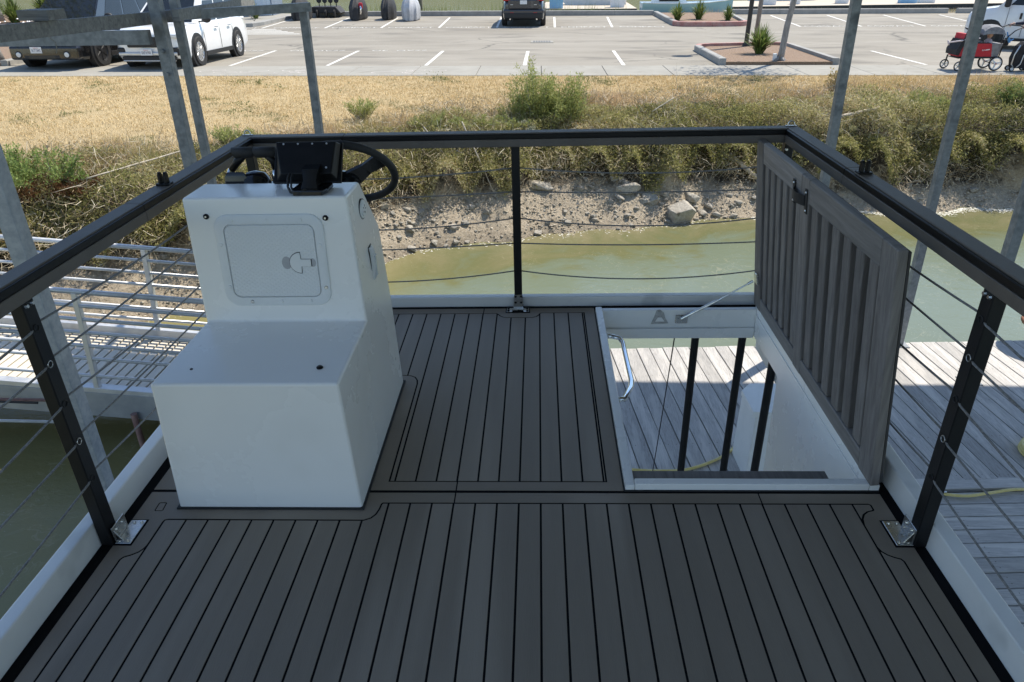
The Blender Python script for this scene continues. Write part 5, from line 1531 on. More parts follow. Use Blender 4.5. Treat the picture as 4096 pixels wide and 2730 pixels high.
shrub('grey_bush', 'grey olive brush mound hanging over the cut bank behind the right canopy post', 6.4, 15.0, .30, .75, 80, 7000, G4, lsize=(.05, .012), lobes=((0, 0, 1, 1), (1.2, .1, .9, .9), (-.9, .1, .8, .8)))
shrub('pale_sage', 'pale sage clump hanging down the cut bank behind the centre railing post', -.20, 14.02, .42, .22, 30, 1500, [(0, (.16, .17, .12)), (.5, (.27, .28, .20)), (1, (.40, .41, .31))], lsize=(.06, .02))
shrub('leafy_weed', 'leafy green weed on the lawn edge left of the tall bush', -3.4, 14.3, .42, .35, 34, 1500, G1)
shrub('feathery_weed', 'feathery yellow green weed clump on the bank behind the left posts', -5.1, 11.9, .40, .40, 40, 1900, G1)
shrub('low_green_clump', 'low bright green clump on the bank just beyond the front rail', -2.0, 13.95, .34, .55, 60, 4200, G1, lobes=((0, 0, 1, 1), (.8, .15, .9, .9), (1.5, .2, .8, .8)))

# ------------------------------------------------------------------ stones on the shore
ROCKS = []
for v_ in range(7):
    bm = bmesh.new()
    for q_ in range(17 + v_):
        p_ = Vector((random.uniform(-1, 1), random.uniform(-.8, .8), random.uniform(-.62, .62)))
        p_ *= 1.0 / max(.62, (abs(p_.x) ** 3 + abs(p_.y / .8) ** 3 + abs(p_.z / .62) ** 3) ** (1 / 3))
        bm.verts.new(p_)
    r_ = bmesh.ops.convex_hull(bm, input=list(bm.verts))
    bmesh.ops.delete(bm, geom=[g for g in bm.verts if not g.link_faces], context='VERTS')
    bmesh.ops.bevel(bm, geom=list(bm.edges), offset=.05, segments=1, profile=.5, affect='EDGES', clamp_overlap=True)
    me = bpy.data.meshes.new('rock')
    bm.to_mesh(me); bm.free()
    me.materials.append(M['rock'])
    ROCKS.append(me)
def rock(x, y, r, label, group=None, lift=.15, sx=1.0, name='rock', rot=None):
    o = bpy.data.objects.new(name, random.choice(ROCKS))
    COL.objects.link(o)
    z = float(ground(np.array([x]), np.array([y]))[0])
    o.location = (x, y, max(z, -2.80) + r * lift)
    o.rotation_euler = (random.uniform(-.3, .3), random.uniform(-.3, .3), rot if rot is not None else random.uniform(0, 6.28))
    o.scale = (r * sx, r, r * random.uniform(.8, 1.1))
    tag(o, label, 'rock', group)
    return o
rock(2.78, 13.22, .33, 'largest pale block of stone at the water line near the hatch lid', sx=.8, lift=.25, rot=.2)
rock(1.78, 13.55, .24, 'squared dark grey stone under the cut bank, left of the largest block', sx=1.1, lift=.2, rot=0)
rock(2.22, 13.50, .19, 'medium angular stone between the squared stone and the largest block')
rock(.10, 13.42, .20, 'long brown stone just right of the centre railing post', sx=1.4, rot=.1)
rock(3.05, 13.75, .19, 'rounded brown stone above the largest block')
rock(5.15, 14.05, .17, 'pale flat stone on the mud beyond the right cap rail', sx=1.3)
def where(x):
    return 'left of the centre railing post' if x < -.25 else ('between the centre railing post and the hatch lid' if x < 3.6 else 'beyond the right cap rail')
for k in range(240):
    x = random.choice((random.uniform(-5.5, 9), random.uniform(-2.8, 4.5), random.gauss(-1.9, .7), random.gauss(2.6, .8)))
    c_ = float(cut(np.array([x]))[0])
    s = random.uniform(-.02, c_ + .05)
    r = random.choice((.03, .035, .04, .05, .06, .075, .10)) * random.uniform(.8, 1.2)
    size = 'fist-sized' if r < .045 else ('head-sized' if r < .075 else 'large')
    rock(x, float(shore(np.array([x]))[0]) + s, r, size + ' rough stone on the muddy shore ' + where(x), 'stones on the muddy shore', lift=.12)
n = 42000
x = RNG.uniform(-6, 13, n); s = RNG.uniform(-.12, 1.75, n)
y = shore(x) + s
k = RNG.uniform(0, 1, n) < np.clip(.45 + .8 * sin_noise(x, y, 2.0, 4.0), .1, 1) * (s < cut(x) + .1)
x, y = x[k], y[k]; n = len(x)
z = ground(x, y)
r = (.006 + .03 * RNG.uniform(0, 1, n) ** 3)[:, None]
C = np.stack([x, y, np.maximum(z, -2.76) + r[:, 0] * .1], 1)
O = np.array([(1, 0, 0), (-1, 0, 0), (0, 1, 0), (0, -1, 0), (0, 0, .5), (0, 0, -.5)], float)
PB = leaf_mat('pebbles', [(0, (.22, .18, .13)), (.5, (.42, .36, .27)), (1, (.60, .53, .42))], rough=.9, trans=0)
V = (C[:, None, :] + (O[None] * RNG.uniform(.45, 1.5, (n, 6, 1))) * r[:, :, None])
V = V.reshape(-1, 3)
Fo = np.array([(0, 2, 4), (2, 1, 4), (1, 3, 4), (3, 0, 4), (2, 0, 5), (1, 2, 5), (3, 1, 5), (0, 3, 5)])
F = (Fo[None] + (np.arange(n) * 6)[:, None, None]).reshape(-1, 3)
xf = np.concatenate([RNG.uniform(4.2, 14, 4200), RNG.uniform(-3, 3.6, 260)]); nf_ = len(xf)
yf_ = shore(xf) - np.abs(RNG.normal(0, .10, nf_)) - .0
Cf = np.stack([xf, yf_, np.full(nf_, -2.7465)], 1)
Lf, Ff = leaves(Cf, .05, .028, np.stack([np.cos(RNG.uniform(0, 6.28, nf_)), np.sin(RNG.uniform(0, 6.28, nf_)), np.zeros(nf_)], 1))
Lf[:, 2] = -2.7465 + (Lf[:, 2] + 2.7465) * .05
np_mesh('shore_foam', Lf, Ff, 'foam', kind='stuff')['label'] = 'thin pale scum along the water line'
np_mesh('shore_pebbles', V, F, PB, np.repeat(RNG.uniform(0, 1, n), 8), kind='stuff')['label'] = 'pebbles and gravel on the muddy shore'
# drift wood
def stick(name, a_, b_, r, label, mt='drift'):
    a_, b_ = Vector(a_), Vector(b_)
    za, zb = float(ground(np.array([a_.x]), np.array([a_.y]))[0]), float(ground(np.array([b_.x]), np.array([b_.y]))[0])
    a_.z += za; b_.z += zb
    pth = [a_.lerp(b_, t) + Vector((random.uniform(-1, 1), random.uniform(-1, 1), random.uniform(-.5, .5))) * r * .4 for t in np.linspace(0, 1, 7)]
    return tag(MB().tube(pth, [r * .8, r, r * .95, r * 1.02, r * .9, r * .9, r * .6], 7).build(name, mt, smooth=True), label, 'stick')
stick('driftwood_log', (6.05, 14.95, .28), (7.05, 15.35, .30), .035, 'short pale driftwood log lying on the brush between the canopy posts')
stick('dead_cane', (-6.55, 9.95, .36), (-5.45, 11.2, .26), .013, 'long pale dead cane lying across the left bank brush')
stick('dead_branch', (-1.35, 13.3, .55), (-.75, 12.95, .02), .012, 'thin dead branch leaning on the mud left of the centre railing post')
stick('dead_stalk', (-2.05, 13.25, .45), (-1.15, 12.9, .06), .010, 'thin dead stalk hanging from the cut bank beside the steering wheel')
stick('bleached_twig', (2.3, 14.7, .32), (2.75, 14.9, .50), .010, 'small bleached twig on the bank right of the tall green bush')
stick('pale_plank', (3.9, 14.6, .03), (4.55, 14.25, .03), .05, 'pale driftwood plank on the mud beyond the hatch lid')

# ------------------------------------------------------------------ vehicles
def wheel(parent, V0, x, y, r, w, side, rimmat, spokes=10, twin=True):
    """tyre with rim and spokes as a part; V0 maps vehicle space to the world"""
    R = V0 @ Matrix.Translation((x, y, r)) @ Matrix.Rotation(math.radians(90 * side), 4, 'Y')
    mb = MB()
    mb.lathe([(r * .62, -w / 2), (r * .93, -w / 2), (r, -w * .36), (r, w * .36), (r * .94, w / 2), (r * .70, w / 2), (r * .67, w * .30), (r * .66, w * .28)], 28, R)
    t = mb.build('wheel', 'tyre', parent, autosmooth=True)
    mb = MB()
    mb.lathe([(r * .70, w * .36), (r * .69, w * .42), (r * .65, w * .42), (r * .62, w * .30), (r * .6, w * .22)], 28, R)
    for k in range(spokes):
        q = R @ Matrix.Rotation(6.2832 * k / spokes, 4, 'Z')
        mb.loft([[q @ Vector(p) for p in ((.12 * r, -.055 * r, w * .30), (.12 * r, .055 * r, w * .30), (.12 * r, .055 * r, w * .40), (.12 * r, -.055 * r, w * .40))],
                 [q @ Vector(p) for p in ((.66 * r, -.045 * r, w * .33), (.66 * r, .045 * r, w * .33), (.66 * r, .045 * r, w * .41), (.66 * r, -.045 * r, w * .41))]])
    mb.lathe([(.14 * r, w * .30), (.14 * r, w * .42), (.06 * r, w * .44)], 14, R)
    mb.build('rim', rimmat, t)
    return t

def body_loft(st, V0, crown=.02):
    """stations (y, zb, zt, wb, wm, wt): rounded car section"""
    secs = []
    for y, zb, zt, wb, wm, wt in st:
        h = zt - zb
        half = [(wb, zb), (wm * .985, zb + h * .12), (wm, zb + h * .45), (wm * .985, zb + h * .72), (wt + (wm - wt) * .35, zt - h * .07), (wt, zt)]
        pts = half + [(wt * .5, zt + crown), (0, zt + crown * 1.3), (-wt * .5, zt + crown)] + [(-x_, z_) for x_, z_ in half[::-1]]
        secs.append([V0 @ Vector((x_, y, z_)) for x_, z_ in pts])
    mb = MB(); mb.loft(secs)
    return mb

def quad_on(V0, c, u0, u1, v0, v1, off):
    """sub-quad of a bilinear quad c (four corners), pushed out by off"""
    c = [Vector(q) for q in c]
    def P(u, v): return (c[0] * (1 - u) + c[1] * u) * (1 - v) + (c[3] * (1 - u) + c[2] * u) * v
    n_ = (c[1] - c[0]).cross(c[3] - c[0]).normalized() * off
    return [V0 @ (P(u, v) + n_) for u, v in ((u0, v0), (u1, v0), (u1, v1), (u0, v1))]

def suv(name, label, V0, paint, L=4.9, W=1.93, belt=1.06, hood=1.02, roof=1.72, wr=.375, wb=(.95, 3.80), rimmat='rim', spokes=12, nose=.06, lowtrim=True):
    o = V0.translation
    t = thing(name, o, label, 'SUV', 'parked sport utility vehicles')
    hw = W / 2
    st = [(0.0, .40, hood - .26, hw * .56, hw * .60, hw * .52), (.05, .30, hood - .17, hw * .72, hw * .77, hw * .66), (.16, .24, hood - .09, hw * .84, hw * .90, hw * .76), (.45, .22, hood - .03, hw * .92, hw * .985, hw * .84),
          (wb[0], .24, hood + .0, hw * .93, hw, hw * .85), (1.35, .22, belt - .01, hw * .93, hw * .99, hw * .87), (2.2, .22, belt, hw * .94, hw * .985, hw * .89), (3.2, .22, belt + .02, hw * .94, hw * .985, hw * .89),
          (wb[1], .24, belt + .03, hw * .94, hw, hw * .89), (L - .45, .26, belt + .03, hw * .92, hw * .975, hw * .87), (L - .12, .32, belt, hw * .88, hw * .93, hw * .80), (L, .42, belt - .16, hw * .82, hw * .86, hw * .74)]
    body_loft(st, V0).build('body', paint, t, autosmooth=True)
    # greenhouse
    bz, gb, gt = belt - .02, hw * .885, hw * .70
    B = [(-gb, 1.15), (gb, 1.15), (gb, L - .10), (-gb, L - .10)]
    Tt = [(-gt, 2.02), (gt, 2.02), (gt, L - .42), (-gt, L - .42)]
    mb = MB()
    mb.loft([[V0 @ Vector((x, y, bz)) for x, y in B], [V0 @ Vector((x, y, roof - .06)) for x, y in Tt], [V0 @ Vector((x * .9, y + (.12 if y < 3 else -.10), roof)) for x, y in Tt]])
    mb.build('cabin', paint, t)
    front = [(*B[0], bz), (*B[1], bz), (*Tt[1], roof - .06), (*Tt[0], roof - .06)]
    right = [(*B[1], bz), (*B[2], bz), (*Tt[2], roof - .06), (*Tt[1], roof - .06)]
    left = [(*B[3], bz), (*B[0], bz), (*Tt[0], roof - .06), (*Tt[3], roof - .06)]
    back = [(*B[2], bz), (*B[3], bz), (*Tt[3], roof - .06), (*Tt[2], roof - .06)]
    def win(nm, c, *a):
        mb = MB(); mb.poly(quad_on(V0, c, *a, .006)); return mb.build(nm, 'car_glass', t, recalc=False)
    win('windscreen', front, .04, .96, .05, .95)
    for a in ((.13, .40), (.425, .69), (.715, .93)):
        win('side_window', right, a[0], a[1], .06, .90)
        win('side_window', left, 1 - a[1], 1 - a[0], .06, .90)
    win('rear_window', back, .08, .92, .12, .92)
    for sx in (-1, 1):
        for y in wb:
            mb = MB()
            mb.lathe([(wr + .085, -.16), (wr + .085, .006), (wr + .055, .012)], 28, V0 @ Matrix.Translation((sx * hw * .985, y, wr + .01)) @ Matrix.Rotation(math.radians(90 * sx), 4, 'Y'))
            mb.build('wheel_arch', 'trim', t)
            wheel(t, V0, sx * (hw - .085), y, wr, .23, sx, rimmat, spokes)
        mb = MB()
        mb.prism([V0 @ Vector(p) for p in ((sx * hw * .955, wb[0] + wr + .09, .23), (sx * hw * .955, wb[1] - wr - .09, .23), (sx * hw * .965, wb[1] - wr - .09, .34), (sx * hw * .965, wb[0] + wr + .09, .34))], V0.to_3x3() @ Vector((sx * .035, 0, 0)))
        mb.build('sill_trim', 'trim' if lowtrim else paint, t)
        for y in (1.45, 2.55, 3.52):
            mb = MB(); mb.box(sx * hw * .989 - .003, sx * hw * .989 + .003, y - .005, y + .005, .36, belt - .06, mtx=V0); mb.build('door_gap', 'trim', t)
        for y in (2.32, 3.28):
            mb = MB(); mb.box(min(sx * hw * .985, sx * (hw * .985 + .035)), max(sx * hw * .985, sx * (hw * .985 + .035)), y - .11, y + .10, belt - .17, belt - .135, .008, 1, V0); mb.build('door_handle', paint if paint != 'clearcoat_white' else 'silver_trim', t)
        mb = MB()
        b = bmesh.new(); bmesh.ops.create_icosphere(b, subdivisions=2, radius=1.0)
        mb.merge(b, V0 @ Matrix.Translation((sx * (hw + .10), 1.50, belt + .07)) @ Matrix.Diagonal((.13, .07, .095, 1)))
        mb.box(min(sx * hw * .86, sx * (hw + .03)), max(sx * hw * .86, sx * (hw + .03)), 1.48, 1.54, belt + .0, belt + .03, mtx=V0)
        mb.build('mirror', 'trim' if paint != 'clearcoat_white' else 'trim', t, autosmooth=True)
    return t

def num_plate(parent, V0, c, text, w=.31, h=.155, dark=False):
    """plate in the vehicle's x-z plane facing its -y side"""
    mb = MB(); mb.box(c[0] - w / 2, c[0] + w / 2, c[1] - .006, c[1] + .004, c[2] - h / 2, c[2] + h / 2, .004, 1, V0)
    pl_ = mb.build('number_plate', 'plate', parent)
    R = V0 @ Matrix.Translation((c[0], c[1] - .0068, c[2] - .014)) @ Matrix.Rotation(math.radians(90), 4, 'X')
    text_obj('plate_number', text, .10, R, 'ink', pl_, sx=.62, sp=1.05)
    R = V0 @ Matrix.Translation((c[0], c[1] - .0068, c[2] + .053)) @ Matrix.Rotation(math.radians(90), 4, 'X')
    text_obj('plate_state', 'California', .035, R, 'ink_red', pl_)

def vbox(name, mt, parent, V0, *b, bev=.01, seg=1):
    mb = MB(); mb.box(*b, bev, seg, V0) if bev else mb.box(*b, mtx=V0)
    return mb.build(name, mt, parent)
def vdisc(name, mt, parent, V0, c, r, d=.02, n=18):
    mb = MB(); mb.lathe([(r, 0), (r, d * .6), (r * .7, d)], n, V0 @ Matrix.Translation(c) @ Matrix.Rotation(math.radians(90), 4, 'X'))
    return mb.build(name, mt, parent, autosmooth=True)

def lotmat(x, y, rz=0.0):
    q = onlot(x, y)
    sl = -.022 if q.y < YV else .0118
    return Matrix.Translation(q) @ Matrix.Rotation(math.atan(sl), 4, 'X') @ Matrix.Rotation(rz, 4, 'Z')

# black SUV nose-on at the left
V0 = lotmat(-13.12, 19.98)
sv = suv('black_suv', 'black off-road SUV parked nose-on beside the white SUV', V0, 'clearcoat_black', L=5.0, W=2.03, belt=1.16, hood=1.10, roof=1.86, wr=.40, wb=(.92, 3.85), rimmat='rim_dark', spokes=6)
vbox('bumper', 'clearcoat_black', sv, V0, -.93, .93, -.06, .20, .24, .58, bev=.06, seg=3)
vbox('lower_grille', 'trim', sv, V0, -.55, .42, -.072, .02, .26, .36, bev=.02)
for k in range(4): vbox('grille_bar', 'rim_dark', sv, V0, -.42, .30, -.078, -.070, .275 + .02 * k, .283 + .02 * k, bev=0)
for x in (-.68, .62):
    vdisc('fog_lamp_ring', 'trim', sv, V0, (x, -.055, .37), .095, .012)
    vdisc('fog_lamp', 'lamp_glass', sv, V0, (x, -.068, .37), .062, .02)
vbox('grille', 'trim', sv, V0, -.55, .55, -.035, .03, .70, .92, bev=.02)
for x in (-.74, .74): vbox('headlight', 'lamp_glass', sv, V0, x - .15, x + .15, -.025, .06, .74, .92, bev=.03, seg=2)
num_plate(sv, V0, (-.18, -.068, .485), '5KTY845')
mb = MB(); mb.tube([V0 @ Vector((-.15, 1.05, 1.10)), V0 @ Vector((-.22, 1.12, 1.75))], .006, 6); mb.build('aerial', 'trim', sv)
for a in (-.55, .15): 
    mb = MB(); mb.tube([V0 @ Vector((a, 1.22, 1.16)), V0 @ Vector((a + .55, 1.30, 1.22))], .010, 5); mb.build('wiper', 'trim', sv)
# white SUV
V0 = lotmat(-10.30, 19.95)
sv = suv('white_suv', 'white SUV with silver multi-spoke wheels parked nose-on beside the black SUV', V0, 'clearcoat_white', L=4.95, W=1.93, belt=1.08, hood=1.03, roof=1.73, wr=.375, wb=(.95, 3.80), rimmat='rim', spokes=12)
vbox('grille', 'trim', sv, V0, -.52, .52, -.035, .05, .54, .80, bev=.03, seg=2)
vbox('lower_grille', 'trim', sv, V0, -.72, .72, -.03, .10, .22, .33, bev=.03, seg=2)
vbox('skid_strip', 'silver_trim', sv, V0, -.70, .70, -.045, .06, .195, .235, bev=.015)
vbox('bumper_bar', 'silver_trim', sv, V0, -.78, .78, -.05, .10, .34, .43, bev=.03, seg=2)
for x in (-.72, .72):
    vbox('headlight', 'lamp_glass', sv, V0, x - .18, x + .18, .0, .16, .76, .86, bev=.03, seg=2)
    vbox('fog_recess', 'trim', sv, V0, x - .10, x + .12, -.005, .12, .34, .54, bev=.03)
num_plate(sv, V0, (-.02, -.065, .43), '8XFX900')
for sx in (-.55, .55): vbox('roof_rail', 'silver_trim', sv, V0, sx - .02, sx + .02, 2.2, 4.3, 1.745, 1.775, bev=.01)
# dark grey SUV seen from behind
V0 = lotmat(-.585, 33.35) @ Matrix.Rotation(math.pi, 4, 'Z') @ Matrix.Translation((0, -4.62, 0))
sv = suv('grey_suv', 'dark grey SUV seen from behind, parked against the far kerb', V0, 'clearcoat_grey', L=4.62, W=1.93, belt=1.07, hood=1.0, roof=1.72, wr=.37, wb=(.93, 3.66), rimmat='rim_dark', spokes=5)
VB = V0 @ Matrix.Translation((0, 4.62, 0)) @ Matrix.Rotation(math.pi, 4, 'Z')
vbox('rear_bumper', 'trim', sv, VB, -.86, .86, -.07, .25, .34, .60, bev=.06, seg=3)
vbox('bumper_panel', 'clearcoat_grey', sv, VB, -.90, .90, -.05, .25, .52, .74, bev=.07, seg=3)
vbox('tailgate_crease', 'trim', sv, VB, -.66, .66, -.052, -.02, .735, .75, bev=.004)
vbox('tailgate', 'clearcoat_grey', sv, VB, -.68, .68, -.035, .2, .755, 1.10, bev=.03, seg=2)
vbox('number_plate', 'plate', sv, VB, -.155, .155, -.048, -.038, .93, 1.085, bev=.004)
vbox('plate_frame', 'trim', sv, VB, -.175, .175, -.040, -.032, .915, 1.10, bev=.004)
for x in (-.74, .74):
    vbox('tail_lamp', 'lamp_red', sv, VB, x - .16, x + .16, -.03, .12, 1.06, 1.20, bev=.03)
for x in (-.52, .52):
    vbox('reflector', 'lamp_red', sv, VB, x - .085, x + .085, -.064, -.04, .585, .605, bev=.004)
    vdisc('exhaust_tip', 'chrome', sv, VB, (x * 1.13, -.05, .335), .045, .05)
    vbox('badge', 'silver_trim', sv, VB, x * 1.0 - .06, x * 1.0 + .06, -.040, -.034, .90, .925, bev=.002)
mb = MB(); mb.lathe([(.05, 0), (.05, .008), (.03, .010)], 16, VB @ Matrix.Translation((0, -.035, 1.155)) @ Matrix.Rotation(math.radians(90), 4, 'X')); mb.build('emblem', 'chrome', sv)

# white van at the right edge, facing left
V0 = Matrix.Translation((14.78, 27.03, zlot(26.4))) @ Matrix.Rotation(math.radians(-128), 4, 'Z')
o = V0.translation
vn = thing('white_van', o, 'white passenger van facing left behind the stroller wagon', 'van')
# vehicle space: front at y = 0, x = lateral; rotated so the front looks to -x in the world
hw = 1.0
body_loft([(0, .45, .98, .78, .84, .70), (.06, .34, 1.08, .88, .94, .78), (.30, .30, 1.17, .92, .985, .84), (.72, .30, 1.23, .93, 1.0, .88), (1.1, .30, 1.29, .93, 1.0, .92), (2.2, .30, 1.30, .94, 1.0, .94), (4.0, .30, 1.30, .94, 1.0, .94), (5.35, .34, 1.28, .92, .98, .92), (5.5, .45, 1.22, .88, .94, .88)], V0).build('body', 'van_white', vn, autosmooth=True)
mb = MB()
Bq = [(-.93, .80), (.93, .80), (.95, 5.45), (-.95, 5.45)]; Tq = [(-.80, 1.45), (.80, 1.45), (.82, 5.35), (-.82, 5.35)]
mb.loft([[V0 @ Vector((x, y, 1.24)) for x, y in Bq], [V0 @ Vector((x, y, 2.02)) for x, y in Tq], [V0 @ Vector((x * .8, y + .05, 2.12)) for x, y in Tq]])
mb.build('cabin', 'van_white', vn)
cl_ = {'r': [(*Bq[1], 1.24), (*Bq[2], 1.24), (*Tq[2], 2.02), (*Tq[1], 2.02)], 'l': [(*Bq[3], 1.24), (*Bq[0], 1.24), (*Tq[0], 2.02), (*Tq[3], 2.02)], 'f': [(*Bq[0], 1.24), (*Bq[1], 1.24), (*Tq[1], 2.02), (*Tq[0], 2.02)]}
for key, a, b in (('r', .06, .20), ('r', .27, .56), ('l', .80, .94), ('l', .44, .72)):
    mb = MB(); mb.poly(quad_on(V0, cl_[key], a, b, .10, .80, .006)); mb.build('side_window', 'car_glass', vn, recalc=False)
mb = MB(); mb.poly(quad_on(V0, cl_['f'], .05, .95, .06, .94, .006)); mb.build('windscreen', 'car_glass', vn, recalc=False)
for sx in (-1, 1):
    for y in (.72, 4.3):
        mb = MB(); mb.lathe([(.47, -.2), (.47, .004), (.44, .010)], 28, V0 @ Matrix.Translation((sx * .99, y, .42)) @ Matrix.Rotation(math.radians(90 * sx), 4, 'Y')); mb.build('wheel_arch', 'trim', vn)
        wheel(vn, V0, sx * .90, y, .37, .22, sx, 'rim', 8)
    for y in (1.14, 1.62, 3.0):
        vbox('door_gap', 'trim', vn, V0, sx * 1.0 - .004, sx * 1.0 + .004, y - .005, y + .005, .40, 1.25, bev=0)
    vbox('door_handle', 'trim', vn, V0, sx * 1.005 - .015, sx * 1.005 + .015, 1.48, 1.54, .92, 1.10, bev=.008)
    vbox('reflector', 'lamp_red', vn, V0, sx * 1.0 - .008, sx * 1.0 + .008, 1.64, 1.92, .66, .72, bev=.002)
    vbox('side_marker', 'silver_trim', vn, V0, sx * 1.0 - .006, sx * 1.0 + .006, 1.17, 1.33, .68, .72, bev=.002)
    vbox('mirror', 'trim', vn, V0, min(sx * 1.02, sx * 1.24), max(sx * 1.02, sx * 1.24), 1.0, 1.16, 1.26, 1.56, bev=.05, seg=2)
    vbox('sill_trim', 'trim', vn, V0, sx * .96 - .03, sx * .96 + .03, 1.25, 3.8, .27, .36, bev=.01)

# ------------------------------------------------------------------ motorcycles under covers and the trailer
def cover(x, y, w, l, h, mt, label, tail=.75):
    q = onlot(x, y)
    t = thing('covered_motorcycle', q, label, 'motorcycle', 'covered motorcycles by the far kerb')
    secs = []
    for i_, f_ in enumerate((0, .08, .25, .5, .72, .88, .97, 1.0)):
        ring = []
        for k in range(36):
            a = 6.2832 * k / 36
            fold = 1 + .055 * (1 - f_ * .6) * math.sin(a * 9 + i_ * .4 + x) + .03 * math.sin(a * 17 + x * 3)
            wx = w / 2 * (1.0 - .10 * (f_ < .05) + .06 * math.sin(math.pi * f_)) * (1 - .62 * max(0, f_ - .62) / .38)
            wy = l / 2 * (1 - .55 * max(0, f_ - .5) / .5) 
            zz = h * f_ * (1 - .22 * (math.sin(a) > .2) * f_ + .10 * math.sin(a) * 0)
            ring.append((q.x + wx * math.cos(a) * fold, q.y + l * .42 + wy * math.sin(a) * fold, q.z + .03 + zz))
        secs.append(ring)
    mb = MB(); mb.loft(secs); mb.build('cover', mt, t, autosmooth=True)
    for yy in (.25, 1.5):
        mb = MB(); mb.lathe([(.2, -.06), (.29, -.05), (.31, 0), (.29, .05), (.2, .06)], 20, Matrix.Translation((q.x, q.y + yy, q.z + .31)) @ Matrix.Rotation(math.radians(90), 4, 'Y')); mb.build('wheel', 'tyre', t, autosmooth=True)
    return t, q
cover(-11.65, 37.6, .86, 1.9, 1.12, 'cover_black', 'bulky black covered motorcycle at far left of the covered row, beside the trailer')
t, q = cover(-8.80, 37.55, .74, 2.0, 1.14, 'cover_black', 'black covered motorcycle with a red and chrome flank showing')
MB().box(q.x + .20, q.x + .40, q.y + .02, q.y + .14, q.z + .52, q.z + .80, .05, 2).build('red_flank', 'red_cloth', t, autosmooth=True)
MB().tube([(q.x + .26, q.y - .02, q.z + .30), (q.x + .33, q.y - .03, q.z + .52), (q.x + .30, q.y - .02, q.z + .66)], [.06, .055, .04], 10).build('exhaust', 'chrome', t, smooth=True)
cover(-7.32, 37.75, .66, 1.9, 1.14, 'cover_black', 'plain black covered motorcycle in the middle of the row')
cover(-6.10, 37.0, .84, 1.9, 1.14, 'cover_silver', 'silver grey covered motorcycle at the right end of the row')
q = onlot(-10.6, 39.6)
tr = thing('low_trailer', q, 'low black trailer with a row of round discs standing on it', 'trailer')
MB().prism([(q.x - .9, q.y, q.z + .22), (q.x + .62, q.y, q.z + .22), (q.x + .35, q.y, q.z + .52), (q.x - .9, q.y, q.z + .52)], (0, 1.1, 0), .02).build('trailer_box', 'cover_black', tr)
for xx in (-.6, -.15, .3):
    MB().lathe([(.13, -.05), (.20, -.04), (.20, .04), (.13, .05)], 18, Matrix.Translation((q.x + xx, q.y - .02, q.z + .19)) @ Matrix.Rotation(math.radians(90), 4, 'Y')).build('wheel', 'tyre', tr)
for k in range(4):
    xx = -.55 + .30 * k
    MB().cyl((q.x + xx, q.y + .3, q.z + .52), (q.x + xx, q.y + .3, q.z + .70), .025, 8).lathe([(.125, -.03), (.125, .01), (.09, .03)], 18, Matrix.Translation((q.x + xx, q.y + .3, q.z + .80)) @ Matrix.Rotation(math.radians(90), 4, 'X')).build('round_disc', 'cover_black', tr)

# ------------------------------------------------------------------ islands: posts, trunks, strappy plants
def strappy(x, y, z, h, n_, label, spread=.5, cols=None, group='strap-leaved plants'):
    t = thing('strappy_plant', (x, y, z), label, 'plant', group)
    V = []; F = []; rn = []
    for k in range(n_):
        a = random.uniform(0, 6.283); r0 = random.uniform(0, .12) * h
        out = random.uniform(.05, 1.0) * spread * h
        hh = h * random.uniform(.55, 1.05) * (1 - .35 * out / (spread * h))
        w_ = .014 * random.uniform(.7, 1.3) * (h / .7)
        c, s_ = math.cos(a), math.sin(a)
        b0 = len(V)
        for f_, wf in ((0, 1), (.4, 1), (.75, .8), (1, .1)):
            rr = r0 + out * f_ ** 1.7
            zz = hh * (f_ - .18 * f_ ** 3 * (out / (spread * h)) * 1.6)
            V += [(x + rr * c - s_ * w_ * wf, y + rr * s_ + c * w_ * wf, z + zz), (x + rr * c + s_ * w_ * wf, y + rr * s_ - c * w_ * wf, z + zz)]
        for j in range(3):
            F.append((b0 + 2 * j, b0 + 2 * j + 1, b0 + 2 * j + 3, b0 + 2 * j + 2)); rn.append(random.random())
    np_mesh('leaves', V, F, LFM, rn, parent=t)
    return t
LFM = leaf_mat('strap_leaves', [(0, (.10, .10, .03)), (.3, (.09, .14, .03)), (.7, (.15, .22, .05)), (1, (.30, .32, .12))], trans=.3)
def zi(x, y, h=.08):
    q = onlot(x, y); return q.x, q.y, q.z + h
strappy(*zi(6.5, 22.6), .95, 200, 'large strappy plant between the lamp post and the bare trunk', .75)
strappy(*zi(6.35, 35.6), .95, 150, 'left strappy plant on the far red-nosed island', .6)
strappy(*zi(7.45, 36.2), 1.0, 140, 'middle strappy plant on the far red-nosed island', .55)
strappy(*zi(8.6, 35.5), .85, 130, 'right strappy plant on the far red-nosed island', .55)
q = onlot(6.66, 24.7)
lp = thing('lamp_post', q, 'dark lamp post standing behind the large strappy plant', 'lamp post')
MB().lathe([(.12, 0), (.12, .10), (.075, .16), (.065, 5.5)], 14, Matrix.Translation((q.x, q.y, q.z + .05))).build('post', 'lamp_post', lp, autosmooth=True)
MB().lathe([(.05, 0), (.30, .08), (.32, .14), (.10, .26)], 18, Matrix.Translation((q.x, q.y, q.z + 5.5))).build('lamp_head', 'lamp_post', lp)
q = onlot(7.0, 24.95)
st_ = thing('tree_stake', q, 'grey weathered stake standing right against the dark lamp post', 'stake')
MB().tube([(q.x, q.y, q.z), (q.x + .02, q.y, q.z + 2.0), (q.x + .10, q.y, q.z + 4.2)], [.075, .07, .06], 9).build('stake_shaft', 'bark', st_, smooth=True)
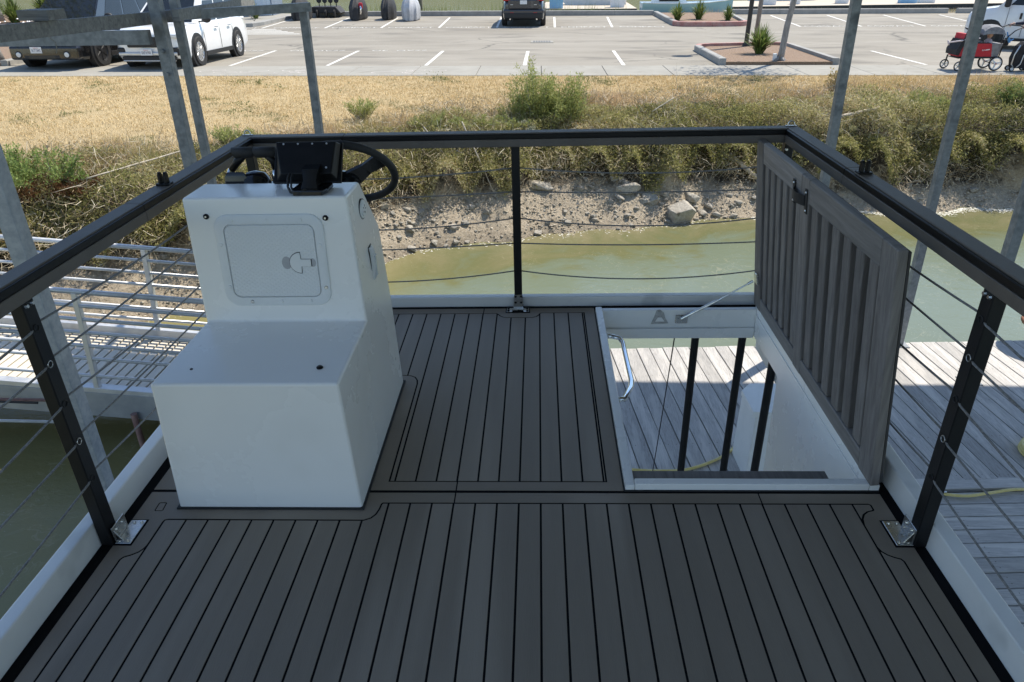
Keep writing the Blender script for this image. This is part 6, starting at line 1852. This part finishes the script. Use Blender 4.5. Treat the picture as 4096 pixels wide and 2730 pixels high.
def tree(name, x, y, z, path, radii, label, crown, cn=5000, cr=1.6, cols=None):
    t = thing(name, (x, y, z), label, 'tree')
    mb = MB()
    pts = [Vector((x, y, z)) + Vector(p) for p in path]
    mb.tube(pts, radii, 10)
    for k in range(4):
        a = k * 1.57 + .4
        mb.tube([pts[0] + Vector((0, 0, .12)), pts[0] + Vector((.14 * math.cos(a), .14 * math.sin(a), .03)), pts[0] + Vector((.24 * math.cos(a), .24 * math.sin(a), -.03))], [.07, .05, .02], 6)
    tip = pts[-1]
    limbs = []
    for k in range(7):
        a = k * .9; e = tip + Vector((cr * .8 * math.cos(a), cr * .8 * math.sin(a), random.uniform(.3, cr)))
        mb.tube([tip, tip.lerp(e, .5) + Vector((0, 0, .2)), e], [radii[-1] * .7, radii[-1] * .4, .015], 6); limbs.append(e)
    mb.build('trunk', 'bark', t, smooth=True)
    C = np.array([list(random.choice(limbs)) for _ in range(cn)]) + RNG.normal(0, cr * .35, (cn, 3))
    V, F = leaves(C, .16, .06, rand_dirs(cn, 0))
    np_mesh('crown', V, F, leaf_mat(name + '_crown', cols or G2, trans=.3), RNG.uniform(0, 1, cn), parent=t)
    return t
x, y, z = zi(6.62, 20.98, .06)
tree('bare_trunk_tree', x, y, z, ((0, 0, 0), (.03, 0, .25), (.06, .01, .9), (.16, .02, 1.7), (.28, .02, 2.6), (.40, 0, 3.6)), [.105, .085, .078, .07, .075, .06], 'young tree with a bare grey leaning trunk on the near island', True, 1100, 1.0)
MB().box(x - .20, x - .10, y - .06, y + .02, z + .02, z + .20, .01).build('tmp', 'plastic_white').name = 'tag_post'
tag(bpy.data.objects['tag_post'], 'small white marker beside the foot of the bare trunk', 'marker')
# left island beside the black SUV
il = thing('left_kerb_island', onlot(-16.8, 22), 'planted island with yellow kerb beside the black SUV at the left edge', 'planter')
kerb('kerb_side', [(-14.75, 20.72), (-14.75, 24.6)], 'curb', .18, .15, parent=il)
kerb('kerb_nose', [(-14.76, 24.61), (-15.2, 25.3), (-16.2, 25.6), (-20, 25.7)], 'yellow_curb', .18, .15, parent=il)
mulch([(-20, 20.72), (-14.92, 20.72), (-14.92, 24.6), (-15.4, 25.2), (-20, 25.5)], .08, il)
x, y, z = zi(-15.15, 20.95, .06)
tree('grey_trunk_tree', x, y, z, ((0, 0, 0), (-.03, 0, .3), (-.10, .02, 1.0), (-.16, .05, 2.4), (-.2, .05, 3.4)), [.19, .16, .14, .13, .1], 'grey tree trunk at the left edge beside the black SUV', True, 3000, 1.3)
strappy(*zi(-14.98, 21.7), .55, 60, 'small dry strappy plant beside the black SUV bumper', .6)
# far left island with red kerb, tufts and a trunk
ir = thing('red_kerb_island', onlot(-26, 36), 'planted island with bright red kerb behind the black SUV', 'planter')
kerb('kerb_side', [(-40, 33.2), (-23.6, 33.3), (-22.6, 33.9), (-22.3, 35.2), (-22.3, 41)], 'bright_red_curb', -.2, .18, parent=ir)
mulch([(-40, 33.4), (-23.6, 33.5), (-22.6, 34.0), (-22.5, 41), (-40, 41)], .12, ir)
for k, (dx, dy, h_, lb) in enumerate(((-24.2, 35.4, 1.3, 'green tuft nearest the red kerb corner behind the black SUV'), (-26.0, 36.6, 1.5, 'tall green tuft left of the far trunk'), (-23.6, 38.3, 1.6, 'tall green tuft seen through the black SUV windscreen'), (-27.6, 35.6, 1.2, 'green tuft at the very left edge behind the red kerb'), (-25.0, 39.2, 1.6, 'green tuft furthest back on the red-kerbed island'))):
    strappy(*zi(dx, dy), h_, 240, lb, .6)
x, y, z = zi(-25.6, 36.4)
tree('palm_trunk_tree', x, y, z, ((0, 0, 0), (-.05, 0, .5), (-.3, 0, 1.6), (-.5, 0, 3.2)), [.24, .2, .17, .16], 'tree with stout grey trunk on the red-kerbed island', True, 4000, 1.8)
fl = MB()
for k in range(40):
    x, y, z = zi(-22.9 + random.gauss(0, .35), 34.6 + random.gauss(0, .3), .12 + random.uniform(.02, .25))
    fl.lathe([(.01, -.03), (.05, 0), (.02, .03)], 6, Matrix.Translation((x, y, z)))
tag(fl.build('white_flowers', 'boat_white', kind='stuff'), 'low white flowers at the corner of the red kerb', 'flowers')
# kiosk island
ik = thing('kiosk_kerb_island', onlot(-14, 36), 'raised island with part red kerb behind the white SUV', 'planter')
kerb('kerb_nose', [(-16.5, 33.55), (-13.05, 33.65)], 'bright_red_curb', .25, .17, parent=ik)
kerb('kerb_side', [(-13.049, 33.65), (-12.55, 33.95), (-12.36, 34.8), (-12.30, 38.4), (-12.3, 41)], 'curb', .25, .17, parent=ik)
mulch([(-16.5, 33.8), (-13.1, 33.9), (-12.7, 34.2), (-12.55, 41), (-16.5, 41)], .13, ik, 'concrete', 'island_paving')
strappy(*zi(-13.55, 37.2, .13), .9, 110, 'strappy plant at the foot of the pale kiosk boards', .6)
q = onlot(-14.7, 39.4)
ki = thing('boarded_kiosk', q, 'small boarded kiosk, grey blue on one face and pale blue on the other', 'kiosk')
MB().box(q.x - 1.6, q.x + 1.28, q.y + .05, q.y + 1.8, q.z + .12, q.z + 2.2).build('kiosk_body', 'kiosk_blue', ki)
for k in range(6): MB().box(q.x - 1.6 + .26 * k, q.x - 1.345 + .26 * k, q.y, q.y + .045, q.z + .14, q.z + 2.2, .006).build('board', 'kiosk_blue', ki)
for k in range(5): MB().box(q.x - .02 + .25 * k, q.x + .225 + .25 * k, q.y - .02, q.y + .045, q.z + .14, q.z + 2.2, .006).build('board', 'kiosk_white', ki)

# ------------------------------------------------------------------ stroller wagon, child, person, wheeled bag
ZW = ZL + .004
wg = thing('stroller_wagon', (11.0, 19.65, ZW), 'red and grey stroller wagon with sunshade on the sidewalk', 'stroller wagon')
yn, yf = 19.42, 19.92
def wwheel(x, y, r, spk, mt):
    R = Matrix.Translation((x, y, ZW + r)) @ Matrix.Rotation(math.radians(90), 4, 'X')
    mb = MB(); mb.tube([R @ Vector((r * .9 * math.cos(a), r * .9 * math.sin(a), 0)) for a in np.linspace(0, 6.2832, 29)], r * .10, 8, cap=False)
    t = mb.build('wheel', 'tyre', wg, smooth=True)
    mb = MB()
    mb.tube([R @ Vector((r * .76 * math.cos(a), r * .76 * math.sin(a), 0)) for a in np.linspace(0, 6.2832, 29)], r * .07, 6, cap=False)
    for k in range(spk):
        q = R @ Matrix.Rotation(6.2832 * k / spk + .3, 4, 'Z')
        mb.loft([[q @ Vector(p) for p in ((.05 * r, -.14 * r, -.010), (.05 * r, .14 * r, -.010), (.05 * r, .14 * r, .010), (.05 * r, -.14 * r, .010))], [q @ Vector(p) for p in ((.74 * r, -.07 * r, -.008), (.74 * r, .07 * r, -.008), (.74 * r, .07 * r, .008), (.74 * r, -.07 * r, .008))]])
    mb.lathe([(r * .18, -.016), (r * .18, .016), (r * .08, .022)], 14, R)
    mb.build('rim', mt, t)
    mb = MB(); mb.lathe([(r * .10, .0225), (r * .09, .028)], 12, R); mb.build('hub_cap', 'lamp_red' if r > .15 else 'trim', t)
for y in (yn, yf):
    wwheel(11.50, y, .172, 3, 'boat_white')
    wwheel(10.50 if y > 19.6 else 10.60, y, .115, 5, 'rim')
    xx = 10.50 if y > 19.6 else 10.60
    MB().tube([(xx, y, ZW + .115), (xx + .02, y, ZW + .20), (xx + .03, y, ZW + .34)], [.016, .02, .018], 8).build('fork', 'trim', wg)
MB().box(10.58, 11.52, yn + .03, yf - .03, ZW + .29, ZW + .335, .01).cyl((11.50, yn, ZW + .172), (11.50, yf, ZW + .172), .012, 8).cyl((10.56, yn, ZW + .30), (10.56, yf, ZW + .30), .012, 8).build('chassis', 'trim', wg)
def tub(x0, x1, x0t, x1t, name, mt, z0=.336, z1=.64):
    mb = MB()
    mb.loft([[(x0, yn + .03, ZW + z0), (x1, yn + .03, ZW + z0), (x1, yf - .03, ZW + z0), (x0, yf - .03, ZW + z0)], [(x0t, yn, ZW + z1), (x1t, yn, ZW + z1), (x1t, yf, ZW + z1), (x0t, yf, ZW + z1)]])
    return mb.build(name, mt, wg)
tub(10.60, 11.36, 10.62, 11.28, 'red_side', 'red_cloth')
tub(11.362, 11.52, 11.282, 11.56, 'grey_side', 'grey_cloth')
tub(10.52, 10.598, 10.60, 10.70, 'red_front', 'red_cloth', .34, .86)
MB().loft([[(10.46, yn - .02, ZW + .38), (10.53, yn - .02, ZW + .36), (10.53, yf, ZW + .36), (10.46, yf, ZW + .38)], [(10.45, yn - .02, ZW + .50), (10.56, yn - .02, ZW + .48), (10.56, yf, ZW + .48), (10.45, yf, ZW + .50)], [(10.55, yn - .02, ZW + .74), (10.63, yn - .02, ZW + .70), (10.63, yf, ZW + .70), (10.55, yf, ZW + .74)]]).build('front_pouch', 'dark_cloth', wg)
MB().box(10.66, 11.24, yn + .002, yf - .002, ZW + .6405, ZW + .66).build('tub_lining', 'dark_cloth', wg)
MB().tube([(10.56, yn + .02, ZW + .52), (10.60, yn + .02, ZW + .80), (10.62, yn + .02, ZW + .92), (10.70, yn + .02, ZW + .96), (10.76, yn + .02, ZW + .82), (10.70, yn + .02, ZW + .66)], .018, 8).tube([(10.54, yn + .04, ZW + 1.0), (10.64, yn + .1, ZW + .97), (10.95, yn + .2, ZW + .86)], [.012, .020, .020], 8).tube([(11.53, yn, ZW + .34), (11.56, yn, ZW + .66), (11.62, yn, ZW + .80), (11.75, yn, ZW + .93), (11.93, yn, ZW + 1.02)], .014, 8).tube([(11.53, yf, ZW + .34), (11.56, yf, ZW + .66), (11.60, yf, ZW + .86), (11.70, yf, ZW + .98), (11.83, yf, ZW + 1.03)], .014, 8).tube([(11.93, yn, ZW + 1.02), (11.95, 19.6, ZW + 1.03), (11.83, yf, ZW + 1.03)], .016, 8).build('push_frame', 'trim', wg, smooth=True)
secs = []
for k in range(9):
    a = math.radians(8 + 155 * k / 8)
    x = 11.26 - .27 * math.cos(a) + .02
    zc = ZW + .86 + .19 * math.sin(a)
    secs.append([(x - .02 * math.cos(a), yn - .01, ZW + .82 + .04 * math.sin(a)), (x, yn + .02, zc - .03), (x, yn + .12, zc + .012 * (k % 2)), (x, yf - .12, zc + .012 * (k % 2)), (x, yf - .02, zc - .03), (x - .02 * math.cos(a), yf + .01, ZW + .82 + .04 * math.sin(a)), (x, yf - .02, zc - .045), (x, yn + .02, zc - .045)])
MB().loft(secs).build('sunshade', 'grey_cloth', wg)
for a_, b_ in (((11.05, yn + .01), (11.06, yn + .01)), ((11.50, yn + .01), (11.54, yn + .01))):
    MB().tube([(a_[0], a_[1], ZW + .64), (b_[0], b_[1], ZW + .86)], .012, 6).build('shade_strut', 'trim', wg)
text_obj('lettering', 'RA', .055, Matrix.Translation((11.12, yn + .0115, ZW + .485)) @ Matrix.Rotation(math.radians(86), 4, 'X') @ Matrix.Rotation(.12, 4, 'Z'), 'boat_white', wg)
MB().prism([(11.165, yn + .0125, ZW + .475), (11.27, yn + .0125, ZW + .492), (11.27, yn + .0108, ZW + .516), (11.165, yn + .0108, ZW + .500)], (0, -.0015, 0)).build('lettering', 'boat_white', wg)
MB().tube([(11.63, yn + .05, ZW + .83), (11.68, yn + .05, ZW + .72), (11.72, yn + .05, ZW + .66)], [.02, .03, .03], 8).tube([(11.60, yn + .06, ZW + .90), (11.64, yn + .05, ZW + .80), (11.75, yn + .06, ZW + .70), (11.80, yn + .06, ZW + .74)], .014, 6).build('blue_strap', 'blue_cloth', wg)
MB().box(11.62, 11.74, yn + .08, yn + .20, ZW + .58, ZW + .72, .03, 2).build('side_pouch', 'dark_cloth', wg, autosmooth=True)
toy = MB().tube([(10.19, yn - .03, ZW + .66), (10.26, yn - .03, ZW + .68), (10.6, yn, ZW + .72), (10.98, yn + .04, ZW + .76)], [.012, .016, .018, .018], 8).tube([(10.17, yn - .03, ZW + .72), (10.20, yn - .03, ZW + .64), (10.215, yn - .03, ZW + .61)], [.02, .022, .012], 8).build('toy_stick', 'pale_cloth', smooth=True)
tag(toy, 'pale pink toy stick poking out over the front of the stroller wagon', 'toy')

def skin_fig(name, joints, edges, radii, mt, parent, sub=2, root=0):
    me = bpy.data.meshes.new(name)
    me.from_pydata([tuple(j) for j in joints], edges, [])
    ob = bpy.data.objects.new(name, me)
    COL.objects.link(ob)
    md = ob.modifiers.new('skin', 'SKIN')
    md.use_smooth_shade = True
    for k, r in enumerate(radii):
        sv_ = me.skin_vertices[0].data[k]
        sv_.radius = r if isinstance(r, tuple) else (r, r)
        sv_.use_root = (k == root)
    s2 = ob.modifiers.new('sub', 'SUBSURF'); s2.levels = sub
    dg = bpy.context.evaluated_depsgraph_get()
    dg.update()
    out = bpy.data.meshes.new_from_object(ob.evaluated_get(dg))
    bpy.data.objects.remove(ob)
    out.materials.clear()
    return link_mesh(name, out, mt, parent, smooth=True)
def head(t, c, r, yaw, skin='skin', hair='hair'):
    """head with brow, nose, chin, eyes, ears and hair; faces direction yaw"""
    R = Matrix.Translation(c) @ Matrix.Rotation(yaw, 4, 'Z')
    b = bmesh.new(); bmesh.ops.create_uvsphere(b, u_segments=20, v_segments=14, radius=1)
    for v in b.verts:
        x, y, z = v.co
        f = 1.0 - .22 * max(0, -z) ** 1.5
        v.co = Vector((x * .80 * f, y * .95 * f + (-.05 if z < -.3 and y < 0 else 0), z * 1.15))
    mb = MB(); mb.merge(b, R @ Matrix.Scale(r, 4))
    def bump(p, s):
        bb = bmesh.new(); bmesh.ops.create_icosphere(bb, subdivisions=2, radius=1)
        mb.merge(bb, R @ Matrix.Scale(r, 4) @ Matrix.Translation(p) @ Matrix.Diagonal((*s, 1)))
    bump((0, -.98, -.12), (.13, .20, .22)); bump((.80, .02, -.05), (.10, .18, .26)); bump((-.80, .02, -.05), (.10, .18, .26)); bump((0, -.80, -.85), (.28, .18, .18))
    h = mb.build('head', skin, t, smooth=True)
    mb = MB()
    for sx in (-.32, .32): bump((sx, -.84, .10), (.10, .07, .06))
    mb.build('eyes', 'trim', h)
    mb = MB(); bump((0, -.86, -.50), (.22, .08, .05)); mb.build('mouth', 'lamp_red', h)
    mb = MB(); bump((0, .16, .32), (.88, .95, .98)); bump((0, .55, -.25), (.72, .5, .7)); mb.build('hair', hair, h, smooth=True)
    return h
def hand(t, wrist, d, up, s, curl, mt='skin', side=1):
    """palm, four separate curled fingers of unequal length and a thumb from the palm's side"""
    d = Vector(d).normalized(); up = Vector(up); up = (up - d * up.dot(d)).normalized(); sd = d.cross(up) * side
    w0 = Vector(wrist)
    J = [w0, w0 + d * .045 * s, w0 + d * .085 * s]; E = [(0, 1), (1, 2)]; Rr = [(.022 * s, .026 * s), (.016 * s, .034 * s), (.014 * s, .036 * s)]
    p = skin_fig('palm', J, E, Rr, mt, t, 1)
    for k, ln in enumerate((.85, 1.0, .95, .75)):
        b0 = w0 + d * .085 * s + sd * (k - 1.5) * .020 * s
        pts = [w0 + d * .06 * s + sd * (k - 1.5) * .018 * s, b0]
        a = 0; q = b0
        for seg in (.042, .028, .022):
            a += curl
            q = q + (d * math.cos(a) - up * math.sin(a)) * seg * s * ln
            pts.append(q)
        skin_fig('finger', pts, [(i, i + 1) for i in range(4)], [.009 * s, .0092 * s, .0085 * s, .0078 * s, .0065 * s], mt, p, 1)
    tb = [w0 + d * .025 * s - sd * .022 * s, w0 + d * .05 * s - sd * .046 * s - up * .008 * s, w0 + d * .082 * s - sd * .046 * s - up * .028 * s, w0 + d * .10 * s - sd * .032 * s - up * .040 * s]
    skin_fig('thumb', tb, [(0, 1), (1, 2), (2, 3)], [.012 * s, .011 * s, .0095 * s, .0075 * s], mt, p, 1)
    return p
# child sitting in the wagon, facing the left
ch = thing('person', (11.30, 19.66, ZW + .42), 'small child in a pale top sitting under the wagon sunshade', 'person')
bz = ZW + .42
J = [(11.33, 19.66, bz + .05), (11.34, 19.66, bz + .17), (11.33, 19.66, bz + .28), (11.32, 19.66, bz + .33),
     (11.32, 19.57, bz + .27), (11.24, 19.52, bz + .20), (11.15, 19.52, bz + .24),
     (11.32, 19.75, bz + .27), (11.24, 19.78, bz + .19), (11.15, 19.76, bz + .22),
     (11.20, 19.60, bz + .06), (11.02, 19.58, bz + .04), (11.20, 19.72, bz + .06), (11.02, 19.74, bz + .04)]
skin_fig('body', J, [(0, 1), (1, 2), (2, 3), (2, 4), (4, 5), (5, 6), (2, 7), (7, 8), (8, 9), (0, 10), (10, 11), (0, 12), (12, 13)], [.085, .08, .075, .035, .04, .032, .024, .04, .032, .024, .055, .04, .055, .04], 'pale_cloth', ch)
head(ch, Vector((11.305, 19.655, bz + .405)), .075, math.radians(-60))
for yy, zz in ((19.52, .24), (19.76, .22)): hand(ch, (11.155, yy, bz + zz), (-1, 0, .25), (0, 0, 1), .62, .45)
# adult pushing the wagon, walking left at the edge of the view
ad_ = thing('person', (12.62, 19.62, ZW), 'person in navy jacket and dark trousers pushing the red stroller wagon', 'person')
g0 = ZW
J = [(12.62, 19.62, g0 + .92), (12.60, 19.62, g0 + 1.12), (12.57, 19.62, g0 + 1.34), (12.55, 19.62, g0 + 1.45),
     (12.56, 19.43, g0 + 1.36), (12.42, 19.38, g0 + 1.10), (12.04, 19.44, g0 + 1.045),
     (12.56, 19.81, g0 + 1.36), (12.40, 19.84, g0 + 1.10), (11.96, 19.86, g0 + 1.055)]
skin_fig('jacket', J, [(0, 1), (1, 2), (2, 3), (2, 4), (4, 5), (5, 6), (2, 7), (7, 8), (8, 9)], [(.14, .17), (.13, .165), (.12, .18), .055, .07, .056, .040, .07, .056, .040], 'navy_cloth', ad_)
J = [(12.62, 19.62, g0 + .95), (12.60, 19.53, g0 + .86), (12.46, 19.52, g0 + .50), (12.42, 19.52, g0 + .12), (12.64, 19.71, g0 + .86), (12.74, 19.72, g0 + .48), (12.96, 19.72, g0 + .16)]
skin_fig('trousers', J, [(0, 1), (1, 2), (2, 3), (0, 4), (4, 5), (5, 6)], [(.15, .17), .105, .075, .058, .105, .075, .058], 'dark_cloth', ad_)
for p_, q_ in (((12.44, 19.52, g0 + .05), (12.24, 19.52, g0 + .035)), ((12.97, 19.72, g0 + .11), (12.80, 19.72, g0 + .035))):
    skin_fig('shoe', [p_, tuple((Vector(p_) + Vector(q_)) / 2), q_], [(0, 1), (1, 2)], [(.045, .045), (.042, .045), (.032, .042)], 'trim', ad_, 1)
head(ad_, Vector((12.50, 19.62, g0 + 1.60)), .105, math.radians(-90))
hand(ad_, (12.045, 19.445, g0 + 1.045), (-1, .12, .15), (0, 0, 1), 1.0, .75)
hand(ad_, (11.965, 19.86, g0 + 1.055), (-1, 0, .1), (0, 0, 1), 1.0, .75, side=-1)
# wheeled bag between the wagon and the person
bgx = thing('wheeled_bag', (12.14, 19.40, ZW), 'black wheeled bag with grey tube frame on the sidewalk at the right edge', 'bag')
MB().loft([[(x_, y_, ZW + .08) for x_, y_ in ((11.90, 19.28), (12.26, 19.28), (12.26, 19.52), (11.90, 19.52))], [(x_, y_, ZW + .30) for x_, y_ in ((11.86, 19.26), (12.28, 19.26), (12.28, 19.54), (11.86, 19.54))], [(x_, y_, ZW + .58) for x_, y_ in ((11.92, 19.27), (12.30, 19.27), (12.30, 19.53), (11.92, 19.53))], [(x_, y_, ZW + .68) for x_, y_ in ((12.0, 19.30), (12.28, 19.30), (12.28, 19.50), (12.0, 19.50))]]).build('bag_body', 'dark_cloth', bgx)
MB().tube([(11.88, 19.25, ZW + .62), (11.80, 19.25, ZW + .40), (11.79, 19.25, ZW + .18), (11.86, 19.25, ZW + .10)], .014, 8).tube([(12.30, 19.24, ZW + .60), (12.12, 19.24, ZW + .55), (12.02, 19.24, ZW + .38), (12.0, 19.24, ZW + .18), (11.92, 19.24, ZW + .10)], .014, 8).build('tube_frame', 'silver_trim', bgx, smooth=True)
for x, y in ((11.86, 19.3), (12.24, 19.26), (12.24, 19.52), (11.88, 19.52)):
    R = Matrix.Translation((x, y, ZW + .066)) @ Matrix.Rotation(math.radians(90), 4, 'X')
    MB().lathe([(.03, -.014), (.064, -.012), (.064, .012), (.03, .014)], 16, R).build('wheel', 'tyre', bgx)
    MB().lathe([(.040, .0125), (.040, .016), (.012, .018)], 12, R).build('hub_cap', 'boat_white', bgx)

# ------------------------------------------------------------------ channel and marina beyond the lot
x = RNG.uniform(-48, 5, 26000); y = RNG.uniform(42.0, 46.5, 26000)
k = RNG.uniform(0, 1, len(x)) < np.clip(.35 + .6 * sin_noise(x, y, .8, 2.0) + .3 * (x < -5), .05, 1)
x, y = x[k], y[k]
z = np.vectorize(zlot)(np.minimum(y, 42.0)) - np.maximum(y - 42, 0) * .30
V, F = blades(np.stack([x, y, z], 1), RNG.uniform(.25, .85, len(x)), .03, .5)
FG = leaf_mat('far_reeds', [(0, (.10, .14, .03)), (.35, (.18, .23, .06)), (.7, (.33, .33, .12)), (1, (.46, .40, .20))], trans=.3)
np_mesh('far_bank_grass', V, F, FG, np.clip(.4 + .35 * sin_noise(x, y, .7, 1.0) + RNG.normal(0, .18, len(x)), 0, 1), kind='stuff')['label'] = 'green reeds along the channel beyond the far kerb'
x = RNG.uniform(9, 34, 5000); y = RNG.uniform(42.1, 43.3, 5000)
V, F = blades(np.stack([x, y, np.full(5000, -1.1)], 1), RNG.uniform(.15, .55, 5000), .02, .6)
np_mesh('kerb_weeds', V, F, GR, RNG.uniform(.4, 1, 5000), kind='stuff')['label'] = 'dry weeds behind the right far kerb'
hx = np.linspace(-420, 420, 90)
rowz = (-3.0, 5.0, 14.0, 24.0, 27.0)
HV = []
for r_, (dy, zz) in enumerate(zip((0, 18, 50, 95, 160), rowz)):
    for x_ in hx:
        HV.append((x_, 190 + dy + 14 * math.sin(x_ * .013) + .0004 * x_ * x_, zz * (1 + .22 * math.sin(x_ * .031 + r_ * .4) + .12 * math.sin(x_ * .11 + 2)) if r_ else zz))
HF = [(r_ * 90 + k, r_ * 90 + k + 1, r_ * 90 + k + 91, r_ * 90 + k + 90) for r_ in range(4) for k in range(89)]
M['hill'] = mat('wooded_hill', (.045, .065, .025), (.13, .125, .055), scale=.05, rough=.95, detail=9)
np_mesh('unseen_hills', HV, HF, 'hill', kind='structure', smooth=True)  # out of view; added so the channel mirrors dark green, not bright sky
t = thing('channel_pile', (-8.0, 52.0, -3), 'mossy square pile standing in the channel behind the silver cover', 'pile')
MB().box(-8.02, -7.62, 51.8, 52.2, -4, .6, .03).build('pile_shaft', 'pile', t)
ZM = -2.3
def fdock(name, pts, label):
    t = thing(name, (pts[0][0], pts[0][1], ZM), label, 'dock', 'marina docks across the channel')
    mb = MB(); mb.loft([[(a, b, ZM - .03) for a, b in pts], [(a, b, ZM) for a, b in pts]]); mb.build('dock_deck', 'far_deck', t)
    mb = MB(); mb.loft([[(a, b, ZM - .55) for a, b in pts], [(a, b, ZM - .032) for a, b in pts]]); mb.build('dock_float', 'float', t)
fdock('marina_dock', [(.4, 73.0), (9.3, 73.6), (9.6, 86), (.4, 86)], 'left marina dock across the channel beyond the grey SUV')
fdock('marina_dock', [(17.5, 75.6), (55, 81.5), (55, 93), (17.5, 86)], 'long marina dock across the channel at the right')
def hull(name, x0, x1, y, bm_, h, mt, label, bow=1, cabin=True, cmt='boat_white'):
    t = thing(name, ((x0 + x1) / 2, y, -2.75), label, 'boat', 'boats in the marina')
    L_ = x1 - x0
    secs = []
    for f_, wf, zf, kf in ((0, .80, 1.0, .2), (.15, .92, .97, .1), (.45, 1.0, .95, .0), (.7, .85, 1.02, .05), (.88, .5, 1.15, .25), (1.0, .05, 1.28, .55)):
        xx = x0 + L_ * f_ if bow > 0 else x1 - L_ * f_
        w_ = bm_ / 2 * wf
        zt = -2.75 + h * zf; zb = -2.95 + h * kf
        secs.append([(xx, y - w_ * .6, zb), (xx, y - w_, zt - h * .25), (xx, y - w_ * 1.02, zt), (xx, y + w_ * 1.02, zt), (xx, y + w_, zt - h * .25), (xx, y + w_ * .6, zb)])
    mb = MB(); mb.loft(secs); mb.build('hull', mt, t, autosmooth=True)
    mb = MB()
    for s_ in (-1, 1):
        mb.tube([(sec[2][0], y + s_ * abs(sec[2][1] - y), sec[2][2] + .02) for sec in secs], .06, 6)
    mb.build('gunwale', 'boat_white', t)
    if cabin:
        xa, xb = (x0 + L_ * .12, x0 + L_ * .5) if bow > 0 else (x1 - L_ * .5, x1 - L_ * .12)
        mb = MB(); mb.loft([[(xa, y - bm_ * .32, -2.75 + h * .9), (xb, y - bm_ * .32, -2.75 + h * .9), (xb, y + bm_ * .32, -2.75 + h * .9), (xa, y + bm_ * .32, -2.75 + h * .9)], [(xa + .1, y - bm_ * .28, -2.75 + h * 1.7), (xb - .6, y - bm_ * .28, -2.75 + h * 1.7), (xb - .6, y + bm_ * .28, -2.75 + h * 1.7), (xa + .1, y + bm_ * .28, -2.75 + h * 1.7)]]); mb.build('cabin', cmt, t)
        mb = MB(); mb.box(xa + .5, xb - .9, y - bm_ * .32 - .03, y - bm_ * .30, -2.75 + h * 1.15, -2.75 + h * 1.5); mb.build('cabin_window', 'car_glass', t)
    return t
hull('pale_blue_boat', 9.6, 18.0, 73.2, 2.6, .95, 'boat_blue', 'pale blue boat with white gunwale moored beyond the red-nosed island', cabin=True)
hull('grey_sailboat', 2.2, 9.0, 81.0, 3.0, 2.2, 'boat_white', 'pale grey hull of a boat behind the blue dock box', bow=-1, cabin=False)
hull('white_cruiser', 23.5, 31.0, 88.0, 3.0, 1.8, 'boat_white', 'white cruiser moored behind the long marina dock, left of its centre', cabin=True)
hull('dark_sailboat', 32.0, 41.0, 90.0, 3.0, 1.9, 'cover_silver', 'grey hulled boat moored behind the long marina dock at far right', bow=-1, cabin=False)
def fbox(x0, x1, y, h, mt, label, name='marina_box'):
    t = thing(name, ((x0 + x1) / 2, y, ZM), label, 'dock box', 'dock boxes on the marina docks')
    MB().box(x0, x1, y, y + .8, ZM + .002, ZM + h, .03).build('box_body', mt, t)
    MB().box(x0 - .04, x1 + .04, y - .05, y + .85, ZM + h + .001, ZM + h + .09, .02).build('box_lid', mt, t)
fbox(1.15, 2.4, 73.7, 1.0, 'box_blue', 'blue dock box at the left end of the left marina dock')
fbox(7.0, 8.3, 75.2, 1.0, 'boat_white', 'white dock box near the right end of the left marina dock')
fbox(22.2, 23.5, 78.3, .9, 'boat_white', 'white dock box on the long marina dock beside the bare trunk')
fbox(25.4, 26.2, 79.4, .8, 'boat_white', 'narrow white dock box on the long marina dock')
fbox(30.2, 31.3, 80.3, .9, 'boat_white', 'white dock box on the long marina dock right of the canopy post')
fbox(36.6, 38.2, 80.6, 1.0, 'box_blue', 'blue dock box on the long marina dock above the stroller wagon')
fbox(38.6, 40.2, 81.0, .6, 'boat_white', 'low white step box on the long marina dock beside the blue box', 'dock_step')
